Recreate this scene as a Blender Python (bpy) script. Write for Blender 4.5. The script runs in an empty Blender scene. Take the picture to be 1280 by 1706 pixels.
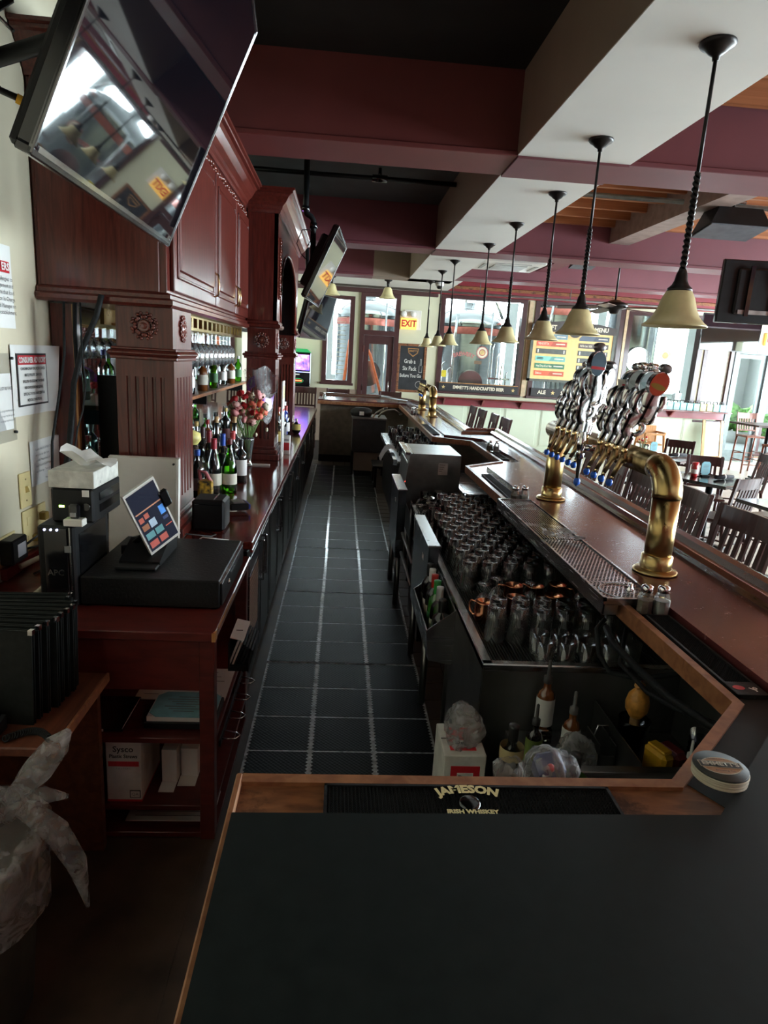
import bpy, bmesh, math, random
from mathutils import Vector, Matrix
random.seed(7)
PI = math.pi
SC = bpy.context.scene
COL = SC.collection
# ------------------------------------------------------------------ camera
def cam_matrix(yaw, pitch, roll, loc):
    cy, sy, cp, sp = math.cos(yaw), math.sin(yaw), math.cos(pitch), math.sin(pitch)
    f = Vector((sy*cp, cy*cp, -sp)); r = Vector((cy, -sy, 0)); u = r.cross(f)
    cr, sr = math.cos(roll), math.sin(roll)
    r2 = r*cr + u*sr; u2 = u*cr - r*sr
    m = Matrix((r2, u2, -f)).transposed().to_4x4(); m.translation = loc
    return m
cd = bpy.data.cameras.new('camera'); cam = bpy.data.objects.new('camera', cd); COL.objects.link(cam)
cam.matrix_world = cam_matrix(math.radians(4.3), math.radians(13.4), math.radians(3.48), Vector((0, 0, 1.88)))
cd.sensor_fit = 'HORIZONTAL'; cd.sensor_width = 36; cd.lens = 1088*36/1280; cd.clip_start = 0.02; cd.clip_end = 200
SC.camera = cam
# ------------------------------------------------------------------ sky, daylight, exposure
W = bpy.data.worlds.new('sky'); SC.world = W; W.use_nodes = True
bg = W.node_tree.nodes['Background']; bg.inputs[0].default_value = (0.78, 0.92, 1.0, 1); bg.inputs[1].default_value = 11.0
SC.view_settings.view_transform = 'Standard'; SC.view_settings.look = 'None'
SC.view_settings.exposure = 1.85; SC.view_settings.gamma = 1.0; SC.view_settings.use_curve_mapping = False
SC.cycles.max_bounces = 8; SC.cycles.diffuse_bounces = 4; SC.cycles.glossy_bounces = 4
SC.cycles.transmission_bounces = 6; SC.cycles.transparent_max_bounces = 32
SC.cycles.caustics_reflective = False; SC.cycles.caustics_refractive = False
SC.cycles.sample_clamp_indirect = 6.0
def portal(name, loc, rot, sx, sy):
    l = bpy.data.lights.new(name, 'AREA'); l.shape = 'RECTANGLE'; l.size = sx; l.size_y = sy
    l.cycles.is_portal = True
    o = bpy.data.objects.new(name, l); o.location = loc; o.rotation_euler = rot; COL.objects.link(o)
# daylight enters through the street windows of the right wall and the brewery's back windows
for k in range(6):
    portal('window_portal', (10.95, 0.6+2.4*k, 1.75), (0, PI/2, 0), 2.2, 2.2)
for k in range(5):
    portal('brewery_portal', (-2.0+3.0*k, 21.9, 3.2), (-PI/2, 0, 0), 2.6, 3.9)
# ------------------------------------------------------------------ materials
MATS = {}
def new_mat(name):
    m = bpy.data.materials.new(name); m.use_nodes = True
    nt = m.node_tree; return m, nt, nt.nodes['Principled BSDF']
def mat(name, col, rough=0.5, metal=0.0, var=0.12, scale=12.0, bump=0.0, coat=0.0, emit=None, es=1.0, spec=0.5, stretch=None, col2=None, bscale=None, sheen=0.0, rvar=0.0, detail=4.0):
    if name in MATS: return MATS[name]
    m, nt, b = new_mat(name); N = nt.nodes; L = nt.links
    b.inputs['Roughness'].default_value = rough; b.inputs['Metallic'].default_value = metal
    b.inputs['Specular IOR Level'].default_value = spec
    if coat: b.inputs['Coat Weight'].default_value = coat; b.inputs['Coat Roughness'].default_value = 0.12
    tc = N.new('ShaderNodeTexCoord'); mp = N.new('ShaderNodeMapping')
    L.new(tc.outputs['Object'], mp.inputs[0])
    if stretch: mp.inputs['Scale'].default_value = stretch
    nz = N.new('ShaderNodeTexNoise'); nz.inputs['Scale'].default_value = scale; nz.inputs['Detail'].default_value = detail
    L.new(mp.outputs[0], nz.inputs['Vector'])
    rp = N.new('ShaderNodeValToRGB')
    c2 = col2 if col2 else tuple(max(0, c*(1-var*2)) for c in col)
    c1 = col if col2 else tuple(min(1, c*(1+var)) for c in col)
    rp.color_ramp.elements[0].color = (*c2, 1); rp.color_ramp.elements[1].color = (*c1, 1)
    rp.color_ramp.elements[0].position = 0.3; rp.color_ramp.elements[1].position = 0.7
    L.new(nz.outputs['Fac'], rp.inputs[0]); L.new(rp.outputs[0], b.inputs['Base Color'])
    if rvar:
        mr = N.new('ShaderNodeMapRange'); mr.inputs[3].default_value = max(0.02, rough-rvar); mr.inputs[4].default_value = min(1, rough+rvar)
        L.new(nz.outputs['Fac'], mr.inputs[0]); L.new(mr.outputs[0], b.inputs['Roughness'])
    if bump:
        bp = N.new('ShaderNodeBump'); bp.inputs['Strength'].default_value = bump; bp.inputs['Distance'].default_value = 0.01
        if bscale:
            n2 = N.new('ShaderNodeTexNoise'); n2.inputs['Scale'].default_value = bscale; L.new(mp.outputs[0], n2.inputs['Vector']); L.new(n2.outputs['Fac'], bp.inputs['Height'])
        else: L.new(nz.outputs['Fac'], bp.inputs['Height'])
        L.new(bp.outputs[0], b.inputs['Normal'])
    if emit: b.inputs['Emission Color'].default_value = (*emit, 1); b.inputs['Emission Strength'].default_value = es
    MATS[name] = m; return m
def wood(name, c1, c2, rough=0.3, stretch=(14, 1.2, 14), scale=4.0, coat=0.3, bump=0.05, wear=None, spec=0.3):
    if name in MATS: return MATS[name]
    m, nt, b = new_mat(name); N = nt.nodes; L = nt.links
    tc = N.new('ShaderNodeTexCoord'); mp = N.new('ShaderNodeMapping'); mp.inputs['Scale'].default_value = stretch
    L.new(tc.outputs['Object'], mp.inputs[0])
    nz = N.new('ShaderNodeTexNoise'); nz.inputs['Scale'].default_value = scale; nz.inputs['Detail'].default_value = 8; nz.inputs['Distortion'].default_value = 0.6
    L.new(mp.outputs[0], nz.inputs['Vector'])
    rp = N.new('ShaderNodeValToRGB'); rp.color_ramp.elements[0].color = (*c2, 1); rp.color_ramp.elements[1].color = (*c1, 1)
    rp.color_ramp.elements[0].position = 0.34; rp.color_ramp.elements[1].position = 0.66
    L.new(nz.outputs['Fac'], rp.inputs[0]); out = rp.outputs[0]
    if wear:
        n3 = N.new('ShaderNodeTexNoise'); n3.inputs['Scale'].default_value = wear[1]; n3.inputs['Detail'].default_value = 10; n3.inputs['Roughness'].default_value = 0.75
        L.new(tc.outputs['Object'], n3.inputs['Vector'])
        r3 = N.new('ShaderNodeValToRGB'); r3.color_ramp.elements[0].position = wear[2]; r3.color_ramp.elements[1].position = wear[3]
        L.new(n3.outputs['Fac'], r3.inputs[0])
        mx = N.new('ShaderNodeMix'); mx.data_type = 'RGBA'
        L.new(r3.outputs[0], mx.inputs['Factor']); L.new(out, mx.inputs['A']); mx.inputs['B'].default_value = (*wear[0], 1)
        out = mx.outputs['Result']
        mr = N.new('ShaderNodeMapRange'); mr.inputs[3].default_value = rough; mr.inputs[4].default_value = min(1, rough+0.3)
        L.new(r3.outputs[0], mr.inputs[0]); L.new(mr.outputs[0], b.inputs['Roughness'])
    else: b.inputs['Roughness'].default_value = rough
    L.new(out, b.inputs['Base Color'])
    b.inputs['Specular IOR Level'].default_value = spec
    if coat: b.inputs['Coat Weight'].default_value = coat; b.inputs['Coat Roughness'].default_value = 0.1
    bp = N.new('ShaderNodeBump'); bp.inputs['Strength'].default_value = bump; bp.inputs['Distance'].default_value = 0.005
    L.new(nz.outputs['Fac'], bp.inputs['Height']); L.new(bp.outputs[0], b.inputs['Normal'])
    MATS[name] = m; return m
def glass(name, tint=(0.93, 0.96, 0.95), refl=0.9, blend=0.22, rough=0.02, haze=0.0):
    """thin-walled glass: clear with fresnel reflections"""
    if name in MATS: return MATS[name]
    m = bpy.data.materials.new(name); m.use_nodes = True; nt = m.node_tree; N = nt.nodes; L = nt.links
    N.clear(); out = N.new('ShaderNodeOutputMaterial')
    tr = N.new('ShaderNodeBsdfTransparent'); tr.inputs[0].default_value = (*tint, 1)
    gl = N.new('ShaderNodeBsdfGlossy'); gl.inputs[0].default_value = (refl, refl, refl, 1); gl.inputs[1].default_value = rough
    lw = N.new('ShaderNodeLayerWeight'); lw.inputs[0].default_value = blend
    mx = N.new('ShaderNodeMixShader'); L.new(lw.outputs['Fresnel'], mx.inputs[0]); L.new(tr.outputs[0], mx.inputs[1]); L.new(gl.outputs[0], mx.inputs[2])
    res = mx.outputs[0]
    if haze:
        df = N.new('ShaderNodeBsdfDiffuse'); df.inputs[0].default_value = (.82, .85, .86, 1); m2 = N.new('ShaderNodeMixShader'); m2.inputs[0].default_value = haze
        L.new(res, m2.inputs[1]); L.new(df.outputs[0], m2.inputs[2]); res = m2.outputs[0]
    L.new(res, out.inputs[0]); MATS[name] = m; return m
def s2l(r, g, b):
    f = lambda c: (c/255/12.92) if c/255 <= 0.04045 else ((c/255+0.055)/1.055)**2.4
    return (f(r), f(g), f(b))
M_ = {}
mahog = wood('mahogany', (0.135, 0.026, 0.018), (0.072, 0.012, 0.009), rough=0.28, stretch=(14, 14, 1.3), coat=0.35)
mahog_y = wood('mahogany_long', (0.135, 0.026, 0.018), (0.075, 0.013, 0.009), rough=0.28, stretch=(14, 1.3, 14), coat=0.4)
counter_m = wood('counter_mahogany', (0.16, 0.028, 0.020), (0.085, 0.014, 0.011), rough=0.16, stretch=(14, 1.0, 14), coat=0.6)
bar_m = wood('bar_mahogany', (0.125, 0.034, 0.034), (0.075, 0.019, 0.020), rough=0.22, stretch=(10, 0.8, 10), coat=0.35, wear=((0.30, 0.19, 0.17), 26.0, 0.60, 0.74))
rail_m = wood('rail_wood', (0.10, 0.035, 0.022), (0.05, 0.018, 0.012), rough=0.2, stretch=(14, 1.3, 14), coat=0.7)
copperwood = wood('copper_wood', (0.30, 0.125, 0.055), (0.15, 0.06, 0.028), rough=0.42, stretch=(3, 12, 12), coat=0.1, wear=((0.06, 0.025, 0.014), 6.0, 0.52, 0.62))
copperlip = wood('copper_lip', (0.36, 0.16, 0.075), (0.22, 0.085, 0.04), rough=0.4, stretch=(6, 6, 6), coat=0.1)
shelfwood = wood('shelf_wood', (0.17, 0.055, 0.028), (0.09, 0.028, 0.016), rough=0.45, stretch=(8, 1.0, 8), coat=0.1)
deskwood = wood('desk_wood', (0.13, 0.020, 0.016), (0.08, 0.012, 0.010), rough=0.3, stretch=(2, 8, 8), coat=0.3)
chairwood = wood('chair_wood', (0.055, 0.018, 0.016), (0.03, 0.010, 0.009), rough=0.34, stretch=(10, 10, 1.2), coat=0.12)
chairwood2 = wood('chair_wood_warm', (0.20, 0.06, 0.03), (0.11, 0.032, 0.018), rough=0.35, stretch=(10, 10, 1.2), coat=0.3)
oak = wood('honey_oak', (0.55, 0.27, 0.09), (0.38, 0.17, 0.05), rough=0.4, stretch=(10, 10, 1.5), coat=0.2)
joist = wood('joist_wood', (0.50, 0.20, 0.085), (0.30, 0.105, 0.04), rough=0.55, stretch=(1, 8, 8), coat=0.0)
black_cab = mat('black_cabinet', (0.006, 0.0075, 0.0095), 0.30, var=0.2, spec=.32)
black_lam = mat('black_laminate', (0.010, 0.0145, 0.0135), 0.55, var=0.35, scale=30, rvar=0.1, col2=(0.006, 0.009, 0.0085), spec=.14)
black_pl = mat('black_plastic', (0.007, 0.0075, 0.008), 0.42, var=0.2, spec=.25)
black_gl = mat('black_gloss', (0.006, 0.006, 0.007), 0.12, coat=0.4)
black_rub = mat('black_rubber', (0.009, 0.0105, 0.011), 0.6, var=0.25, scale=60, bump=0.2, spec=.25)
screen_m = mat('screen_glass', (0.004, 0.004, 0.006), 0.03, spec=0.75, var=0.0)
steel = mat('stainless', (0.42, 0.42, 0.42), 0.26, 1.0, var=0.06, scale=6, stretch=(1, 1, 30), rvar=0.05)
steel_dk = mat('stainless_dull', (0.30, 0.31, 0.30), 0.36, 1.0, var=0.15, scale=8, rvar=0.08)
chrome = mat('chrome', (0.75, 0.75, 0.74), 0.10, 1.0, var=0.03)
def engraved():
    m, nt, b = new_mat('cast_chrome'); N = nt.nodes; L = nt.links; tc = N.new('ShaderNodeTexCoord'); w = N.new('ShaderNodeTexWave'); w.wave_type = 'BANDS'; w.bands_direction = 'X'
    w.inputs['Scale'].default_value = 9; w.inputs['Distortion'].default_value = 2.5; w.inputs['Detail'].default_value = 1.0; w.inputs['Detail Scale'].default_value = 0.5; L.new(tc.outputs['Object'], w.inputs['Vector'])
    rp = N.new('ShaderNodeValToRGB'); rp.color_ramp.elements[0].color = (.03, .03, .03, 1); rp.color_ramp.elements[0].position = .08; rp.color_ramp.elements[1].color = (.66, .66, .65, 1); rp.color_ramp.elements[1].position = .24
    L.new(w.outputs['Fac'], rp.inputs[0]); L.new(rp.outputs[0], b.inputs['Base Color']); b.inputs['Metallic'].default_value = 1; b.inputs['Roughness'].default_value = .24
    bp = N.new('ShaderNodeBump'); bp.inputs['Strength'].default_value = .35; bp.inputs['Distance'].default_value = .003; L.new(w.outputs['Fac'], bp.inputs['Height']); L.new(bp.outputs[0], b.inputs['Normal']); return m
pewter = engraved()
brass = mat('brass', (0.50, 0.36, 0.15), 0.30, 1.0, var=0.2, scale=7, rvar=0.08, col2=(0.37, 0.25, 0.095), bump=.04)
brass_dk = mat('brass_aged', (0.36, 0.255, 0.125), 0.34, 1.0, var=0.25, scale=20)
brass_lt = mat('brass_polished', (0.80, 0.62, 0.30), 0.2, 1.0, var=0.08)
copper = mat('copper', (0.78, 0.34, 0.19), 0.2, 1.0, var=0.15)
bronze = mat('dark_bronze', (0.020, 0.017, 0.016), 0.38, 0.6, var=0.2)
wine = mat('wine_paint', s2l(112, 58, 66), 0.55, var=0.05, scale=3)
wine_dk = mat('wine_paint_front', s2l(112, 52, 50), 0.55, var=0.06, scale=3)
maroon = mat('maroon_paint', s2l(128, 44, 52), 0.35, var=0.06, scale=5, coat=0.2)
taupe = mat('taupe_paint', s2l(146, 128, 112), 0.6, var=0.03, scale=3)
cream = mat('cream_paint', s2l(214, 205, 178), 0.6, var=0.05, scale=2.5)
cream2 = mat('far_cream_paint', s2l(206, 205, 176), 0.6, var=0.03, scale=2.5)
sage = mat('sage_paint', s2l(203, 214, 190), 0.5, var=0.03, scale=2.5)
soffit_m = mat('soffit_white', s2l(232, 232, 226), 0.6, var=0.02, scale=2)
ceil_m = mat('black_ceiling', (0.012, 0.013, 0.012), 0.8, var=0.2, scale=5)
slate = mat('slate_ceiling', s2l(82, 90, 92), 0.75, var=0.08, scale=4)
frame_m = mat('window_frame_brown', s2l(70, 42, 42), 0.35, var=0.1, coat=0.2)
white_pl = mat('white_plastic', (0.72, 0.70, 0.64), 0.4, var=0.03)
paper = mat('paper', (0.78, 0.78, 0.74), 0.7, var=0.02)
ink = mat('ink', (0.02, 0.02, 0.02), 0.6, var=0.0)
ink_grey = mat('grey_ink', (0.18, 0.18, 0.18), 0.6, var=0.0)
red_ink = mat('red_print', (0.55, 0.02, 0.03), 0.5, var=0.02)
white_ink = mat('white_print', (0.8, 0.8, 0.76), 0.5, var=0.0)
yellow_ink = mat('cream_print', (0.75, 0.66, 0.33), 0.5, var=0.0)
clear = glass('clear_glass', (0.95, 0.965, 0.96), 0.95, 0.45, haze=.04)
wineg = glass('wine_glass', (0.96, 0.98, 0.98), 0.95, 0.5, haze=.07)
pane_m = glass('window_pane', (0.95, 0.97, 0.96), 0.8, 0.08)
plastic_film = glass('plastic_film', (0.82, 0.82, 0.83), 0.5, 0.35, 0.15)
# ------------------------------------------------------------------ mesh helpers
class MB:
    def __init__(s): s.v = []; s.f = []; s.m = []; s.mi = 0; s.sm = []; s.smooth = False
    def add(s, vs, fs):
        n = len(s.v); s.v += [tuple(v) for v in vs]
        for f in fs: s.f.append(tuple(i+n for i in f)); s.m.append(s.mi); s.sm.append(s.smooth)
        return s
    def use(s, i): s.mi = i; return s
    def box(s, x0, x1, y0, y1, z0, z1, b=0.0):
        if x0 > x1: x0, x1 = x1, x0
        if y0 > y1: y0, y1 = y1, y0
        if z0 > z1: z0, z1 = z1, z0
        if b <= 0:
            vs = [(x, y, z) for x in (x0, x1) for y in (y0, y1) for z in (z0, z1)]
            return s.add(vs, [(0, 1, 3, 2), (4, 6, 7, 5), (0, 4, 5, 1), (2, 3, 7, 6), (0, 2, 6, 4), (1, 5, 7, 3)])
        b = min(b, (x1-x0)*0.49, (y1-y0)*0.49, (z1-z0)*0.49)
        X, Y, Z = (x0, x1), (y0, y1), (z0, z1); vs = []; idx = {}
        for i in (0, 1):
            for j in (0, 1):
                for k in (0, 1):
                    sx, sy, sz = (1, -1)[i], (1, -1)[j], (1, -1)[k]
                    for a in range(3):
                        p = [X[i]+sx*b, Y[j]+sy*b, Z[k]+sz*b]; p[a] = (X[i], Y[j], Z[k])[a]
                        idx[(i, j, k, a)] = len(vs); vs.append(p)
        fs = []
        q = [(0, 0), (1, 0), (1, 1), (0, 1)]
        for e in (0, 1):
            r = lambda l, e=e: l if e else l[::-1]
            fs.append(r([idx[(e, c[0], c[1], 0)] for c in q])); fs.append(r([idx[(c[1], e, c[0], 1)] for c in q])); fs.append(r([idx[(c[0], c[1], e, 2)] for c in q]))
        for i in (0, 1):
            for j in (0, 1):
                g = [idx[(i, j, 0, 0)], idx[(i, j, 1, 0)], idx[(i, j, 1, 1)], idx[(i, j, 0, 1)]]; fs.append(g if i != j else g[::-1])
                g = [idx[(0, i, j, 1)], idx[(1, i, j, 1)], idx[(1, i, j, 2)], idx[(0, i, j, 2)]]; fs.append(g if i != j else g[::-1])
                g = [idx[(j, 0, i, 2)], idx[(j, 1, i, 2)], idx[(j, 1, i, 0)], idx[(j, 0, i, 0)]]; fs.append(g if i != j else g[::-1])
                for k in (0, 1):
                    g = [idx[(i, j, k, 0)], idx[(i, j, k, 1)], idx[(i, j, k, 2)]]; fs.append(g if (i+j+k) % 2 else g[::-1])
        return s.add(vs, fs)
    def obox(s, c, ax, ay, az, b=0.0):
        """box with centre c and half-axis vectors"""
        c, ax, ay, az = Vector(c), Vector(ax), Vector(ay), Vector(az)
        t = MB(); t.box(-1, 1, -1, 1, -1, 1) if b <= 0 else t.box(-ax.length, ax.length, -ay.length, ay.length, -az.length, az.length, b)
        if b > 0: ax, ay, az = ax.normalized(), ay.normalized(), az.normalized()
        return s.add([c+ax*v[0]+ay*v[1]+az*v[2] for v in t.v], t.f)
    def prism(s, poly, z0, z1, axis='z'):
        """poly: list of 2-D points; extruded along axis"""
        f = {'z': lambda a, b, c: (a, b, c), 'y': lambda a, b, c: (a, c, b), 'x': lambda a, b, c: (c, a, b)}[axis]
        n = len(poly); vs = [f(p[0], p[1], z0) for p in poly]+[f(p[0], p[1], z1) for p in poly]
        fs = [tuple(range(n))[::-1], tuple(range(n, 2*n))]+[(i, (i+1) % n, n+(i+1) % n, n+i) for i in range(n)]
        return s.add(vs, fs)
    def frame(s, p):  # orthonormal frame for direction p
        p = Vector(p).normalized(); a = Vector((0, 0, 1)) if abs(p.z) < 0.9 else Vector((1, 0, 0))
        u = p.cross(a).normalized(); return u, u.cross(p).normalized()
    def cyl(s, p0, p1, r0, r1=None, n=12, caps=True):
        r1 = r0 if r1 is None else r1; p0, p1 = Vector(p0), Vector(p1); u, w = s.frame(p1-p0)
        vs = []
        for p, r in ((p0, r0), (p1, r1)):
            vs += [p+(u*math.cos(2*PI*i/n)+w*math.sin(2*PI*i/n))*r for i in range(n)]
        k = s.smooth; s.smooth = True
        s.add(vs, [(i, n+i, n+(i+1) % n, (i+1) % n) for i in range(n)]); s.smooth = False
        if caps: s.add([], []); b = len(s.v)-2*n; s.f += [tuple(b+i for i in range(n)), tuple(b+n+i for i in range(n))[::-1]]; s.m += [s.mi]*2; s.sm += [False]*2
        s.smooth = k; return s
    def tube(s, path, r, n=8, closed=False, caps=True):
        P = [Vector(p) for p in path]; m = len(P); rs = r if isinstance(r, (list, tuple)) else [r]*m
        vs = []; u = None
        for i, p in enumerate(P):
            if closed: t = P[(i+1) % m]-P[i-1]
            else: t = P[min(i+1, m-1)]-P[max(i-1, 0)]
            t = t.normalized() if t.length > 1e-9 else Vector((0, 0, 1))
            if u is None: u, w = s.frame(t)
            else:
                u = (u-t*u.dot(t)); u = u.normalized() if u.length > 1e-6 else s.frame(t)[0]; w = u.cross(t)
                w = t.cross(u)*-1
            vs += [p+(u*math.cos(2*PI*j/n)+w*math.sin(2*PI*j/n))*rs[i] for j in range(n)]
        fs = []
        for i in range(m if closed else m-1):
            a, b = i*n, ((i+1) % m)*n
            fs += [(a+j, b+j, b+(j+1) % n, a+(j+1) % n) for j in range(n)]
        k = s.smooth; s.smooth = True; s.add(vs, fs); s.smooth = k
        if caps and not closed:
            b = len(s.v)-m*n; s.f += [tuple(b+i for i in range(n)), tuple(b+(m-1)*n+i for i in range(n))[::-1]]; s.m += [s.mi]*2; s.sm += [False]*2
        return s
    def lathe(s, prof, c=(0, 0, 0), n=20, ax='z', smooth=True):
        """prof: list of (r, h)"""
        vs = []; rows = []; c = Vector(c)
        for r, h in prof:
            if r < 1e-6: rows.append([len(vs)]); vs.append((0, 0, h))
            else: rows.append(list(range(len(vs), len(vs)+n))); vs += [(r*math.cos(2*PI*i/n), r*math.sin(2*PI*i/n), h) for i in range(n)]
        fs = []
        for a, b in zip(rows, rows[1:]):
            for i in range(n):
                j = (i+1) % n
                if len(a) == 1 and len(b) == 1: continue
                if len(a) == 1: fs.append((a[0], b[j], b[i]))
                elif len(b) == 1: fs.append((a[i], a[j], b[0]))
                else: fs.append((a[i], a[j], b[j], b[i]))
        if ax == 'y': vs = [(v[0], v[2], -v[1]) for v in vs]
        elif ax == '-y': vs = [(v[0], -v[2], v[1]) for v in vs]
        elif ax == 'x': vs = [(v[2], v[0], v[1]) for v in vs]
        elif ax != 'z':
            d = Vector(ax).normalized(); q = Vector((0, 0, 1)).rotation_difference(d); vs = [q @ Vector(v) for v in vs]
        k = s.smooth; s.smooth = smooth; s.add([c+Vector(v) for v in vs], fs); s.smooth = k; return s
    def sweep(s, prof, path, closed=False, up=(0, 0, 1)):
        """moulding: prof (outward, height) swept along a horizontal path; outward is to the right of travel"""
        P = [Vector(p) for p in path]; m = len(P); n = len(prof); vs = []
        for i in range(m):
            d0 = (P[i]-P[i-1]) if (i > 0 or closed) else P[1]-P[0]; d1 = (P[(i+1) % m]-P[i]) if (i < m-1 or closed) else d0
            d0, d1 = d0.normalized(), d1.normalized()
            r0, r1 = Vector((d0.y, -d0.x, 0)), Vector((d1.y, -d1.x, 0)); b = (r0+r1); b = b/max(0.3, b.dot(r0)) if b.length > 1e-6 else r0
            vs += [P[i]+b*q[0]+Vector((0, 0, q[1])) for q in prof]
        fs = []
        for i in range(m if closed else m-1):
            a, b = i*n, ((i+1) % m)*n
            fs += [(a+j, b+j, b+(j+1) % n, a+(j+1) % n) for j in range(n)]
        if not closed: fs += [tuple(range(n)), tuple(range((m-1)*n, m*n))[::-1]]
        return s.add(vs, fs)
    def quad(s, a, b, c, d): return s.add([a, b, c, d], [(0, 1, 2, 3)])
    def grid(s, fn, nu, nv, smooth=True):
        vs = [fn(i/nu, j/nv) for j in range(nv+1) for i in range(nu+1)]; w = nu+1
        k = s.smooth; s.smooth = smooth
        s.add(vs, [(j*w+i, j*w+i+1, (j+1)*w+i+1, (j+1)*w+i) for j in range(nv) for i in range(nu)]); s.smooth = k; return s
    def ball(s, c, r, n=10, m=6, sz=1.0):
        return s.lathe([(max(0, r*math.sin(PI*i/m)) if 0 < i < m else 0, -r*sz*math.cos(PI*i/m)) for i in range(m+1)], c, n)
ORI = {}
def mesh_of(mb, name, mats, off=Vector((0, 0, 0)), fix=True):
    me = bpy.data.meshes.new(name)
    me.from_pydata([(v[0]-off.x, v[1]-off.y, v[2]-off.z) for v in mb.v], [], mb.f)
    for m in (mats if isinstance(mats, (list, tuple)) else [mats]): me.materials.append(m)
    me.polygons.foreach_set('material_index', mb.m); me.polygons.foreach_set('use_smooth', mb.sm)
    if fix:
        bm = bmesh.new(); bm.from_mesh(me); bmesh.ops.recalc_face_normals(bm, faces=bm.faces); bmesh.ops.triangulate(bm, faces=[f for f in bm.faces if len(f.verts) > 4]); bm.to_mesh(me); bm.free()
    me.update(); return me
def tag(o, label=None, cat=None, group=None, kind=None):
    if label: o['label'] = label
    if cat: o['category'] = cat
    if group: o['group'] = group
    if kind: o['kind'] = kind
    return o
def thing(name, label, cat, loc=(0, 0, 0), rz=0.0, group=None, kind=None):
    o = bpy.data.objects.new(name, None); o.empty_display_size = 0.05; COL.objects.link(o)
    o.location = loc; o.rotation_euler = (0, 0, rz); ORI[o.name] = Vector(loc) if rz == 0 else Vector((0, 0, 0))
    return tag(o, label, cat, group, kind)
def local(name, label, cat, group=None):
    """a thing modelled round its own origin; place with put()"""
    o = thing(name, label, cat, group=group); ORI[o.name] = Vector((0, 0, 0)); return o
def put(o, loc, rz=0.0, rot=None):
    o.location = loc; o.rotation_euler = rot if rot else (0, 0, rz); return o
def part(name, mb, m, parent=None, label=None, kind=None, fix=True):
    off = ORI.get(parent.name, Vector((0, 0, 0))) if parent else Vector((0, 0, 0))
    o = bpy.data.objects.new(name, mesh_of(mb, name, m, off, fix)); COL.objects.link(o)
    if parent: o.parent = parent; ORI[o.name] = off
    else: ORI[o.name] = off
    if label: o['label'] = label
    if kind: o['kind'] = kind
    return o
def solo(name, mb, m, label, cat, base, group=None, kind=None):
    """a thing that is one mesh, its origin at base"""
    b = Vector(base); o = bpy.data.objects.new(name, mesh_of(mb, name, m, b)); o.location = b; COL.objects.link(o); ORI[o.name] = b
    return tag(o, label, cat, group, kind)
def struct(name, mb, m, parent=None):
    o = part(name, mb, m, parent)
    if parent is None: o['kind'] = 'structure'
    return o
def dup(r, loc, rz=0.0, label=None, group=None, rot=None, scale=None):
    c = r.copy(); COL.objects.link(c); c.location = loc; c.rotation_euler = rot if rot else (0, 0, rz)
    if label: c['label'] = label
    if group: c['group'] = group
    if scale: c.scale = (scale,)*3 if not isinstance(scale, tuple) else scale
    for ch in list(r.children):
        k = ch.copy(); COL.objects.link(k); k.parent = c
        for g in list(ch.children):
            q = g.copy(); COL.objects.link(q); q.parent = k
    return c
def text(body, size, loc, right, up, m, parent, name='lettering', align='CENTER', bold=0.0, ex=0.0006, sx=1.0, shear=0.0, label=None, arc=None):
    cu = bpy.data.curves.new('t', 'FONT'); cu.body = body; cu.size = size; cu.align_x = align; cu.align_y = 'CENTER'
    cu.offset = bold; cu.extrude = 0; cu.resolution_u = 2; cu.shear = shear
    t = bpy.data.objects.new('t', cu); me = bpy.data.meshes.new_from_object(t)
    bpy.data.objects.remove(t); bpy.data.curves.remove(cu)
    R, U = Vector(right).normalized(), Vector(up).normalized(); Nn = R.cross(U); U = Nn.cross(R)
    off = ORI.get(parent.name, Vector((0, 0, 0))) if parent else Vector((0, 0, 0)); L0 = Vector(loc)-off
    for v in me.vertices:
        x, y = v.co.x*sx, v.co.y
        if arc:
            a = x/arc; x, y = math.sin(a)*(arc+y), math.cos(a)*(arc+y)-arc
        v.co = L0+R*x+U*y+Nn*ex
    me.materials.clear(); me.materials.append(m)
    o = bpy.data.objects.new(name, me); COL.objects.link(o); o.parent = parent; ORI[o.name] = off
    if label: o['label'] = label
    return o
def ordn(i): return ('first', 'second', 'third', 'fourth', 'fifth', 'sixth', 'seventh', 'eighth', 'ninth', 'tenth', 'eleventh', 'twelfth', 'thirteenth', 'fourteenth', 'fifteenth', 'sixteenth', 'seventeenth', 'eighteenth', 'nineteenth', 'twentieth', 'twenty-first', 'twenty-second', 'twenty-third', 'twenty-fourth')[i]
# ================================================================== SETTING
CZ = 3.57     # ceiling height
# floor slab with quarry tiles behind the bar and boards in the dining room
fl = struct('floor', MB().box(-1.6, 11.2, -3.2, 14.6, -0.12, -0.012), mat('grout_dark', (0.035, 0.028, 0.024), 0.8))
tile_m = mat('quarry_tile', (0.085, 0.052, 0.034), 0.5, var=0.3, scale=5, rvar=0.12)
tmb = MB().box(0.004, 0.199, 0.004, 0.199, -0.012, 0, 0.003); tme = None
def piece(name, me_holder, mb, m, parent, loc, rz=0):
    if not me_holder: me_holder.append(mesh_of(mb, name, m))
    o = bpy.data.objects.new(name, me_holder[0]); COL.objects.link(o); o.parent = parent; o.location = loc; o.rotation_euler = (0, 0, rz); return o
H = []
for i in range(4):
    for j in range(52):
        piece('tile', H, tmb, tile_m, fl, (0.50+0.203*i, 1.1+0.203*j, -0.001))
for i in range(6):
    for j in range(7): piece('tile', H, tmb, tile_m, fl, (-0.7+0.203*i, 10.95+0.203*j-0.66, -0.001))
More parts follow.
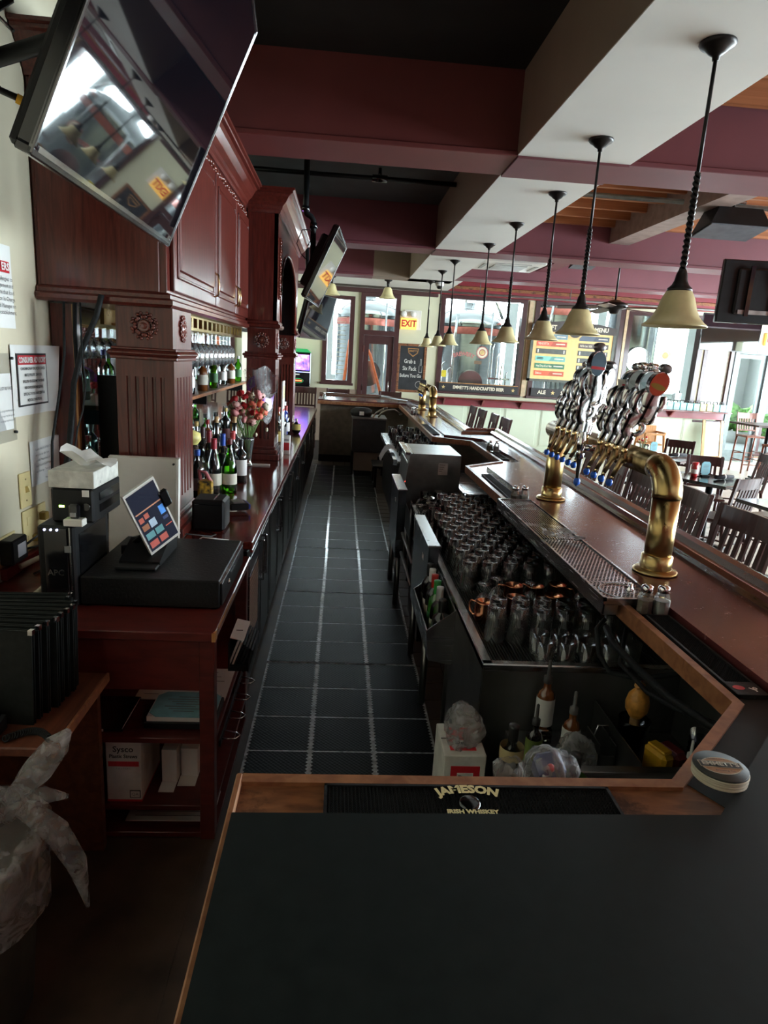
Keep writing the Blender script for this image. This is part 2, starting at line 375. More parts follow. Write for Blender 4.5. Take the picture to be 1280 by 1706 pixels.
struct('floor_tiles', MB().box(-1.5, -0.45, -3, 11.4, -0.012, 0).box(-0.45, 0.5, -3, 10.29, -0.012, -0.002).box(1.31, 1.5, -3, 11.6, -0.012, 0).box(-0.45, 1.31, -3, 1.1, -0.012, 0), tile_m, fl)
plank_m = wood('floor_board', (0.66, 0.61, 0.54), (0.52, 0.46, 0.39), rough=0.24, stretch=(12, 1.2, 12), coat=0.2)
H = []; pmb = MB().box(0.002, 0.178, 0.002, 1.998, -0.012, 0, 0.002)
for i in range(28):
    for j in range(7):
        piece('plank', H, pmb, plank_m, fl, (1.5+0.18*i+(0 if i < 99 else 0), 1.0+2.0*j-(i % 3)*0.66, 0))
struct('floor_boards', MB().box(6.54, 11.2, -3, 14.6, -0.012, 0).box(1.5, 6.54, -3, -0.35, -0.012, 0), plank_m, fl)
# interlocking rubber mats in the aisle: rows of square tiles, three to a row
joint_m = mat('mat_joint', (0.68, 0.72, 0.74), 0.4, var=0.3, scale=40, coat=.4)
def mat_tile_mb():
    o = []; h = 0.1525; n = 11; g = 0.010
    for sx in (-1, 1):
        side = []
        for k in range(2*n+1):
            t = -h+0.0045+(2*h-0.009)*k/(2*n); side.append((sx*(h-(0.006 if k % 2 else 0.017)), t))
        o += side[::-1] if sx < 0 else side
    return MB().prism(o[::-1], 0.0, 0.011)
def rubmat():
    m, nt, b = new_mat('rubber_tile'); N = nt.nodes; L = nt.links
    tc = N.new('ShaderNodeTexCoord'); v = N.new('ShaderNodeTexVoronoi'); v.inputs['Scale'].default_value = 62; v.inputs['Randomness'].default_value = 0.0
    mp = N.new('ShaderNodeMapping'); mp.inputs['Rotation'].default_value = (0, 0, PI/4)
    L.new(tc.outputs['Object'], mp.inputs[0]); L.new(mp.outputs[0], v.inputs['Vector'])
    bp = N.new('ShaderNodeBump'); bp.inputs['Strength'].default_value = 0.5; bp.inputs['Distance'].default_value = 0.004; L.new(v.outputs['Distance'], bp.inputs['Height']); L.new(bp.outputs[0], b.inputs['Normal'])
    rp = N.new('ShaderNodeValToRGB'); rp.color_ramp.elements[0].position = 0.25; rp.color_ramp.elements[0].color = (0.0015, 0.0018, 0.002, 1); rp.color_ramp.elements[1].position = 0.6; rp.color_ramp.elements[1].color = (0.006, 0.007, 0.0075, 1)
    L.new(v.outputs['Distance'], rp.inputs[0]); L.new(rp.outputs[0], b.inputs['Base Color']); b.inputs['Roughness'].default_value = 0.42; b.inputs['Specular IOR Level'].default_value = .13; return m
rub_t = rubmat(); H = []
mats = [(0.078, 1.27, 8, 'black rubber aisle mat of square tiles nearest the copper-edged bar end'),
        (0.075, 3.73, 4, 'black rubber aisle mat beside the bottle rail'),
        (0.078, 4.96, 4, 'black rubber aisle mat beside the steel cap with the lit top'),
        (0.072, 6.19, 8, 'black rubber aisle mat catching the bright sheen'),
        (0.085, 8.65, 8, 'black rubber aisle mat farthest down the aisle')]
for k, (cx, y0, rows, lab) in enumerate(mats):
    t = thing('floor_mat', lab, 'mat', (cx, y0, 0.0), 0, 'rubber mats along the aisle')
    part('joint_strip', MB().box(cx-0.462, cx+0.462, y0+0.004, y0+rows*0.306-0.004, 0.0005, 0.0124), joint_m, t)
    for r in range(rows):
        for c in range(3):
            piece('mat_tile', H, mat_tile_mb(), rub_t, t, ((c-1)*0.307, 0.153+r*0.306, 0.002))
# walls
struct('wall_left', MB().box(-1.6, -1.38, -3.2, 14.6, 0, CZ), cream)
struct('wall_back', MB().box(-1.6, 11.2, -3.4, -3.2, 0, CZ), wine_dk)  # unseen wall, its paint chosen dark to cut light bounced from behind
WY0, WY1 = 14.4, 14.58
def wall_with_holes(x0, x1, z1, holes):
    mb = MB(); xs = sorted({x0, x1, *[h[0] for h in holes], *[h[1] for h in holes]})
    for a, b in zip(xs, xs[1:]):
        hs = sorted([h for h in holes if h[0] < b-1e-6 and h[1] > a+1e-6], key=lambda h: h[2]); z = 0
        for h in hs:
            if h[2] > z+1e-6: mb.box(a, b, WY0, WY1, z, h[2])
            z = h[3]
        if z < z1: mb.box(a, b, WY0, WY1, z, z1)
    return mb
holes = [(-0.42, 0.18, 1.27, 3.06), (0.40, 1.10, 0, 3.14), (2.06, 3.86, 1.22, 3.22), (4.10, 6.02, 1.22, 3.22), (6.16, 7.86, 1.22, 3.14), (7.98, 8.62, 0.9, 2.62), (8.68, 9.46, 0, 2.5), (9.54, 10.6, 0.2, 2.5)]
struct('wall_far', wall_with_holes(-1.6, 11.2, CZ+0.1, holes), cream2)
# low wainscot panels under the far windows
wn = struct('wall_wainscot', MB().box(1.9, 8.62, 14.37, 14.4, 0.0, 1.1), sage)
for k in range(8):
    x = 2.0+0.82*k
    if x+0.74 < 8.62: struct('panel', MB().box(x, x+0.70, 14.355, 14.372, 0.14, 1.0, 0.006).box(x-0.02, x+0.72, 14.362, 14.371, 0.12, 1.02), sage, wn)
struct('baseboard_far', MB().box(1.9, 8.62, 14.345, 14.37, 0, 0.1), sage)
struct('wall_dado', MB().box(-1.38, 0.36, 14.37, 14.4, 0.0, 1.14), taupe)
def window(n, x0, x1, z0, z1, fw=0.07, mullions=(), bars=()):
    w = thing('window_%d' % n, None, None, ((x0+x1)/2, WY0, z0), kind='structure')
    fr = MB().box(x0-0.03, x0+fw, WY0-0.03, WY1, z0, z1).box(x1-fw, x1+0.03, WY0-0.03, WY1, z0, z1).box(x0+fw, x1-fw, WY0-0.03, WY1, z1-fw, z1).box(x0+fw, x1-fw, WY0-0.03, WY1, z0, z0+fw*0.7)
    for mx in mullions: fr.box(mx-0.03, mx+0.03, WY0-0.01, WY1, z0, z1)
    for bz in bars: fr.box(x0, x1, WY0-0.02, WY1, bz-0.05, bz+0.05)
    struct('frame', fr, frame_m, w)
    struct('pane', MB().box(x0+fw*0.9, x1-fw*0.9, WY0+0.08, WY0+0.088, z0+fw*0.6, z1-fw*0.9), pane_m, w)
    struct('sill', MB().box(x0-0.06, x1+0.06, WY0-0.06, WY0+0.02, z0-0.05, z0, 0.006), frame_m, w)
    return w
window(1, -0.42, 0.18, 1.27, 3.06)
window(2, 2.06, 3.86, 1.22, 3.22)
window(3, 4.10, 6.02, 1.22, 3.22)
window(4, 6.16, 7.86, 1.22, 3.14)
window(5, 7.98, 8.62, 0.9, 2.62, 0.05)
window(6, 9.54, 10.6, 0.2, 2.5, 0.06)
# cream mullion strips between the windows
struct('trim_1', MB().box(3.93, 4.02, 14.36, 14.4, 1.2, 3.2), mat('trim_cream', s2l(200, 176, 140), 0.5), None)
struct('trim_2', MB().box(6.06, 6.12, 14.36, 14.4, 1.2, 3.2), MATS['trim_cream'], None)
# brown door to the brewery, transom over it
d = thing('door_1', None, None, (0.75, WY0, 0), kind='structure')
struct('frame', MB().box(0.33, 0.43, WY0-0.05, WY1, 0, 3.16).box(1.07, 1.17, WY0-0.05, WY1, 0, 3.16).box(0.43, 1.07, WY0-0.05, WY1, 3.08, 3.16).box(0.43, 1.07, WY0-0.05, WY1, 2.30, 2.40), frame_m, d)
lf = MB().box(0.435, 0.545, WY0, WY0+0.05, 0.01, 2.295).box(0.945, 1.065, WY0, WY0+0.05, 0.01, 2.295).box(0.545, 0.945, WY0, WY0+0.05, 2.12, 2.295).box(0.545, 0.945, WY0, WY0+0.05, 0.01, 0.35)
dl = struct('leaf', lf, frame_m, d); struct('pane', MB().box(0.54, 0.95, WY0+0.02, WY0+0.03, 0.34, 2.13), pane_m, d)
struct('transom_pane', MB().box(0.42, 1.08, WY0+0.08, WY0+0.09, 2.39, 3.09), pane_m, d)
struct('hinge', MB().box(0.425, 0.445, WY0-0.06, WY0, 1.95, 2.08), chrome, d); struct('hinge', MB().box(0.425, 0.445, WY0-0.06, WY0, 1.14, 1.27), chrome, d)
struct('handle', MB().tube([(1.0, WY0-0.01, 1.15), (1.0, WY0-0.06, 1.15), (1.0, WY0-0.06, 1.35), (1.0, WY0-0.01, 1.35)], 0.01), chrome, d)
# glazed street door at the far right
grey_fr = mat('grey_metal_frame', s2l(98, 108, 108), 0.4, 0.3)
d = thing('door_2', None, None, (9.07, WY0, 0), kind='structure')
struct('frame', MB().box(8.66, 8.74, WY0-0.05, WY1, 0, 2.5).box(9.42, 9.52, WY0-0.05, WY1, 0, 2.5).box(8.74, 9.42, WY0-0.05, WY1, 2.40, 2.5), grey_fr, d)
struct('leaf', MB().box(8.75, 8.82, WY0, WY0+0.05, 0.01, 2.39).box(9.34, 9.41, WY0, WY0+0.05, 0.01, 2.39).box(8.82, 9.34, WY0, WY0+0.05, 2.3, 2.39).box(8.82, 9.34, WY0, WY0+0.05, 0.01, 0.25), grey_fr, d)
struct('pane', MB().box(8.81, 9.35, WY0+0.02, WY0+0.03, 0.24, 2.31), pane_m, d)
bl = solo('roller_blind', MB().box(8.03, 8.57, 14.43, 14.436, 0.95, 2.58).cyl((8.0, 14.43, 2.6), (8.6, 14.43, 2.6), 0.02), mat('blind_cloth', (0.72, 0.76, 0.68), 0.8, emit=None), 'pale roller blind pulled down in the narrow window beside the street door', 'blind', (8.3, 14.43, 2.62))
# right wall: street windows along the dining room (outside the picture, they bring the daylight)
rw = MB().box(11.0, 11.2, -3.2, 14.6, 0, 0.65).box(11.0, 11.2, -3.2, 14.6, 2.85, CZ).box(11.0, 11.2, -3.2, -.5, .65, 2.85)
for k in range(8): rw.box(11.0, 11.2, -3.1+2.4*k, -2.9+2.4*k, 0.65, 2.85)
rw.box(11.0, 11.2, 13.8, 14.6, 0.65, 2.85)
struct('wall_right', rw, cream2)
# ceiling: black deck on the left, open timber joists on the right
struct('ceiling', MB().box(-1.6, 11.2, -3.4, 14.6, CZ+0.12, CZ+0.25), ceil_m)
struct('ceiling_left', MB().box(-1.38, 1.1, -3.2, 4.5, CZ, CZ+0.12), ceil_m)
struct('ceiling_middle', MB().box(-1.38, 1.1, 4.5, 11.1, CZ, CZ+0.12), slate)
struct('ceiling_far', MB().box(-1.38, 2.05, 11.25, 14.4, 3.24, 3.30), soffit_m)
H = []; jm = MB().box(0, 1.0, 0, 0.05, 0, 0.20)
deck = struct('ceiling_joists', MB().box(1.74, 11.0, -3.2, 14.4, CZ+0.09, CZ+0.12), joist)
for k in range(42):
    j = piece('joist', H, jm, joist, deck, (1.74, -2.2+0.40*k, CZ-0.11)); j.scale = (9.2, 1, 1)
# beams across the room: front faces painted, a thin lighter lip below
def beam(n, x0, x1, y0, y1, z0=3.1, m=None):
    struct('trim_%d' % n, MB().box(x0, x1, y0, y1, z0+0.03, CZ+0.05).box(x0, x1, y0-0.02, y1, z0, z0+0.03, 0.004), m or wine)
beam(3, -1.38, 1.0, 4.3, 4.72, m=wine_dk); beam(4, 1.7, 11.0, 4.3, 4.72); beam(5, -1.38, 1.0, 7.92, 8.3); beam(6, 1.7, 11.0, 7.92, 8.3)
beam(7, -1.38, 0.42, 10.9, 11.3); beam(8, 1.7, 11.0, 10.9, 11.3, 3.16)
struct('trim_9', MB().box(1.0, 1.7, 4.28, 4.72, 3.09, 3.115, 0.003), wine); struct('trim_10', MB().box(1.0, 1.7, 7.9, 8.3, 3.09, 3.115, 0.003), wine)
struct('trim_11', MB().box(3.02, 3.26, 4.72, 7.92, 3.30, CZ+0.05), mat('beam_grey', s2l(150, 130, 122), 0.6)); struct('trim_12', MB().box(6.4, 6.64, 4.72, 7.92, 3.30, CZ+0.05), MATS['beam_grey'])
struct('trim_13', MB().box(3.02, 3.26, 8.3, 10.9, 3.34, CZ+0.05), wine)
# dropped soffit over the bar
so = struct('soffit', MB().box(1.0, 1.7, -3.2, 11.3, 3.104, 3.11), soffit_m)
struct('soffit_side', MB().box(1.0, 1.012, -3.2, 10.9, 3.11, CZ+0.1), taupe, so); struct('soffit_side', MB().box(1.69, 1.70, -3.2, 11.3, 3.11, CZ+0.1), taupe, so)
struct('soffit_end', MB().box(0.42, 1.0, 10.9, 10.92, 3.104, CZ+0.1).box(0.42, 1.7, 10.92, 11.3, 3.104, 3.12), taupe, so)
# timber cornice over the far windows
struct('trim_14', MB().box(1.75, 9.0, 14.24, 14.4, 3.22, 3.40, 0.01).box(1.75, 9.0, 14.16, 14.4, 3.40, CZ), maroon)
struct('trim_15', MB().box(1.75, 9.0, 14.20, 14.26, 3.335, 3.40, 0.01), copperwood)
struct('trim_16', MB().box(-1.38, 1.95, 14.32, 14.4, 3.15, 3.24, 0.01), frame_m)
# ------------------------------------------------------------------ the brewery behind the glass
struct('brewery_floor', MB().box(-4, 14, 14.6, 22.2, -0.1, 0.0), mat('brewery_concrete', (0.30, 0.31, 0.31), 0.4))['kind'] = 'structure'
br_w = mat('brewery_grey', s2l(168, 170, 168), 0.7, var=0.02)
bw = MB().box(-4.2, 14, 22.0, 22.2, 0, 1.2).box(-4.2, 14, 22.0, 22.2, 5.2, 6.2)
for x in (-4.2, -0.65, 2.35, 5.35, 8.35, 11.5): bw.box(x, x+(0.7 if x < -1 else 0.3 if x < 11 else 2.5), 22.0, 22.2, 1.2, 5.2)
struct('brewery_back_wall', bw, br_w)['kind'] = 'structure'
struct('brewery_side_walls', MB().box(-4.2, -4.0, 14.6, 22.0, 0, 6.2).box(13.8, 14, 14.6, 22, 0, 6.2).box(-4.2, 14, 14.45, 14.6, CZ+0.25, 6.2).box(-4.2, -1.6, 14.4, 14.6, 0, CZ+.3).box(11.2, 14, 14.4, 14.6, 0, CZ+.3), br_w)['kind'] = 'structure'
struct('brewery_roof', MB().box(-4.2, 14, 14.45, 22.2, 6.2, 6.35), br_w)['kind'] = 'structure'
tank_st = mat('tank_steel', (0.50, 0.51, 0.52), 0.16, 1.0, var=0.06, scale=3, stretch=(1, 1, 8))
tank_red = mat('tank_red_band', s2l(190, 112, 104), 0.4, 0.6)
def tank(x, y, r, z0, z1, label, port=True, side='window'):
    t = thing('brewing_tank', label, 'tank', (x, y, 0), 0, 'steel tanks in the brewery')
    part('shell', MB().lathe([(r*0.12, z0-0.55), (r, z0), (r, z1), (r*1.02, z1+0.01), (r*1.02, z1+0.04), (r*0.93, z1+0.17), (r*0.72, z1+0.30), (r*0.42, z1+0.38), (0.14, z1+0.42), (0.14, z1+0.55), (0, z1+0.55)], (x, y, 0), 40), tank_st, t)
    part('top_band', MB().lathe([(r*1.012, z1-0.22), (r*1.018, z1-0.20), (r*1.018, z1-0.08), (r*1.012, z1-0.06)], (x, y, 0), 40), tank_red, t)
    for k in range(4):
        a = PI/4+k*PI/2; px, py = x+r*0.86*math.cos(a), y+r*0.86*math.sin(a)
        part('leg', MB().cyl((px, py, 0), (px, py, z0+0.2), 0.05), tank_st, t)
    ml = MB()
    for k in range(3):
        mm = MB().lathe([(0.30-0.03*k, -0.02*k), (0.30-0.03*k, 0.05+0.02*k), (0, 0.05+0.02*k)], (0, 0, 0), 20, '-y'); 
        ml.add([(v[0]+x, v[1]+y-r*0.95, v[2]+z1-1.35) for v in mm.v], mm.f)
    part('manway', ml, tank_st, t)
    pp = [(x-r*0.5, y-r-0.1, z1+0.2), (x-r*0.55, y-r-0.12, z1-0.4), (x-r*0.55, y-r-0.12, 0.9), (x-r*0.3, y-r-0.12, 0.7)]
    part('pipe', MB().tube(pp, 0.03, 8), tank_st, t); part('pipe', MB().tube([(x+r*0.45, y-r-0.1, z1+0.3), (x+r*0.45, y-r-0.12, 0.8), (x-r*0.2, y-r-0.12, 0.55)], 0.022, 8), tank_st, t)
    part('pipe', MB().tube([(x-0.1, y, z1+0.5), (x-0.1, y, z1+0.75), (x+0.5, y-0.2, z1+0.8), (x+0.8, y-0.2, z1+0.2)], 0.04, 8), tank_st, t)
    return t
tank(3.05, 16.6, 0.86, 1.0, 2.72, 'domed steel brewing tank behind the window over the handcrafted beer banner')
tank(0.62, 16.9, 0.80, 1.0, 2.80, 'domed steel brewing tank seen through the brown door glass')
tank(5.3, 16.7, 0.80, 1.0, 3.3, 'tall steel brewing tank behind the draft menu board')
tank(7.1, 16.4, 0.62, 0.9, 3.5, 'narrow tall steel tank behind the window with the round sticker')
tank(-1.35, 18.9, 0.7, 1.0, 2.7, 'steel brewing tank behind the narrow left window')
pk = thing('pink_insulated_duct', 'reddish insulated panel standing between the brewery tanks', 'panel', (1.72, 17.6, 0))
part('panel', MB().box(1.55, 1.9, 17.5, 17.7, 0.0, 2.7, 0.02), mat('red_brick_panel', s2l(196, 140, 132), 0.8), pk); part('panel_cap', MB().box(1.52, 1.93, 17.47, 17.73, 2.7, 2.76), br_w, pk)
hose_m = mat('orange_hose', (0.75, 0.16, 0.06), 0.5)
solo('brewery_hose', MB().tube([(0.50, 15.5, 2.1), (0.62, 15.45, 1.9), (0.75, 15.4, 1.5), (0.88, 15.35, 1.1), (0.98, 15.3, 0.7), (1.05, 15.3, 0.03), (1.3, 15.5, 0.03)], 0.035, 8), hose_m, 'orange hose hanging across the door glass of the brewery', 'hose', (1.05, 15.3, 0), 'orange brewery hoses')
solo('brewery_hose', MB().tube([(0.14, 15.6, 2.2), (0.10, 15.6, 1.8), (0.05, 15.6, 1.3), (0.0, 15.6, 0.6), (-0.1, 15.6, 0.03)], 0.035, 8), hose_m, 'orange hose hanging behind the narrow left window', 'hose', (0.0, 15.6, 0), 'orange brewery hoses')
ld = thing('steel_pipe_rack', 'upright steel pipe rack standing in front of the tank by the draft window', 'rack', (3.6, 15.4, 0))
for k in range(4): part('pipe', MB().tube([(3.45+0.12*k, 15.4, 0), (3.45+0.12*k, 15.4, 2.2-0.2*k), (3.5+0.12*k, 15.5, 2.3-0.2*k)], 0.018, 8), tank_st, ld)
part('crossbar', MB().box(3.4, 3.9, 15.38, 15.42, 1.5, 1.54), tank_st, ld)
lr = thing('steel_pipe_rack', 'upright steel pipe rack at the left of the handcrafted beer window', 'rack', (2.3, 15.4, 0))
for k in range(3): part('pipe', MB().tube([(2.16+0.14*k, 15.4, 0), (2.16+0.14*k, 15.4, 1.9-0.12*k), (2.24+0.14*k, 15.45, 1.98-0.12*k)], 0.02, 8), tank_st, lr)
part('crossbar', MB().box(2.1, 2.5, 15.38, 15.42, 1.3, 1.34), tank_st, lr)
# street outside the right-hand door: pale pavement and a green shrub
struct('pavement_outside', MB().box(14.2, 15, 14.6, 15, -.1, 0), br_w)['kind'] = 'structure'
sh = MB(); rs = random.Random(3)
for k in range(26): sh.ball((11.9+rs.uniform(-.9, .9), 19.0+rs.uniform(-.3, .3), 0.55+rs.uniform(-.35, .45)), rs.uniform(.14, .26), 7, 5)
pl = thing('planted_shrub', 'green flowering shrub in a tub seen through the street door glass', 'shrub', (11.9, 19.0, 0))
part('foliage', sh, mat('shrub_green', s2l(120, 170, 90), 0.8, var=0.4, scale=12), pl); part('tub', MB().lathe([(0.5, 0), (0.7, 0.35), (0.66, 0.35), (0, 0.3)], (11.9, 19.0, 0), 20), br_w, pl)
# ================================================================== LEFT: counter end, wall, desk
X0 = -1.378
# ---- point-of-sale desk
t = thing('service_desk', 'dark red wooden desk with open shelves holding the cash drawer', 'desk', (-0.89, 2.65, 0))
part('desk_top', MB().box(-1.37, -0.413, 2.2, 3.12, 0.845, 0.88, 0.004), deskwood, t)
part('worn_corner', MB().prism([(-0.425, 2.1985), (-0.4115, 2.1985), (-0.4115, 2.235)], 0.847, 0.8808), oak, t, 'bare chipped front corner')
part('worn_edge', MB().box(-0.4135, -0.4122, 2.26, 2.62, 0.868, 0.8806), oak, t, 'worn edge along the aisle')
part('apron', MB().box(-0.95, -0.47, 2.225, 2.25, 0.64, 0.845), deskwood, t)
part('leg', MB().box(-0.475, -0.42, 2.22, 2.275, 0, 0.845, 0.003), deskwood, t); part('leg', MB().box(-0.475, -0.42, 3.04, 3.10, 0, 0.845, 0.003), deskwood, t)
part('side_panel', MB().box(-0.98, -0.955, 2.22, 3.1, 0, 0.845), deskwood, t); part('back_panel', MB().box(-0.955, -0.475, 3.08, 3.1, 0, 0.845), deskwood, t)
for z in (0.44, 0.15, 0.03): part('shelf', MB().box(-0.955, -0.42, 2.225, 3.08, z-0.022, z, 0.002), deskwood, t)
part('backsplash', MB().box(-1.377, -1.35, 2.66, 3.12, 0.88, 0.928, 0.003), maroon, t)
# ---- side shelf with the menu covers
t = thing('side_shelf', 'worn brown wooden wall shelf holding the black menu covers', 'shelf', (-1.1, 1.95, 0.69))
part('board', MB().box(-1.37, -0.795, 1.73, 2.195, 0.69, 0.72, 0.004), shelfwood, t); part('edge_strip', MB().box(-0.795, -0.785, 1.73, 2.195, 0.688, 0.721, 0.002), copperlip, t)
part('bracket', MB().prism([(1.75, 0.69), (2.15, 0.69), (2.15, 0.45)], -1.30, -1.27, 'x'), shelfwood, t); part('support_panel', MB().box(-1.36, -0.82, 2.16, 2.19, 0.0, 0.69), shelfwood, t)
mcov = mat('menu_cover', (0.010, 0.0125, 0.0115), 0.45, var=0.2, scale=40, spec=.22)
mc = local('menu_cover', 'black menu cover standing on edge on the brown side shelf', 'menu cover', 'black menu covers on the side shelf')
part('front_board', MB().box(-0.13, 0.13, -0.008, -0.005, 0, 0.30, 0.001), mcov, mc); part('back_board', MB().box(-0.13, 0.13, 0.005, 0.008, 0, 0.30, 0.001), mcov, mc)
part('spine', MB().box(-0.134, -0.128, -0.008, 0.008, 0, 0.30), mcov, mc); part('page', MB().box(-0.122, 0.122, -0.001, 0.001, 0.008, 0.292), ink_grey, mc)
part('corner_cap', MB().box(0.118, 0.1315, -0.0088, 0.0088, 0.286, 0.3015), chrome, mc)
mlabs = ['frontmost black menu cover on the side shelf, its broad face to the viewer', 'black menu cover directly behind the frontmost one', 'third black menu cover counted back from the front of the side shelf', 'fourth black menu cover back, its right edge just past the third', 'black menu cover in the middle of the standing stack, fifth back', 'sixth black menu cover back on the side shelf', 'tallest-looking black menu cover with the silver corner, seventh back', 'eighth black menu cover back, next to the last pair', 'rearmost black menu cover but one, below the white cable', 'rearmost black menu cover against the desk panel']
for k in range(10):
    o = mc if k == 0 else dup(mc, (0, 0, 0))
    put(o, (-1.022+(0.0, .005, .015, .03, .03, .035, .04, .035, .0, -.005)[k], 1.862+0.033*k, 0.7205), rot=(-0.08, 0, -0.05+0.012*k)); o['label'] = mlabs[k]
ph = []
for k in range(160):
    a = k/160; ph.append((-0.935+0.125*a+0.008*math.cos(k*0.9), 1.755+0.045*math.sin(a*3.0)+0.008*math.sin(k*0.9)*0.6, 0.7325+0.0085*math.sin(k*0.9)))
solo('coiled_cord', MB().tube(ph, 0.0028, 5), black_rub, 'black coiled telephone cord lying on the brown side shelf', 'cord', (-0.87, 1.77, 0.72))
t = thing('telephone', 'black desk telephone at the left end of the brown side shelf', 'telephone', (-1.10, 1.80, 0.72))
part('base', MB().prism([(1.735, 0.7205), (1.835, 0.7205), (1.835, 0.765), (1.735, 0.745)], -1.10, -0.965, 'x'), black_pl, t); part('handset', MB().tube([(-1.09, 1.765, 0.77), (-1.05, 1.775, 0.795), (-1.0, 1.785, 0.795), (-0.965, 1.79, 0.775)], [0.02, 0.014, 0.014, 0.02], 10), black_gl, t)
# ---- desk contents
t = thing('cash_drawer', 'wide black metal cash drawer on the dark red desk', 'cash drawer', (-0.695, 2.69, 0.88))
part('housing', MB().box(-0.96, -0.437, 2.415, 2.985, 0.888, 1.0, 0.004), mat('drawer_black', (0.008, 0.0085, 0.009), 0.45, var=0.2, scale=80, bump=0.15, spec=.25), t)
part('drawer_front', MB().box(-0.437, -0.428, 2.43, 2.97, 0.895, 0.985, 0.002), black_pl, t); part('lock', MB().cyl((-0.43, 2.56, 0.95), (-0.42, 2.56, 0.95), 0.012), chrome, t)
part('trim_strip', MB().box(-0.4375, -0.4275, 2.42, 2.98, 0.99, 0.996), steel, t); part('slot', MB().box(-0.4285, -0.426, 2.62, 2.88, 0.962, 0.97), steel, t)
for x in (-0.94, -0.46):
    for y in (2.44, 2.96): part('foot', MB().cyl((x, y, 0.8806), (x, y, 0.889), 0.012), black_rub, t)
t = thing('battery_backup', 'black tower battery backup unit at the left of the cash drawer', 'power supply', (-1.03, 2.58, 0.88))
part('body', MB().box(-1.10, -0.965, 2.40, 2.76, 0.8808, 1.20, 0.008), black_pl, t); part('front_panel', MB().box(-1.075, -0.99, 2.394, 2.40, 0.90, 1.19, 0.002), black_gl, t)
part('silver_strip', MB().box(-0.984, -0.979, 2.396, 2.401, 0.95, 1.195), steel, t); part('side_vent', MB().box(-0.966, -0.963, 2.44, 2.72, 0.92, 1.16), black_gl, t)
led = mat('blue_led', (0.3, 0.35, 1), 0.4, emit=(0.5, 0.55, 1.0), es=3.0)
for k in range(3): part('indicator_light', MB().cyl((-1.068+0.022*k, 2.397, 1.186), (-1.068+0.022*k, 2.391, 1.186), 0.004), led, t)
part('power_button', MB().box(-1.0, -0.978, 2.392, 2.397, 1.10, 1.125), steel_dk, t); text('APC', 0.032, (-1.035, 2.392, 1.02), (1, 0, 0), (0, 0, 1), steel, t, bold=0.0008)
t = thing('receipt_printer', 'black boxy printer with a green light on top of the battery backup', 'printer', (-1.0, 2.56, 1.20))
part('body', MB().box(-1.06, -0.905, 2.44, 2.74, 1.203, 1.335, 0.008), black_pl, t); part('side_grille', MB().box(-0.9055, -0.902, 2.50, 2.72, 1.28, 1.31).box(-0.9055, -0.902, 2.50, 2.72, 1.235, 1.265), black_gl, t)
part('status_light', MB().box(-1.03, -1.012, 2.4375, 2.441, 1.262, 1.27), mat('green_led', (0.3, 1, 0.1), 0.4, emit=(0.5, 1.0, 0.1), es=4.0), t); part('dial', MB().cyl((-0.93, 2.4385, 1.268), (-0.93, 2.432, 1.268), 0.014, n=16), black_gl, t)
part('price_sticker', MB().box(-0.945, -0.92, 2.438, 2.44, 1.305, 1.33), paper, t)
t = thing('tissue_box', 'white embossed tissue box on top of the black printer', 'tissue box', (-0.98, 2.57, 1.337))
part('carton', MB().box(-1.065, -0.90, 2.44, 2.71, 1.336, 1.40, 0.002), mat('embossed_card', (0.62, 0.62, 0.56), 0.6, bump=0.5, scale=26), t)
tm = MB(); rs = random.Random(5)
def tis(u, v):
    a = u*2*PI; r = 0.012+0.05*v*(1+0.5*math.sin(2*a+1)); return (-0.985+r*math.cos(a)*1.25+0.02*v, 2.575+r*math.sin(a)*0.5, 1.40+0.07*v-0.03*v*v*(1+math.cos(a*1.0+0.4))+0.012*math.sin(5*a)*v)
tm.grid(tis, 20, 5); part('tissue', tm, mat('tissue_paper', (0.85, 0.86, 0.85), 0.9), t); text('e', 0.02, (-0.8985, 2.50, 1.355), (0, 1, 0), (0, 0, 1), ink, t)
t = thing('card_terminal', 'small white charging base holding a dark key fob on the battery backup', 'charger', (-0.97, 2.42, 1.2))
part('base', MB().box(-1.00, -0.93, 2.392, 2.435, 1.201, 1.228, 0.003), white_pl, t); part('fob', MB().box(-0.985, -0.945, 2.402, 2.425, 1.228, 1.285, 0.008), black_gl, t); part('display', MB().box(-0.977, -0.957, 2.399, 2.403, 1.236, 1.252), mat('grey_display', (0.35, 0.35, 0.33), 0.3), t)
# ---- register screen on its stand
def plate(mb, tl, tr, br, bl, th):
    tl, tr, br, bl = map(Vector, (tl, tr, br, bl)); n = (tr-tl).cross(bl-tl).normalized()*th
    return mb.add([tl, tr, br, bl, tl+n, tr+n, br+n, bl+n], [(0, 1, 2, 3), (7, 6, 5, 4), (0, 4, 5, 1), (1, 5, 6, 2), (2, 6, 7, 3), (3, 7, 4, 0)])
TL, BL = Vector((-0.832, 2.54, 1.285)), Vector((-0.742, 2.60, 1.035)); TR = Vector((-0.735, 2.62, 1.36)); BR = TR+(BL-TL)
t = thing('register_screen', 'tilted white-rimmed touchscreen register on the cash drawer', 'monitor', (-0.74, 2.70, 1.0))
part('shell', plate(MB(), TL, TR, BR, BL, 0.022), white_pl, t)
def on(u, v, h=0.001): n = (TR-TL).cross(BL-TL).normalized(); return TL+(TR-TL)*u+(BL-TL)*v-n*h
glow = mat('register_glow', (0.02, 0.02, 0.03), 0.05, emit=(0.003, 0.004, 0.007), es=1.0, spec=0.9)
part('display', MB().quad(on(.05, .04), on(.95, .04), on(.95, .96), on(.05, .96)), glow, t, fix=False)
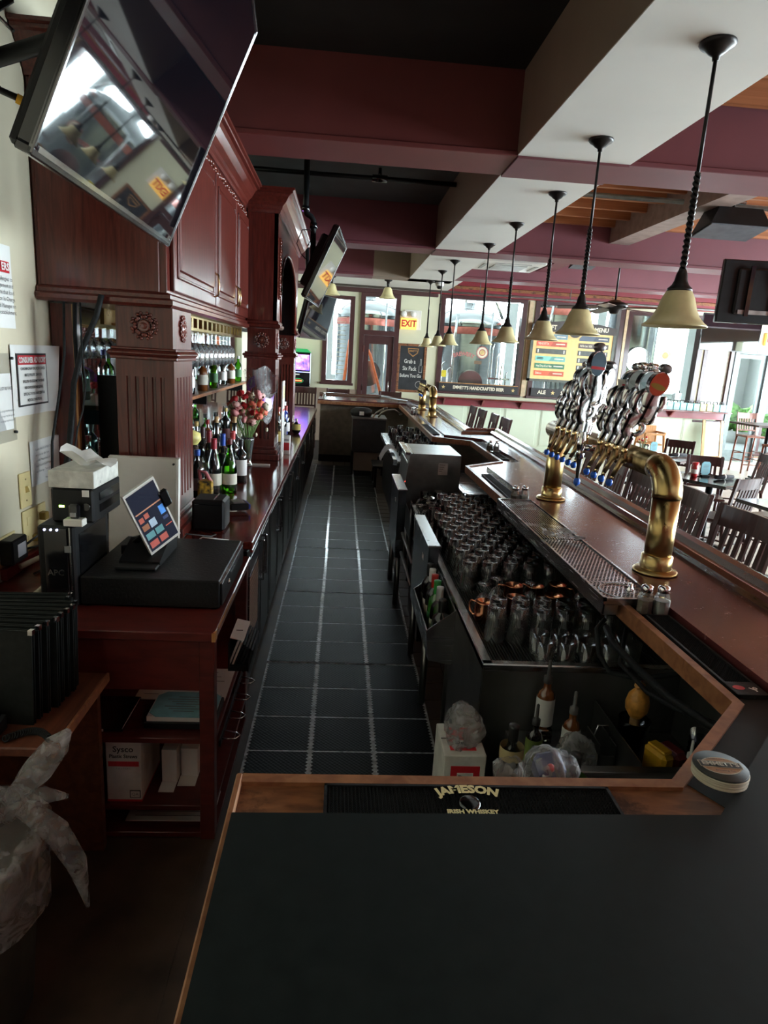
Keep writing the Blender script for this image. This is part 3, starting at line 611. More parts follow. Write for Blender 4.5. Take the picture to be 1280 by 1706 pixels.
for (u0, v0, w, h, c) in ((.08, .34, .84, .02, (.5, .25, .16)), (.10, .42, .14, .08, (.42, .12, .09)), (.28, .40, .14, .08, (.42, .12, .09)), (.10, .54, .20, .09, (.28, .13, .08)), (.34, .52, .2, .12, (.35, .45, .55)), (.10, .68, .26, .10, (.12, .28, .30)), (.40, .68, .24, .10, (.12, .28, .30)), (.10, .82, .26, .1, (.45, .12, .10)), (.42, .82, .24, .1, (.45, .12, .10)), (.74, .42, .16, .14, (.1, .3, .75)), (.74, .60, .16, .05, (.06, .08, .16)), (.72, .74, .2, .015, (.5, .12, .08))):
    part('screen_tile', MB().quad(on(u0, v0, .0016), on(u0+w, v0, .0016), on(u0+w, v0+h, .0016), on(u0, v0+h, .0016)), mat('tile_%02x%02x%02x' % tuple(int(255*q) for q in c), c, 0.1, emit=c, es=0.13), t, fix=False)
part('card_slot', MB().obox(on(1.03, .38, 0.0), (TR-TL).normalized()*.02, (BL-TL).normalized()*.035, (TR-TL).cross(BL-TL).normalized()*.012, .006), black_gl, t)
part('stand_arm', MB().tube([(-0.76, 2.62, 1.14), (-0.79, 2.68, 1.10), (-0.86, 2.70, 1.035)], 0.014, 8).cyl((-0.89, 2.68, 1.03), (-0.83, 2.70, 1.03), 0.02), black_pl, t)
part('stand_foot', MB().prism([(2.56, 1.001), (2.84, 1.001), (2.84, 1.05), (2.72, 1.075), (2.56, 1.02)], -0.86, -0.70, 'x').box(-0.86, -0.70, 2.5, 2.6, 1.001, 1.012, .004), black_pl, t)
t = thing('enclosure_lid', 'flat white enclosure panel leaning against the first fluted pilaster', 'panel', (-0.9, 3.10, 0.88))
part('board', MB().obox((-0.915, 3.105, 1.118), (0.165, 0, 0), (0, 0.012, 0.002), (0, 0.02, 0.233), 0.004), white_pl, t)
part('rim', MB().obox((-0.755, 3.09, 1.118), (0.006, 0, 0), (0, 0.016, 0.002), (0, 0.02, 0.235)), white_pl, t); part('screw', MB().cyl((-0.775, 3.108, 1.325), (-0.775, 3.098, 1.325), 0.005), ink, t)
t = thing('kitchen_printer', 'black cube ticket printer on the counter by the first pilaster', 'printer', (-0.65, 3.37, 0.95))
part('body', MB().box(-0.735, -0.57, 3.29, 3.46, 0.952, 1.115, 0.012), black_pl, t); part('lid_line', MB().box(-0.63, -0.622, 3.302, 3.46, 1.113, 1.117), black_gl, t)
part('front_seam', MB().box(-0.72, -0.585, 3.2885, 3.291, 1.09, 1.093), black_gl, t); part('foot', MB().box(-0.73, -0.585, 3.31, 3.45, 0.9502, 0.953), black_rub, t)
t = thing('card_reader', 'dark handheld card reader with a blue edge behind the cube printer', 'card reader', (-0.55, 3.78, 0.95))
part('body', MB().obox((-0.575, 3.76, 0.985), (0.05, 0.02, 0.0), (-0.02, 0.05, 0.0), (0, 0, 0.02), .006), black_pl, t); part('keypad', MB().obox((-0.575, 3.76, 1.008), (0.03, 0.012, 0), (-0.015, 0.04, 0), (0, 0, 0.003)), steel_dk, t); part('blue_edge', MB().obox((-0.522, 3.782, 0.985), (0.004, 0.0015, 0), (-0.02, 0.05, 0), (0, 0, 0.014)), mat('blue_plastic', (0.03, 0.06, 0.35), 0.4), t)
wire_m = mat('cable_black', (0.012, 0.012, 0.012), 0.5)
solo('power_cable', MB().tube([(-0.72, 3.0, 0.886), (-0.73, 3.03, 0.96), (-0.71, 3.06, 1.0), (-0.60, 3.10, 0.98), (-0.60, 3.22, 0.957), (-0.70, 3.29, 0.956)], 0.004, 6), wire_m, 'thin black cable looping from the desk to the cube printer', 'cable', (-0.7, 3.0, 0.88))
solo('data_cable', MB().tube([(-0.90, 2.995, 0.886), (-0.70, 2.995, 0.95), (-0.62, 3.0, 1.004), (-0.5, 3.01, 0.99)], 0.003, 6), white_pl, 'thin white cable hooked over the counter end behind the cash drawer', 'cable', (-0.8, 2.99, 0.88))
# ---- things on the desk shelves
t = thing('straw_box', 'white and red carton of plastic straws on the middle desk shelf', 'box', (-0.765, 2.37, 0.15))
part('carton', MB().box(-0.83, -0.70, 2.245, 2.50, 0.151, 0.41, 0.002), mat('carton_white', (0.66, 0.65, 0.60), 0.6), t); part('red_band', MB().box(-0.822, -0.708, 2.2435, 2.246, 0.305, 0.326), red_ink, t); part('base_band', MB().box(-0.8305, -0.6995, 2.2435, 2.501, 0.152, 0.16), red_ink, t)
text('Sysco', 0.034, (-0.765, 2.2435, 0.378), (1, 0, 0), (0, 0, 1), ink, t, bold=.0006); text('Plastic Straws', 0.021, (-0.765, 2.2435, 0.348), (1, 0, 0), (0, 0, 1), ink, t, bold=.0006, sx=.9); text('1 ct. x 7-1/4 in.', 0.009, (-0.765, 2.2435, 0.296), (1, 0, 0), (0, 0, 1), ink_grey, t)
part('stamp_box', MB().box(-0.745, -0.705, 2.2437, 2.246, 0.168, 0.201).use(1).box(-0.742, -0.708, 2.243, 2.246, 0.171, 0.198), [ink, MATS['carton_white']], t); text('QA', 0.018, (-0.725, 2.2425, 0.185), (1, 0, 0), (0, 0, 1), ink_grey, t)
for k, (x0, x1, y0, h, lab) in enumerate(((-0.655, -0.595, 2.36, .15, 'small upright white carton at the left on the middle desk shelf'), (-0.59, -0.52, 2.40, .13, 'small open white carton beside the upright one on the middle desk shelf'))):
    t = thing('small_carton', lab, 'box', ((x0+x1)/2, y0, 0.15)); part('carton', MB().box(x0, x1, y0, y0+.10, 0.151, 0.151+h, 0.002), paper, t); part('flap', MB().obox(((x0+x1)/2, y0-.03, 0.155), ((x1-x0)/2, 0, 0), (0, .03, .002), (0, 0, .0015)), paper, t)
blue_p = mat('aqua_paper', s2l(130, 185, 196), 0.7); rs = random.Random(11)
def oct_sheet(cx, cy, w, h, c, z0, z1, mb=None): return (mb or MB()).prism([(cx-w+c, cy-h), (cx+w-c, cy-h), (cx+w, cy-h+c), (cx+w, cy+h-c), (cx+w-c, cy+h), (cx-w+c, cy+h), (cx-w, cy+h-c), (cx-w, cy-h+c)], z0, z1)
t = thing('leaflet_tray', 'black tray under the aqua leaflet on the top desk shelf', 'tray', (-0.56, 2.33, 0.44)); part('tray', MB().box(-0.70, -0.43, 2.285, 2.49, 0.441, 0.468, .003), black_pl, t); part('paper_stack', MB().box(-0.69, -0.44, 2.295, 2.485, 0.468, 0.488), paper, t)
t = thing('aqua_leaflet', 'pale aqua leaflet with printed lines on the top desk shelf', 'leaflet', (-0.56, 2.33, 0.488)); part('sheet', oct_sheet(-0.56, 2.385, .125, .095, .03, 0.489, 0.491), blue_p, t)
for k in range(7): part('print_line', MB().box(-0.60-0.02*(k % 3), -0.52+0.02*(k % 2), 2.33+0.018*k, 2.334+0.018*k, 0.491, 0.4915), ink_grey, t)
def sheet(x0, x1, y0, y1, z, lab, lines=6, m=paper, th=.004):
    t = thing('paper_sheet', lab, 'paper', ((x0+x1)/2, (y0+y1)/2, z)); part('sheet', MB().box(x0, x1, y0, y1, z+.0005, z+th), m, t)
    for k in range(lines):
        y = y0+(y1-y0)*(k+1)/(lines+1); part('print_line', MB().box(x0+.03, x1-.03-.02*(k % 3), y, y+.004, z+th, z+th+.0004), ink_grey, t)
    return t
sheet(-0.80, -0.43, 2.50, 2.78, 0.441, 'white form sheet behind the aqua leaflet on the top desk shelf')
sheet(-0.78, -0.44, 2.285, 2.47, 0.031, 'white printed sheet on the bottom desk shelf')
t = thing('cd_case', 'flat dark folder with a white tag at the left of the top desk shelf', 'folder', (-0.86, 2.34, .44)); part('cover', MB().box(-0.93, -0.77, 2.26, 2.50, 0.441, 0.455, .002), black_gl, t); part('tag', MB().box(-0.90, -0.84, 2.258, 2.261, 0.443, 0.453), paper, t)
# magazine rack with leaflets fixed on the aisle side of the desk
t = thing('ticket_rack', 'black rack of guest-check pads on the aisle side of the desk', 'rack', (-0.40, 2.60, 0.6)); part('tray', MB().box(-0.417, -0.335, 2.5, 2.74, 0.58, 0.60).box(-0.417, -0.412, 2.5, 2.74, .58, .70).box(-0.34, -0.335, 2.5, 2.74, .58, .62), black_pl, t)
for k in range(6): part('pad', MB().obox((-0.395+.011*k, 2.62, 0.655-.008*k), (.004, 0, 0), (0, .10, 0), (.018, 0, .05)), paper if k < 2 else black_pl, t)
part('top_sheet', MB().obox((-0.385, 2.62, 0.712), (.028, 0, -.006), (0, .10, 0), (0, 0, .0015)), paper, t); part('print_line', MB().box(-0.40, -0.372, 2.60, 2.606, .716, .717), ink, t)
gl_rack = thing('hook_rail', 'row of looped handles on the aisle side under the guest-check rack', 'rail', (-0.41, 2.5, 0.4)); part('strip', MB().box(-0.419, -0.411, 2.30, 2.90, 0.36, 0.385), black_pl, gl_rack)
for k in range(4):
    y = 2.36+.15*k; part('loop', MB().tube([(-0.412, y-.03, .375), (-0.36, y-.02, .37), (-0.345, y, .372), (-0.36, y+.02, .37), (-0.412, y+.03, .375)], .003, 6), chrome, gl_rack)
# ---- bin with tied clear bag
t = thing('waste_bin', 'tall dark beige waste bin below the brown side shelf', 'bin', (-0.985, 1.54, 0)); part('body', MB().lathe([(0.0, 0.01), (0.17, 0.01), (0.212, 0.53), (0.222, 0.55), (0.212, 0.55), (0.165, 0.03), (0, 0.03)], (-0.985, 1.54, 0), 28), mat('bin_beige', (0.085, 0.075, 0.055), 0.6), t)
def bagfilm():
    m = bpy.data.materials.new('bag_film'); m.use_nodes = True; nt = m.node_tree; N = nt.nodes; L = nt.links; N.clear(); out = N.new('ShaderNodeOutputMaterial')
    tr = N.new('ShaderNodeBsdfTransparent'); df = N.new('ShaderNodeBsdfPrincipled'); df.inputs['Base Color'].default_value = (0.42, 0.42, 0.42, 1); df.inputs['Roughness'].default_value = 0.3
    tc = N.new('ShaderNodeTexCoord'); nz = N.new('ShaderNodeTexNoise'); nz.inputs['Scale'].default_value = 14; nz.inputs['Detail'].default_value = 5; nz.inputs['Distortion'].default_value = 1.5; L.new(tc.outputs['Object'], nz.inputs['Vector'])
    mr = N.new('ShaderNodeMapRange'); mr.inputs[1].default_value = .35; mr.inputs[2].default_value = .7; mr.inputs[3].default_value = 0.15; mr.inputs[4].default_value = 0.85; L.new(nz.outputs['Fac'], mr.inputs[0])
    bp = N.new('ShaderNodeBump'); bp.inputs['Strength'].default_value = .9; bp.inputs['Distance'].default_value = .02; L.new(nz.outputs['Fac'], bp.inputs['Height']); L.new(bp.outputs[0], df.inputs['Normal'])
    mx = N.new('ShaderNodeMixShader'); L.new(mr.outputs[0], mx.inputs[0]); L.new(tr.outputs[0], mx.inputs[1]); L.new(df.outputs[0], mx.inputs[2]); L.new(mx.outputs[0], out.inputs[0]); return m
film = bagfilm()
bg_ = thing('bin_bag', 'clear crumpled bin liner tied in a knot over the waste bin', 'bag', (-0.9, 1.5, 0.5))
def crump(cx, cy, prof, seed, amp=.12, n=28, sq=(1, 1), bend=(0, 0)):
    rs = random.Random(seed); ph = [rs.uniform(0, 6.3) for _ in range(6)]; mb = MB(); m = len(prof)
    def fn(u, v):
        k = v*(m-1); i = min(int(k), m-2); f = k-i; r = prof[i][0]*(1-f)+prof[i+1][0]*f; z = prof[i][1]*(1-f)+prof[i+1][1]*f; a = u*2*PI
        w = 1+amp*(math.sin(3*a+ph[0]+z*9)+.6*math.sin(7*a+ph[1]-z*13)+.5*math.sin(11*a+ph[2]))
        return (cx+r*w*math.cos(a)*sq[0]+bend[0]*v**5, cy+r*w*math.sin(a)*sq[1]+bend[1]*v**5, z)
    return mb.grid(fn, n, (m-1)*3)
part('skirt', crump(-0.985, 1.54, [(0.236, 0.36), (0.243, 0.48), (0.243, 0.56), (0.18, 0.585), (0.10, 0.62), (0.035, 0.655)], 2, .03, 40, (1, 1), (0.13, 0.03)), film, bg_)
part('knot', crump(-0.85, 1.57, [(0.0, 0.61), (0.035, 0.62), (0.045, 0.66), (0.028, 0.69), (0.0, 0.70)], 4, .25, 20), film, bg_)
part('tail', MB().tube([(-0.84, 1.57, .66), (-0.79, 1.58, .63), (-0.73, 1.59, .56), (-0.685, 1.60, .45), (-0.67, 1.60, .37), (-0.66, 1.60, .30)], [.015, .03, .034, .028, .016, .005], 10), film, bg_)
part('ear', MB().tube([(-0.84, 1.58, .66), (-0.78, 1.61, .73), (-0.73, 1.63, .80), (-0.70, 1.635, .84)], [.02, .04, .034, .01], 10), film, bg_)
part('ear', MB().tube([(-0.83, 1.58, .65), (-0.76, 1.60, .665), (-0.70, 1.61, .655)], [.015, .024, .006], 8), film, bg_)
# ---- wall: notices, plates, cables
def notice(name, lab, y0, y1, z0, z1, cat='notice', th=.002, m=paper, curl=0.0):
    t = thing(name, lab, cat, (X0, (y0+y1)/2, z0)); mb = MB()
    mb.grid(lambda u, v: (X0+th+curl*max(0, (u-.86)/.14)**2*(0.5+v*.5)+.003*math.sin(u*3+v*2), y0+(y1-y0)*u, z0+(z1-z0)*v), 8, 5)
    part('sheet', mb, m, t); return t
def wtext(s_, size, y, z, m, t, align='CENTER', bold=0.0, sx=1.0, dx=.012): return text(s_, size, (X0+dx, y, z), (0, 1, 0), (0, 0, 1), m, t, align=align, bold=bold, sx=sx)
t = notice('allergy_notice', 'white notice with a red band at the top left edge of the wall', 2.58, 2.94, 1.90, 2.225)
part('red_band', MB().box(X0+.006, X0+.008, 2.60, 2.905, 2.117, 2.16), red_ink, t); wtext('ERS', .04, 2.895, 2.138, white_ink, t, 'RIGHT', .001)
for k, s_ in enumerate(('food allergies to', 'management and', 'aware that food', 'Person In Charge', 'Food Manager on', 'the establishment.')): wtext(s_, .024, 2.915+.004*k, 2.092-.026*k, ink, t, 'RIGHT')
t = notice('advisory_notice', 'curling white consumer advisory notice with a red header on the cream wall', 2.87, 3.25, 1.535, 1.835, curl=.05)
part('border', MB().box(X0+.008, X0+.010, 2.91, 3.19, 1.575, 1.80).use(1).box(X0+.0085, X0+.0105, 2.918, 3.182, 1.583, 1.792).use(2).box(X0+.009, X0+.011, 2.918, 3.182, 1.752, 1.792), [ink, paper, red_ink], t)
wtext('CONSUMER ADVISORY', .034, 3.05, 1.771, white_ink, t, bold=.0012, sx=.72)
for k, s_ in enumerate(('CONSUMING RAW OR UNDERCOOKED', 'MEATS, POULTRY, SEAFOOD,', 'SHELLFISH OR EGGS MAY INCREASE', 'RISK OF FOODBORNE ILLNESS,', 'ESPECIALLY IF YOU HAVE CERTAIN', 'MEDICAL CONDITIONS.')): wtext(s_, .0165, 3.05, 1.735-.027*k, ink, t, bold=.0004, sx=.78)
t = notice('sleeve_notice', 'clear plastic sleeve with a white sheet at the left edge of the wall', 2.60, 2.885, 1.44, 1.80, m=plastic_film)
part('sheet_inside', MB().box(X0+.003, X0+.004, 2.62, 2.86, 1.49, 1.72), paper, t); wtext('ALL TABS MUST BE PAID', .018, 2.85, 1.66, ink, t, 'RIGHT')
for k in range(3): wtext('a charge may be applied', .012, 2.855, 1.57-.02*k, ink_grey, t, 'RIGHT')
part('pin', MB().cyl((X0, 2.875, 1.78), (X0+.012, 2.875, 1.78), .006), ink, t); part('pin', MB().cyl((X0, 2.87, 1.475), (X0+.012, 2.87, 1.475), .006), ink, t)
t = notice('letter_notice', 'typed white letter tacked on the wall above the light switch', 2.985, 3.27, 1.21, 1.415, curl=.015)
for k, s_ in enumerate(('Guests must be at least 21 to', 'sit at the bar after nine', 'o clock. Please check all', 'identification before serving', 'any beverage. Thank you')): wtext(s_, .015, 3.02, 1.375-.025*k, ink_grey, t, 'LEFT')
wtext('Manager', .014, 3.13, 1.235, ink_grey, t)
ivory = mat('ivory_plate', s2l(226, 208, 150), 0.4, var=0.03)
t = thing('switch_plate', 'ivory single light switch plate below the typed letter', 'switch', (X0, 2.92, 1.13)); part('plate', MB().box(X0, X0+.007, 2.87, 2.97, 1.135, 1.29, .002), ivory, t); part('toggle', MB().obox((X0+.012, 2.92, 1.215), (.010, 0, .004), (0, .006, 0), (-.004, 0, .012)), ivory, t)
for z in (1.26, 1.165): part('screw', MB().cyl((X0+.006, 2.92, z), (X0+.009, 2.92, z), .004), brass_dk, t)
t = thing('outlet_plate', 'ivory double outlet plate with plugs behind the battery backup', 'outlet', (X0, 2.99, .89)); part('plate', MB().box(X0, X0+.007, 2.875, 3.10, .935, 1.12, .002), ivory, t)
for y in (2.93, 3.04):
    for z in (1.07, .985): part('socket', MB().box(X0+.006, X0+.010, y-.022, y+.022, z-.02, z+.02, .002), ivory, t)
part('plug', MB().box(X0+.008, X0+.04, 3.02, 3.06, 1.05, 1.085, .004), mat('ochre_plug', s2l(160, 130, 60), .5), t); part('plug', MB().box(X0+.008, X0+.04, 2.94, 2.97, .97, 1.0, .004), MATS['ochre_plug'], t)
t = thing('power_adapter', 'black plug-in power adapter with a grey label at the left edge of the wall', 'adapter', (X0, 2.73, .92)); part('body', MB().box(X0, X0+.06, 2.66, 2.79, .945, 1.05, .006), black_pl, t); part('label', MB().box(X0+.0595, X0+.0615, 2.70, 2.77, .97, 1.025), mat('label_grey', (.5, .5, .52), .5), t); part('socket_plate', MB().box(X0, X0+.006, 2.55, 2.80, .932, 1.06, .002), ivory, t)
solo('white_cable', MB().tube([(X0+.055, 2.72, .925), (X0+.11, 2.80, .945), (X0+.20, 2.78, .90), (X0+.215, 2.66, .896), (X0+.22, 2.5, .895), (X0+.22, 2.3, .895)], .013, 8), mat('cable_cream', s2l(214, 206, 184), .5), 'thick cream cable curving down behind the menu covers', 'cable', (X0+.1, 2.75, .6))
solo('adapter_cable', MB().tube([(X0+.05, 2.80, 1.0), (X0+.08, 2.86, 1.03), (X0+.12, 2.92, .99), (X0+.15, 2.90, .90), (X0+.16, 2.82, .888), (X0+.19, 2.75, .888)], .005, 6), wire_m, 'thin black cable looping from the power adapter', 'cable', (X0+.1, 2.8, .8), 'black adapter cables')
solo('adapter_cable', MB().tube([(X0+.05, 2.79, .98), (X0+.10, 2.84, .99), (X0+.11, 2.84, .93), (X0+.115, 2.80, .888), (X0+.10, 2.74, .888)], .005, 6), wire_m, 'shorter thin black cable under the adapter lying on the desk back', 'cable', (X0+.1, 2.83, .88), 'black adapter cables')
hm = [('thickest black hose running from the cabinet bottom down behind the battery backup', .013, [(-1.075, 3.10, 2.07), (-1.10, 3.10, 1.98), (-1.17, 3.10, 1.83), (-1.205, 3.08, 1.68), (-1.215, 3.06, 1.50), (-1.23, 3.02, 1.30), (-1.24, 2.98, 1.1), (-1.22, 2.95, .885)]),
      ('second black hose beside the thickest one under the cabinet', .010, [(-1.20, 3.12, 2.03), (-1.205, 3.12, 1.9), (-1.20, 3.11, 1.75), (-1.225, 3.10, 1.6), (-1.235, 3.06, 1.4), (-1.26, 3.02, 1.2), (-1.26, 2.98, .885)]),
      ('thin black wire swinging out right of the hoses before the dark opening', .004, [(-1.165, 3.09, 2.03), (-1.16, 3.07, 1.8), (-1.145, 3.06, 1.68), (-1.16, 3.05, 1.56), (-1.18, 3.03, 1.48), (-1.185, 2.99, 1.36), (-1.19, 2.93, .885)]),
      ('thin black wire hanging left of the hoses over the maroon jamb', .006, [(-1.235, 3.09, 2.03), (-1.24, 3.08, 1.8), (-1.265, 3.05, 1.6), (-1.285, 3.01, 1.42), (-1.29, 3.0, 1.25), (-1.28, 2.97, .885)])]
for lab, r, p in hm: solo('hanging_hose', MB().tube(p, r, 8), black_rub, lab, 'cable', (p[-1][0], p[-1][1], .885), 'black hoses under the cabinet')
# ================================================================== BACK BAR
t = thing('back_bar_counter', 'long glossy mahogany counter top running down the left of the aisle', 'counter', (-0.85, 7.2, 0.91))
part('top', MB().box(-1.375, -0.405, 3.13, 11.38, 0.91, 0.95, 0.004), counter_m, t); part('front_lip', MB().box(-0.418, -0.404, 3.13, 11.38, 0.895, 0.912, 0.003), counter_m, t)
pull = MB().box(-0.006, 0.028, -0.008, 0.008, 0.0, 0.012).box(-0.006, 0.028, -0.008, 0.008, 0.228, 0.24).box(0.020, 0.032, -0.009, 0.009, 0.0, 0.24, .003); HP = []
ys = [3.16, 4.22, 5.28, 6.30, 7.30, 8.30, 9.30, 10.30, 11.35]
for k in range(8):
    y0, y1 = ys[k], ys[k+1]-.01
    t = thing('base_cabinet', '%s black base cabinet along the aisle from the desk end' % ordn(k), 'cabinet', (-0.9, (y0+y1)/2, 0), 0, 'black cabinets under the back counter')
    part('body', MB().box(-1.36, -0.455, y0, y1, 0.10, 0.905), black_cab, t); part('toe_kick', MB().box(-1.30, -0.50, y0, y1, 0, 0.10), black_pl, t)
    ym = (y0+y1)/2
    for a, b, hy in ((y0+.012, ym-.004, ym-.06), (ym+.004, y1-.012, ym+.06)):
        d = part('door', MB().box(-0.455, -0.436, a, b, 0.115, 0.885, .003).box(-0.437, -0.433, a+.06, b-.06, 0.19, 0.815, .003), black_cab, t)
        if not HP: HP.append(mesh_of(pull, 'handle', steel))
        h = bpy.data.objects.new('handle', HP[0]); COL.objects.link(h); h.parent = d; h.location = Vector((-0.432, hy, 0.58))-ORI[t.name]
# wire screen at the near cabinet side
ws = MB()
for k in range(12): ws.box(-0.4245, -0.4205, 3.145, 3.5, 0.40+.03*k, 0.403+.03*k)
for k in range(14): ws.box(-0.4255, -0.4195, 3.15+.026*k, 3.154+.026*k, 0.39, 0.75)
t = thing('wire_screen', 'white wire mesh panel on the cabinet beside the desk', 'screen', (-0.43, 3.32, .4)); part('mesh', ws, white_pl, t, kind='stuff'); part('border', MB().box(-0.4265, -0.4185, 3.14, 3.15, .38, .76).box(-0.4265, -0.4185, 3.5, 3.51, .38, .76).box(-0.4265, -.4185, 3.14, 3.51, .75, .76), steel, t)
# ---- pilasters
def fluted(x0, x1, y0, y1, z0, z1, nfx, nfy, mb=None):
    """shaft section: grooves on the near face (-y) and the aisle face (+x)"""
    P = [(x0, y1), (x0, y0)]; g = .008; m = .035
    def seg(n, a, b, f):
        w = (b-a-2*m)/n; o = []
        for k in range(n):
            c = a+m+w*(k+.5); hw = w*.24; o += [f(c-hw, 0), f(c-hw*.55, g), f(c+hw*.55, g), f(c+hw, 0)]
        return o
    P += seg(nfx, x0, x1, lambda t, d: (t, y0+d)); P.append((x1, y0)); P += seg(nfy, y0, y1, lambda t, d: (x1-d, t)); P.append((x1, y1))
    return (mb or MB()).prism(P[::-1], z0, z1)
ROS = []
def rosette(n, r):
    mb = MB(); mb.lathe([(0, .014), (.2*r, .012), (.28*r, .006), (.36*r, .012), (.44*r, .004)], (0, 0, 0), 16)
    for k in range(8):
        a = k*PI/4
        for q, (rr, s, h) in enumerate(((.62, .17, .010), (.88, .13, .012))):
            for sg in (-1, 1):
                b = a+sg*(.13+.12*q); mb.ball((r*rr*math.cos(b), r*rr*math.sin(b), .004), r*s, 6, 4, .8)
        mb.ball((r*.78*math.cos(a+PI/8), r*.78*math.sin(a+PI/8), .004), r*.10, 6, 4)
    return mb
carved = mat('carved_mahogany', (0.15, 0.035, 0.022), 0.25, var=0.2, coat=0.4)
def pilaster(x0, x1, y0, y1, lab, zt=2.044):
    t = thing('pilaster', lab, 'pilaster', ((x0+x1)/2, (y0+y1)/2, .95), 0, 'fluted back bar pilasters')
    part('plinth', MB().box(x0-.04, x1+.045, y0-.045, y1+.02, .951, 1.0, .004).box(x0-.025, x1+.03, y0-.03, y1+.01, 1.0, 1.04, .008).box(x0-.01, x1+.012, y0-.012, y1, 1.04, 1.065, .006), mahog, t)
    part('shaft_foot', MB().box(x0, x1, y0, y1, 1.06, 1.13), mahog, t); part('shaft_head', MB().box(x0, x1, y0, y1, 1.72, 1.80), mahog, t); part('flutes', fluted(x0, x1, y0, y1, 1.13, 1.72, 5, 5), mahog, t)
    part('neck_moulding', MB().box(x0-.02, x1+.022, y0-.022, y1, 1.798, 1.815, .004).box(x0-.032, x1+.035, y0-.035, y1, 1.815, 1.84, .01).box(x0-.015, x1+.018, y0-.018, y1, 1.84, 1.853, .004), mahog, t)
    part('block', MB().box(x0+.004, x1-.004, y0+.004, y1, 1.85, zt), mahog, t)
    r = rosette(0, .066); m1 = MB(); m1.add([((x0+x1)/2+v[0], y0+.004-v[2], 1.95+v[1]) for v in r.v], r.f); m1.sm = [True]*len(m1.f); part('rosette', m1, carved, t)
    m2 = MB(); m2.add([(x1-.004+v[2], (y0+y1)/2+v[0], 1.95+v[1]) for v in r.v], r.f); m2.sm = [True]*len(m2.f); part('rosette', m2, carved, t)
    return t
pilaster(-1.05, -0.785, 3.18, 3.56, 'nearest fluted pilaster with a carved rosette above the white panel', 2.034)
pilaster(-0.80, -0.56, 5.65, 5.95, 'middle fluted pilaster behind the vase of flowers')
pilaster(-0.80, -0.56, 7.75, 8.08, 'farthest fluted pilaster beyond the blue bottle')
# ---- upper cabinet with crown
crown = [(0, 0), (.015, .0), (.02, .02), (.03, .03), (.035, .05), (.06, .075), (.085, .115), (.10, .13), (.12, .135), (.12, .15), (.135, .155), (.135, .17), (0, .17)]
base_mo = [(0, 0), (.02, 0), (.035, .012), (.035, .03), (.02, .04), (.02, .055), (.008, .065), (0, .065)]
t = thing('wall_cabinet', 'tall mahogany wall cabinet with raised panel doors under a carved crown', 'cabinet', (-1.1, 4.4, 2.05))
part('case', MB().box(-1.374, -0.81, 3.17, 5.645, 2.07, 3.0), mahog, t)
part('end_panel', MB().box(-1.36, -0.84, 3.16, 3.172, 2.10, 2.97, .003), mahog, t)
part('bottom_moulding', MB().sweep(base_mo, [(-1.374, 3.17, 2.035), (-0.81, 3.17, 2.035), (-0.81, 5.605, 2.035)]), mahog_y, t)
part('crown_moulding', MB().sweep(crown, [(-1.374, 3.17, 2.93), (-0.81, 3.17, 2.93), (-0.81, 5.50, 2.93)]), mahog_y, t)
part('soffit_board', MB().box(-1.37, -0.81, 3.18, 5.64, 2.035, 2.07), mahog_y, t)
fz = MB(); rs = random.Random(4)
for k in range(34):
    y = 3.35+.066*k; fz.ball((-0.806, y, 2.895+.012*math.sin(k*1.1)), .018, 6, 4, .9); fz.ball((-0.806, y+.03, 2.895-.012*math.sin(k*1.1)), .011, 6, 4)
part('carved_frieze', fz, carved, t, kind='stuff')
def raised_door(par, y0, y1, z0, z1, x, hside):
    d = part('door', MB().box(x, x+.022, y0, y1, z0, z1, .004), mahog, par)
    part('panel', MB().box(x+.018, x+.024, y0+.06, y1-.06, z0+.07, z1-.07).box(x+.02, x+.034, y0+.085, y1-.085, z0+.095, z1-.095, .012), mahog, d)
    part('panel_moulding', MB().box(x+.02, x+.03, y0+.055, y0+.07, z0+.06, z1-.06, .004).box(x+.02, x+.03, y1-.07, y1-.055, z0+.06, z1-.06, .004).box(x+.02, x+.03, y0+.055, y1-.055, z0+.06, z0+.075, .004).box(x+.02, x+.03, y0+.055, y1-.055, z1-.075, z1-.06, .004), mahog, d)
    hy = y1-.03 if hside else y0+.03
    part('handle', MB().tube([(x+.022, hy, z0+.05), (x+.045, hy, z0+.065), (x+.05, hy, z0+.12), (x+.045, hy, z0+.175), (x+.022, hy, z0+.19)], .006, 8), brass_lt, d)
    return d
for a, b, h in ((3.23, 4.22, 1), (4.25, 4.98, 1), (5.01, 5.62, 0)): raised_door(t, a, b, 2.115, 2.87, -0.81, h)
# ---- arch section standing forward
t = thing('arch_surround', 'projecting mahogany arch section with a heavy crown between the two far pilasters', 'cabinet', (-1.0, 6.86, 2.06))
AX = -0.56
ap = [(5.65, 2.07), (5.97, 2.07), (5.97, 2.42)]
for k in range(1, 12):
    a = PI-PI*k/12; ap.append((6.85+.88*math.cos(a), 2.42+.34*math.sin(a)))
ap += [(7.73, 2.42), (7.73, 2.07), (8.08, 2.07), (8.08, 2.96), (5.65, 2.96)]
part('arch_face', MB().prism(ap, AX-.03, AX, 'x'), mahog_y, t)
at = [(AX-.002, p[0], p[1]) for p in ap[1:-3]]; part('arch_moulding', MB().tube(at, .016, 6), mahog_y, t)
part('side_panel', MB().box(-0.80, AX, 5.65, 5.68, 2.06, 2.96), mahog, t); part('side_panel', MB().box(-0.80, AX, 8.05, 8.08, 2.06, 2.96), mahog, t)
part('hood', MB().box(-1.374, -0.62, 5.68, 8.05, 2.80, 2.96), mahog_y, t); part('inner_back', MB().box(-1.374, -0.80, 5.66, 8.07, 2.06, 2.96), mat('dark_recess', (.012, .008, .008), .6), t)
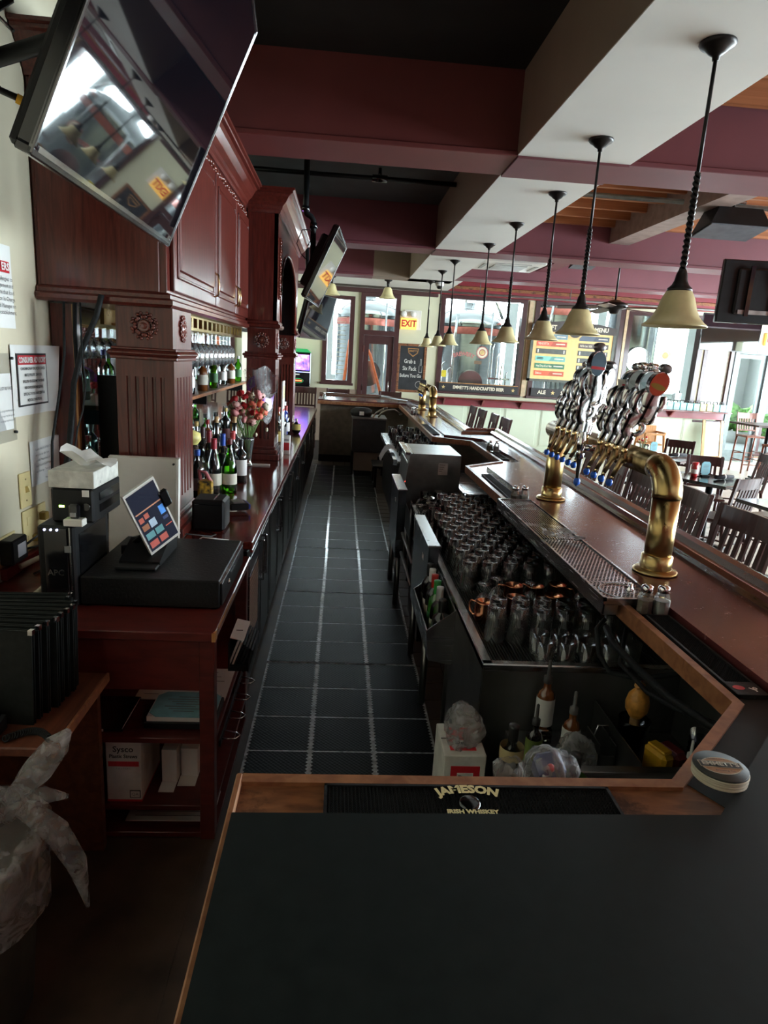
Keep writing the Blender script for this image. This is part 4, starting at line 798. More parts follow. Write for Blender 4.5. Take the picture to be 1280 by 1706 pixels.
part('crown_moulding', MB().sweep(crown, [(-0.80, 5.65, 2.93), (AX, 5.65, 2.93), (AX, 8.08, 2.93), (-1.0, 8.08, 2.93)]), mahog_y, t)
part('base_moulding', MB().sweep(base_mo, [(-0.80, 5.65, 2.045), (AX, 5.65, 2.045), (AX, 5.96, 2.045)]), mahog_y, t); part('base_moulding', MB().sweep(base_mo, [(AX, 7.74, 2.045), (AX, 8.08, 2.045), (-0.80, 8.08, 2.045)]), mahog_y, t)
cv = MB()
for k in range(22): cv.ball((AX+.004, 5.80+.012*math.sin(k*.8), 2.30+.022*k), .014+.008*((k*7) % 3)/2, 6, 4)
part('carving', cv, carved, t, kind='stuff')
# mirror and bottle shelf on the wall behind
solo('wall_mirror', MB().box(-1.377, -1.368, 3.4, 9.2, 0.96, 2.03), mat('mirror_silver', (.78, .82, .81), .02, 1.0, var=0), 'long mirror on the wall behind the back bar bottles', 'mirror', (-1.37, 6.3, .96))
t = thing('mirror_jamb', 'maroon upright board at the wall end of the back bar', 'trim board', (-1.33, 3.3, .95)); part('board', MB().box(-1.37, -1.27, 3.27, 3.35, .9505, 2.03), mahog, t); part('bare_edge', MB().box(-1.272, -1.262, 3.265, 3.29, .9505, 2.03), oak, t)
solo('dark_void_panel', MB().box(-1.25, -1.11, 3.5, 3.54, .951, 1.70), black_pl, 'black panel standing in for the dark void left of the first pilaster', 'box', (-1.15, 3.52, .951))  # black sheet added where the opening is only dark
t = thing('bottle_shelf', 'wooden bottle shelf on the mirror above the wine bottles', 'shelf', (-1.2, 5.6, 1.48)); part('board', MB().box(-1.368, -1.08, 3.83, 7.7, 1.485, 1.51, .003), copperlip, t)
for y in (3.86, 5.6, 7.6): part('bracket', MB().box(-1.365, -1.12, y, y+.02, 1.40, 1.485), black_pl, t)
solo('glass_divider', MB().box(-1.36, -0.92, 3.80, 3.808, .951, 1.70, .001), glass('green_glass_edge', (.75, .9, .86), .8, .3), 'upright green-edged glass sheet just behind the first pilaster', 'glass sheet', (-1.1, 3.8, .951))
# ---- hanging glass rack
t = thing('glass_rack', 'brass lattice gallery with hanging stemware under the wall cabinet', 'rack', (-0.83, 4.6, 2.035)); 
part('top_rail', MB().box(-0.845, -0.825, 3.60, 5.55, 2.02, 2.034), brass_lt, t); part('bottom_rail', MB().box(-0.845, -0.825, 3.60, 5.55, 1.955, 1.970), brass_lt, t)
H = []
for k in range(15): piece('lattice_bar', H, MB().box(-.01, .01, -.022, .022, 0, .052), brass_lt, t, Vector((-0.835, 3.625+.136*k, 1.9695))-ORI[t.name])
for k in range(12): part('hanger', MB().box(-1.25, -0.845, 3.708+.145*k, 3.726+.145*k, 1.954, 1.9655), brass, t); part('hanger', MB().box(-1.25, -0.845, 3.750+.145*k, 3.768+.145*k, 1.954, 1.9655), brass, t)
part('hanger_bar', MB().box(-1.26, -1.24, 3.6, 5.55, 1.955, 2.034), brass, t)
wg = local('wine_glass', '', 'wine glass', 'stemware hanging from the brass rack')
part('foot', MB().lathe([(0, 0), (.033, -.004), (.033, -.009), (.006, -.0095)], n=14), wineg, wg); part('stem', MB().lathe([(.005, -.01), (.004, -.04), (.005, -.085)], n=8), wineg, wg)
part('bowl', MB().lathe([(.005, -.085), (.022, -.095), (.036, -.12), (.041, -.15), (.038, -.19), (.032, -.222), (.031, -.222), (.037, -.19)], n=16), wineg, wg)
n = 0
for k in range(12):
    for j in range(3):
        lab = 'hanging wine glass, %s from the near end, %s row from the aisle' % (ordn(k), ordn(j))
        o = wg if n == 0 else dup(wg, (0, 0, 0)); n += 1
        put(o, (-0.885-.11*j, 3.738+.145*k, 1.975)); o['label'] = lab
# ---- bottles
def lab_mat(c): return mat('label_%02x%02x%02x' % tuple(int(255*max(0, min(1, q))) for q in c), c, .6, var=.03)
g_dark = mat('bottle_dark_glass', (.008, .010, .009), .05, coat=.5, var=0); g_green = mat('bottle_green_glass', (.03, .16, .02), .05, coat=.5, var=0)
gg = glass('green_bottle_glass', (.30, .75, .10), .9, .3); g_clear = glass('bottle_clear_glass', (.86, .88, .86), .9, .32); g_amber = mat('bottle_amber', (.16, .05, .012), .06, coat=.5, var=0); g_blue = mat('bottle_blue', (.02, .05, .40), .06, coat=.5, var=0); g_teal = glass('bottle_teal', (.55, .8, .75), .9, .3)
SHAPES = {'bordeaux': [(.0, 0), (.036, 0), (.0375, .01), (.0375, .185), (.034, .205), (.018, .225), (.0145, .24), (.0145, .30)],
          'burgundy': [(.0, 0), (.039, 0), (.041, .01), (.041, .13), (.036, .165), (.022, .215), (.015, .25), (.0145, .30)],
          'spirit': [(.0, 0), (.037, 0), (.039, .008), (.039, .165), (.034, .19), (.016, .212), (.014, .22), (.014, .275)],
          'square': [(.0, 0), (.040, 0), (.042, .006), (.042, .15), (.036, .175), (.016, .19), (.0145, .20), (.0145, .25)],
          'round': [(.0, 0), (.035, 0), (.055, .03), (.06, .07), (.05, .11), (.025, .14), (.016, .155), (.015, .20)]}
def bottle(lab, loc, shape='bordeaux', g=None, lc=(.75, .73, .62), cc=(.3, .02, .03), s=1.0, capl=.05, lz=(.05, .13), pour=False, group='bottles on the back bar', name='bottle', cork=False):
    pr = SHAPES[shape]; H_ = pr[-1][1]; t = thing(name, lab, 'bottle', loc, group=group); x, y, z = loc; sc = lambda p: [(r*s, h*s) for r, h in p]
    part('glass', MB().lathe(sc(pr), (x, y, z+.001), 16), g or g_dark, t)
    rr = max(r for r, h in pr); a, b = lz
    part('label', MB().lathe(sc([(rr+.0006, a), (rr+.0006, b)]), (x, y, z+.001), 16), lab_mat(lc), t)
    if cork: part('cork', MB().lathe(sc([(.011, H_), (.0125, H_+.035), (0, H_+.035)]), (x, y, z), 12), lab_mat((.55, .34, .16)), t)
    elif pour: part('pourer', MB().lathe(sc([(.016, H_-.02), (.017, H_+.005), (.008, H_+.012), (.005, H_+.05), (0, H_+.05)]), (x, y, z), 10), chrome, t)
    else: part('cap', MB().lathe(sc([(.0158, H_-capl), (.0165, H_-.006), (.0165, H_+.002), (0, H_+.003)]), (x, y, z), 14), mat('foil_%02x%02x%02x' % tuple(int(255*q) for q in cc), cc, .35, var=.05), t)
    return t
cz = .951
WB = [('dark wine bottle with a red foil neck and cream label beside the green bottle', (-0.795, 4.20), 'burgundy', g_dark, (.78, .76, .62), (.42, .03, .05), 1.18, .075, (.05, .115)),
 ('bright green wine bottle with a cream label beside the cube printer', (-0.705, 4.25), 'burgundy', gg, (.78, .76, .62), (.16, .03, .03), 1.18, .03, (.05, .11)),
 ('dark wine bottle with a blue foil neck behind the green bottle', (-0.785, 4.46), 'bordeaux', g_dark, (.7, .68, .6), (.02, .08, .45), 1.18, .07, (.05, .12)),
 ('dark wine bottle with a dull red foil neck behind the blue-necked one', (-0.895, 4.55), 'bordeaux', g_dark, (.7, .68, .6), (.25, .02, .03), 1.2, .07, (.05, .12)),
 ('dark wine bottle with a coral cap at the right of the wine group', (-0.76, 4.72), 'bordeaux', g_dark, (.75, .75, .7), (.55, .06, .06), 1.15, .05, (.05, .12)),
 ('dark bottle with a white label at the right edge of the wine group', (-0.685, 4.60), 'spirit', g_dark, (.8, .8, .78), (.02, .02, .02), 1.1, .04, (.05, .15)),
 ('short dark bottle with a blue cap hard by the first pilaster', (-0.865, 4.04), 'spirit', g_dark, (.5, .45, .4), (.03, .1, .45), 1.1, .03, (.05, .12)),
 ('dark wine bottle in the second row behind the red-necked pair', (-0.98, 4.75), 'bordeaux', g_dark, (.6, .58, .5), (.05, .02, .02), 1.2, .06, (.05, .12))]
for lab, (x, y), sh, g, lc, cc, s, cl, lz in WB: bottle(lab, (x, y, cz), sh, g, lc, cc, s, cl, lz, group='wine bottles beside the cube printer')
bottle('corked dark bottle at the left of the second wine row', (-0.90, 4.86, cz), 'bordeaux', g_dark, (.6, .55, .4), s=1.28, cork=True, group='wine bottles beside the cube printer'); bottle('corked dark bottle at the right of the second wine row', (-0.78, 4.92, cz), 'bordeaux', g_dark, (.3, .25, .2), s=1.28, cork=True, group='wine bottles beside the cube printer')
rs = random.Random(21); pal = [((.75, .72, .6), g_amber, (.02, .02, .02)), ((.1, .02, .02), g_dark, (.5, .35, .1)), ((.8, .8, .78), g_clear, (.02, .02, .02)), ((.55, .35, .08), g_amber, (.4, .02, .02)), ((.1, .25, .1), gg, (.6, .6, .6)), ((.85, .85, .85), g_clear, (.1, .1, .4))]
adj = ('black-capped amber', 'gold-capped dark', 'clear white-labelled', 'red-capped amber', 'green silver-capped', 'clear blue-capped')
for k in range(16):
    lc, g, cc = pal[(k*5+1) % 6]; sh = ('spirit', 'square', 'bordeaux')[k % 3]
    bottle('%s bottle, %s along the wooden mirror shelf from the near end' % (adj[(k*5+1) % 6], ordn(k)), (-1.20+.05*(k % 2), 3.95+.235*k, 1.511), sh, g, lc, cc, 1.0, .03, group='bottles on the mirror shelf')
for k in range(16):
    lc, g, cc = pal[(k*7+2) % 6]; sh = ('square', 'spirit', 'bordeaux')[k % 3]
    bottle('%s bottle, %s along the counter back row under the mirror shelf' % (adj[(k*7+2) % 6], ordn(k)), (-1.18+.06*(k % 2), 4.1+.22*k, cz), sh, g, lc, cc, 1.15, .03, pour=(k % 3 == 0), group='bottles in the back row on the counter')
FB = [('white-labelled clear bottle in front of the middle pilaster edge', (-0.62, 6.15), 'spirit', g_clear, (.85, .83, .8), (.7, .7, .7)), ('clear bottle with a gold label beyond the middle pilaster', (-0.60, 6.42), 'square', g_clear, (.55, .42, .12), (.1, .1, .1)), ('slim clear bottle with a brown label behind the gold-labelled one', (-0.66, 6.62), 'bordeaux', g_clear, (.25, .12, .06), (.6, .6, .6)),
      ('clear bottle with a black and white label halfway to the blue bottle', (-0.60, 6.85), 'spirit', g_clear, (.1, .1, .1), (.5, .5, .5)), ('amber bottle with a pale label just before the blue bottle', (-0.66, 7.08), 'spirit', g_amber, (.75, .65, .45), (.3, .05, .03)), ('bright blue bottle with a silver neck before the far pilaster', (-0.63, 7.45), 'bordeaux', g_blue, (.1, .25, .6), (.7, .7, .72)), ('clear bottle with a red cap right before the blue bottle', (-0.60, 7.28), 'spirit', g_clear, (.8, .8, .8), (.4, .03, .03)), ('round black bottle with a gold band at the counter edge', (-0.50, 7.6), 'round', g_dark, (.55, .42, .1), (.6, .55, .4))]
for lab, (x, y), sh, g, lc, cc in FB: bottle(lab, (x, y, cz), sh, g, lc, cc, 1.22 if sh != 'round' else .85, .04, group='bottles before the arch')
t = thing('white_carton', 'white and red printed carton at the foot of the middle pilaster', 'box', (-0.60, 6.0, .95)); part('carton', MB().box(-0.51, -0.45, 5.99, 6.07, .951, 1.12, .002), paper, t); part('print', MB().box(-0.505, -0.455, 5.988, 5.991, .99, 1.06).use(1).box(-.50, -.46, 5.9875, 5.991, 1.08, 1.09), [red_ink, ink_grey], t)
t = thing('menu_stand', 'tall white printed menu standing against the middle pilaster', 'menu', (-0.51, 5.80, .95)); part('card', MB().box(-0.51, -0.50, 5.72, 5.92, .951, 1.62), paper, t)
part('photo_print', MB().box(-.5002, -.4985, 5.74, 5.90, 1.47, 1.58), yellow_ink, t); part('red_print', MB().box(-.5002, -.4985, 5.75, 5.89, 1.36, 1.38), red_ink, t); part('text_print', MB().box(-.5002, -.4985, 5.77, 5.773, 1.0, 1.33).box(-.5002, -.4985, 5.80, 5.803, 1.0, 1.33).box(-.5002, -.4985, 5.84, 5.843, 1.0, 1.33), ink_grey, t)
# fruit + patterned tin by the first pilaster
t = thing('yellow_squash', 'pale yellow lidded jug top peeping out behind the first pilaster', 'jug', (-0.93, 4.15, cz)); part('body', MB().lathe([(0, 0), (.06, 0), (.07, .15), (.06, .28), (.05, .30)], (-0.97, 4.3, cz), 16), g_clear, t); part('lid', MB().lathe([(.052, .30), (.075, .33), (.07, .37), (.03, .39), (0, .39)], (-0.97, 4.3, cz), 16), mat('lid_yellow', (.75, .66, .22), .5), t)
t = thing('patterned_bag', 'black and yellow patterned pouch with pink handles beside the first pilaster', 'bag', (-0.80, 3.98, cz)); part('pouch', MB().obox((-0.80, 3.96, cz+.07), (.045, .01, 0), (-.01, .05, 0), (0, 0, .065), .012), mat('pouch_pattern', (.70, .42, .03), .6, scale=40, col2=(.01, .01, .01), detail=1), t)
part('handle', MB().tube([(-0.83, 3.96, cz+.13), (-0.84, 3.97, cz+.19), (-0.80, 3.96, cz+.18), (-0.76, 3.96, cz+.11)], .012, 8), mat('pink_strap', (.55, .16, .17), .5), t)
# ---- flowers in a beer glass with cellophane behind
VX, VY = -0.735, 5.30
t = thing('flower_vase', 'tall beer glass vase holding pink and red carnations on the counter', 'vase', (VX, VY, cz))
part('glass', MB().lathe([(0, .004), (.042, .004), (.042, .012), (.032, .03), (.034, .08), (.042, .15), (.052, .21), (.053, .235), (.05, .235), (.049, .21), (.039, .15), (.03, .08), (.028, .035), (0, .03)], (VX, VY, cz), 20), clear, t); part('water', MB().lathe([(0, .034), (.027, .035), (.029, .08), (.036, .13), (0, .13)], (VX, VY, cz), 16), glass('water', (.95, .98, .95), .9, .3), t)
rs = random.Random(8); fm = [mat('petal_pink', (.75, .30, .30), .7), mat('petal_red', (.55, .015, .02), .6), mat('petal_coral', (.75, .17, .10), .65), mat('petal_white', (.75, .70, .52), .7), mat('petal_blush', (.78, .45, .40), .7)]
FMesh = []
for q in range(5):
    mb = MB(); 
    def pet(u, v): a = u*2*PI; r = .034*math.sin(PI*(.12+.8*v))*(1+.22*math.sin(9*a+v*7)+.12*math.sin(17*a)); return (r*math.cos(a), r*math.sin(a), .022*math.cos(PI*v)*-1+.004*math.sin(7*a))
    mb.grid(pet, 18, 5); FMesh.append(mesh_of(mb, 'flower', fm[q]))
st = MB(); stem_m = mat('stem_green', (.20, .36, .10), .6, var=.3); seq = [0, 1, 4, 2, 0, 3, 1, 0, 2, 4, 1, 3, 0, 2, 1, 0, 4, 3, 2, 0, 0, 3, 1, 4, 0, 2]
for k, q in enumerate(seq):
    a = k*2.399; r = .155*math.sqrt((k+.5)/26); fx, fz_, fy = VX+r*math.cos(a)*1.05, cz+.475+.115*math.sin(a)*(r/.155)+rs.uniform(-.02, .03), VY+r*math.sin(a*1.7)*.6
    o = bpy.data.objects.new('flower', FMesh[q]); COL.objects.link(o); o.parent = t; o.location = Vector((fx, fy, fz_))-ORI[t.name]; o.rotation_euler = (rs.uniform(.2, 1.2), rs.uniform(-.7, .7), rs.uniform(0, 6)); s = rs.uniform(.75, 1.15); o.scale = (s, s, s)
    st.tube([(VX+rs.uniform(-.02, .02), VY+rs.uniform(-.02, .02), cz+.04), (VX+(fx-VX)*.25, VY+(fy-VY)*.25, cz+.24), (fx, fy, fz_-.01)], .0025, 5)
for k in range(40):
    a = k*2.4; r = .13*math.sqrt(k/40); c = Vector((VX+r*math.cos(a), VY+r*math.sin(a)*.6, cz+.30+rs.uniform(0, .18))); d = Vector((rs.uniform(-1, 1), rs.uniform(-.5, .5), rs.uniform(.2, 1))).normalized()*.035; w = Vector((d.z, 0, -d.x))*.16; st.quad(c-d, c+w, c+d, c-w)
part('stems', st, stem_m, t, kind='stuff')
for k in range(5):
    a = k*1.3; fb = MB().ball((VX+.15*math.cos(a), VY+.04*math.sin(a), cz+.30+.05*math.sin(a*2)), .012, 6, 5, 1.5); part('bud', fb, fm[3], t)
cello = film.copy(); cello.name = 'cellophane'
for n_ in cello.node_tree.nodes:
    if n_.type == 'MAP_RANGE': n_.inputs[3].default_value = .18; n_.inputs[4].default_value = .55
t = thing('cellophane_wrap', 'clear and purple cellophane flower wrap standing behind the vase', 'wrap', (-0.66, 5.48, cz))
def cel(u, v): return (-0.82+.30*u-.07*(1-v)*(u-.5)*2+.02, 5.44+.05*math.sin(u*7+v*3)+.02*v, 1.30+.44*v-.10*abs(u-.45)*(1 if v > .5 else -1)*v+.02*math.sin(u*13))
part('film', MB().grid(cel, 16, 10), cello, t)
pu = mat('purple_film', (.20, .03, .38), .25, var=.1)
part('purple_band', MB().grid(lambda u, v: (cel(.35+.6*u, .12+.22*v+.12*u)[0], cel(.35+.6*u, .12+.22*v)[1]-.004, cel(.35+.6*u, .12+.22*v+.12*u)[2]), 10, 3), pu, t); part('purple_band', MB().grid(lambda u, v: (cel(.02+.3*u, .5+.2*v+.2*u)[0], cel(.02+.3*u, .5+.2*v)[1]-.004, cel(.02+.3*u, .5+.2*v+.2*u)[2]), 8, 3), pu, t)
solo('paper_slip', MB().box(-0.80, -0.56, 5.33, 5.37, cz, cz+.01), paper, 'flat white strip lying under the flower vase', 'paper strip', (-0.68, 5.35, cz))
# ---- televisions
def tv(name, lab, A, ux, vy, w, h, depth=.07, bez=.018, back=None, rim=None, ctr=None, on_=None):
    A, ux, vy = Vector(A), Vector(ux).normalized(), Vector(vy); vy = (vy-ux*vy.dot(ux)).normalized(); n = ux.cross(vy)
    c = A+ux*w/2+vy*h/2; t = thing(name, lab, 'television', c-n*depth); hx, hy = ux*w/2, vy*h/2
    def at(u, v, d): return A+ux*(u*w)+vy*(v*h)+n*d
    def fr(b0, d0, d1, mb):
        mb.obox(c-hy+vy*b0/2+n*(d0+d1)/2, hx, vy*b0/2, n*(d1-d0)/2, .003); mb.obox(c+hy-vy*b0/2+n*(d0+d1)/2, hx, vy*b0/2, n*(d1-d0)/2, .003)
        mb.obox(c-hx+ux*b0/2+n*(d0+d1)/2, ux*b0/2, hy-vy*b0, n*(d1-d0)/2, .003); mb.obox(c+hx-ux*b0/2+n*(d0+d1)/2, ux*b0/2, hy-vy*b0, n*(d1-d0)/2, .003); return mb
    part('bezel', fr(bez, -.03, .004, MB()), black_gl, t); part('rim', fr(.004, -.006, .006, MB()), rim or mat('dark_chrome', (.16, .16, .165), .15, 1.0, var=.02), t)
    part('screen', MB().obox(c, hx-ux*bez, hy-vy*bez, n*.002), screen_m, t)
    part('back_cover', MB().obox(c-n*.035, hx-ux*.005, hy-vy*.005, n*.012, .008).obox(c-n*(.035+depth/2), hx*.72, hy*.72, n*depth/2, .015), black_pl, t)
    return t, c, n, ux, vy
A, B_, C_ = Vector((-.643, 1.473, 2.229)), Vector((-.759, 2.993, 2.274)), Vector((-.396, 2.993, 3.106))
t, c, n, ux, vy = tv('television', 'large glossy flat television tilted out above the desk, mirroring the bright windows', A, B_-A, C_-B_, 1.524, .907)
part('bottom_trim', MB().obox(A+ux*.762+vy*.02+n*.004, ux*.74, vy*.006, n*.003), chrome, t); part('sensor', MB().obox(A+ux*1.46+vy*.03+n*.005, ux*.03, vy*.012, n*.002), steel, t)
part('wall_bracket', MB().obox(c-n*.13, ux*.22, vy*.20, n*.012).tube([c-n*.12, c-n*.30+Vector((0, 0, -.05)), Vector((-1.36, c.y, c.z-.12))], .025, 8).obox((-1.368, c.y, c.z-.12), (.01, 0, 0), (0, .12, 0), (0, 0, .16)), black_pl, t)
t2 = thing('looped_cord', 'black cable loop with a yellow plug behind the large television', 'cable', (-.9, 1.9, 2.55)); part('cable', MB().tube([(-.98, 2.2, 2.80), (-1.05, 2.15, 2.72), (-1.07, 2.15, 2.62), (-1.02, 2.18, 2.56), (-.96, 2.22, 2.545)], .010, 8), wire_m, t2); part('yellow_plug', MB().cyl((-.985, 2.205, 2.55), (-.945, 2.225, 2.535), .014), mat('plug_yellow', (.7, .38, .02), .5), t2)
t2 = thing('looped_cord', 'pale grey cable loops hanging at the top left behind the large television', 'cable', (-1.1, 2.2, 2.8)); part('cable', MB().tube([(-1.08, 2.2, 3.05), (-1.09, 2.2, 2.9), (-1.05, 2.2, 2.78), (-.98, 2.2, 2.72)], .006, 6), steel_dk, t2); part('cable', MB().tube([(-.99, 2.25, 3.02), (-1.02, 2.25, 2.92), (-.97, 2.25, 2.84)], .006, 6), steel_dk, t2)
def yt(yaw, tilt): ux = Vector((math.sin(yaw), math.cos(yaw), 0)); n0 = Vector((math.cos(yaw), -math.sin(yaw), 0)); return ux, Vector((0, 0, math.cos(tilt)))+n0*math.sin(tilt)
u2, v2 = yt(.0623, .424)
t, c, n, ux, vy = tv('television', 'tilted television on the ceiling pipe by the arch, mirroring the exit sign', (-.3394, 5.798, 2.316), u2, v2, 1.10, .64, .09)
pole = thing('ceiling_mount', 'black ceiling pipe mount with an elbow carrying the tilted television', 'mount', (-.44, 6.3, 3.55))
part('pipe', MB().tube([(-.385, 6.30, 3.60), (-.385, 6.30, 3.10), (-.375, 6.30, 3.07), (-.335, 6.31, 3.05), (-.315, 6.31, 3.02), (-.31, 6.32, 2.70)], .026, 10), black_pl, pole); part('collar', MB().cyl((-.385, 6.3, 3.13), (-.385, 6.3, 3.09), .034).cyl((-.314, 6.31, 3.0), (-.314, 6.31, 2.95), .034), black_gl, pole); part('flange', MB().box(-.445, -.325, 6.24, 6.36, 3.565, 3.575), black_pl, pole)
part('bracket', MB().obox(c-n*.142, ux*.16, vy*.14, n*.014), black_pl, pole)
solo('dangling_cord', MB().tube([(-.345, 6.2, 2.66), (-.40, 6.1, 2.70), (-.44, 6.05, 2.78), (-.40, 6.1, 2.90), (-.33, 6.2, 2.92), (-.31, 6.25, 2.88), (-.36, 6.3, 2.80)], .004, 5), wire_m, 'black cable loop dangling behind the tilted television', 'cable', (-.35, 6.2, 2.7))
u3, v3 = yt(.30, .25)
t, c, n, ux, vy = tv('television', 'farther television seen just under the tilted one, its screen pale with reflections', (-.55, 8.40, 2.04), u3, v3, 1.0, .58, .09)
part('hanger', MB().tube([c-n*.10, c-n*.16+Vector((0, 0, .2)), (c.x-.2, c.y, 3.6)], .025, 8).obox(c-n*.12, ux*.15, vy*.12, n*.012), black_pl, t)
# ---- jukebox on the far wall
t = thing('jukebox', 'wall jukebox with a glowing purple screen and a green arched top', 'jukebox', (-.92, 14.25, 1.15))
part('case', MB().box(-1.17, -.67, 14.20, 14.4, 1.15, 1.86, .015), black_gl, t); gm = mat('glow_green', (.02, .3, .08), .3, emit=(.04, .45, .15), es=.15)
part('top_arch', MB().prism([(-1.17, 1.86), (-.67, 1.86), (-.76, 1.93), (-1.08, 1.93)], 14.20, 14.38, 'y'), gm, t)
def juke():
    m, nt, b = new_mat('jukebox_screen'); N = nt.nodes; L = nt.links; tc = N.new('ShaderNodeTexCoord'); nz = N.new('ShaderNodeTexNoise'); nz.inputs['Scale'].default_value = 9; L.new(tc.outputs['Object'], nz.inputs['Vector']); rp = N.new('ShaderNodeValToRGB')
    for p, c in ((.3, (.03, .03, .35, 1)), (.5, (.22, .10, .85, 1)), (.62, (.75, .25, .9, 1))):
        e = rp.color_ramp.elements.new(p); e.color = c
    rp.color_ramp.elements.remove(rp.color_ramp.elements[0]); L.new(nz.outputs['Fac'], rp.inputs[0]); L.new(rp.outputs[0], b.inputs['Emission Color']); b.inputs['Emission Strength'].default_value = 1.2; b.inputs['Base Color'].default_value = (.02, .02, .03, 1); return m
part('screen', MB().box(-1.14, -.70, 14.195, 14.20, 1.49, 1.81), juke(), t); part('light_bar', MB().box(-1.16, -.68, 14.19, 14.2, 1.445, 1.46), mat('light_bar', (.3, .4, 1), .3, emit=(.35, .45, 1), es=1.0), t)
rd = mat('neon_red', (.6, .05, .02), .3, emit=(1, .12, .04), es=1.2); part('logo_oval', MB().tube([(-.93+.11*math.cos(k*PI/12), 14.193, 1.27+.045*math.sin(k*PI/12)) for k in range(24)], .006, 6, closed=True), gm, t); part('logo', MB().box(-1.01, -.85, 14.19, 14.197, 1.255, 1.285, .004), rd, t); part('bill_slot', MB().box(-1.0, -.9, 14.19, 14.2, 1.39, 1.41), white_pl, t)
# ================================================================== THE BAR
inner = [(-.158, 1.122), (.704, 1.122), (1.025, 1.44), (1.0, 5.04), (1.36, 5.38), (1.36, 6.69), (.985, 6.90), (1.0, 11.35), (-.40, 11.35)]
outer = [(-.40, 12.62), (.80, 12.72), (1.32, 11.95), (1.56, 10.6), (1.49, 7.36), (1.835, 7.46), (1.66, 2.2), (1.60, -.6), (-.158, -.6)]
slab_in = [(-.158, .99), (.728, .995), (1.165, 1.43), (1.155, 4.97), (1.50, 5.30), (1.50, 6.78), (1.125, 7.0), (1.13, 11.48), (-.40, 11.48)]
slab_out = [(-.40, 12.52), (.75, 12.62), (1.23, 11.9), (1.46, 10.6), (1.385, 7.46), (1.735, 7.46), (1.56, 2.2), (1.50, -.6), (-.158, -.6)]
t = thing('bar_counter', 'long mahogany bar with a raised wooden rail and two stepped jogs', 'bar', (.7, 4.0, 0))
part('die', MB().prism([(1.32, 1.0), (1.52, 1.0), (1.52, 2.2), (1.62, 7.2), (1.30, 7.3), (1.38, 10.6), (1.32, 11.8), (.75, 12.4), (-.36, 12.3), (-.36, 11.6), (1.20, 11.6), (1.20, 7.1), (1.54, 6.9), (1.54, 5.3), (1.32, 5.1)], 0, 1.03), mat('die_taupe', s2l(132, 122, 108), .6), t)
part('end_die', MB().box(-.05, 1.32, .62, .80, 0, 1.03), black_cab, t); part('baseboard', MB().box(-.36, 1.20, 11.585, 11.6, 0, .12), black_pl, t)
part('top_board', MB().prism(inner+outer, 1.03, 1.07), bar_m, t)
mah_in = [p for p in slab_in if p[1] > 1.4]; part('raised_top', MB().prism([(1.165, 1.432)]+mah_in[1:]+[p for p in slab_out if p[1] > 1.4]+[(1.535, 1.432)], 1.07, 1.095), bar_m, t)
part('black_top', MB().prism([(-.158, .99), (.728, .995), (1.165, 1.43), (1.534, 1.43), (1.50, -.6), (-.158, -.6)], 1.07, 1.098), black_lam, t, 'worn black top at the near end')
part('trough_floor', MB().prism([(-.156, .992), (.728, .997), (.96, 1.225), (.885, 1.298), (.704, 1.12), (-.156, 1.12)], 1.07, 1.0712), copperwood, t, 'worn copper-brown inner ledge')
part('corner_ledge', MB().prism([(.775, 1.046), (1.16, 1.431), (1.16, 1.47), (1.045, 1.47), (1.04, 1.425), (.735, 1.118)], 1.0713, 1.0722), black_lam, t)
part('inner_lip', MB().sweep([(-.002, -.045), (.024, -.045), (.024, .010), (-.002, .010)], [(p[0], p[1], 1.07) for p in inner]), copperlip, t, 'copper-brown inner edge')
part('end_lip', MB().box(-.170, -.157, -.6, 1.124, 1.035, 1.082, .003), copperlip, t)
rp = [(-.13, .0), (-.125, .022), (-.10, .034), (-.07, .032), (-.045, .050), (-.012, .056), (.018, .046), (.03, .02), (.03, -.03), (.015, -.06), (-.02, -.07), (-.13, -.03)]
part('arm_rail', MB().sweep(rp, [(p[0]-.012, p[1], 1.095) for p in reversed(outer[:-1])]), rail_m, t)
# ---- bar mats
def bar_mat(lab, x0, x1, y0, y1, z, nx, ny, rim=.006, h=.010, grid=False):
    t = thing('bar_mat', lab, 'bar mat', ((x0+x1)/2, (y0+y1)/2, z)); part('base', MB().box(x0, x1, y0, y1, z+.0005, z+.004, .001), black_rub, t)
    part('border', MB().box(x0, x1, y0, y0+rim, z+.003, z+h).box(x0, x1, y1-rim, y1, z+.003, z+h).box(x0, x0+rim, y0, y1, z+.003, z+h).box(x1-rim, x1, y0, y1, z+.003, z+h), black_rub, t)
    nb = MB(); dx, dy = (x1-x0-2*rim)/nx, (y1-y0-2*rim)/ny
    for i in range(nx):
        for j in range(ny):
            cx, cy = x0+rim+dx*(i+.5), y0+rim+dy*(j+.5)
            if grid:
                nb.box(cx-dx*.5, cx+dx*.5, cy-dy*.12, cy+dy*.12, z+.004, z+h-.001); nb.box(cx-dx*.12, cx+dx*.12, cy-dy*.5, cy+dy*.5, z+.004, z+h-.001)
            else: nb.add([(cx-dx*.3, cy-dy*.3, z+.004), (cx+dx*.3, cy-dy*.3, z+.004), (cx+dx*.3, cy+dy*.3, z+.004), (cx-dx*.3, cy+dy*.3, z+.004), (cx, cy, z+h)], [(0, 1, 4), (1, 2, 4), (2, 3, 4), (3, 0, 4)])
    part('nubs', nb, black_rub, t, kind='stuff', fix=False); return t
t = bar_mat('long black rubber bar mat with cream whiskey lettering on the near ledge', .0, .557, 1.003, 1.096, 1.0712, 78, 12)
text('JAMESON', .030, (.272, 1.079, 1.083), (1, 0, 0), (0, 1, 0), yellow_ink, t, bold=.0016, arc=.16, sx=.95); text('IRISH WHISKEY', .014, (.272, 1.016, 1.083), (1, 0, 0), (0, 1, 0), yellow_ink, t, bold=.0008)
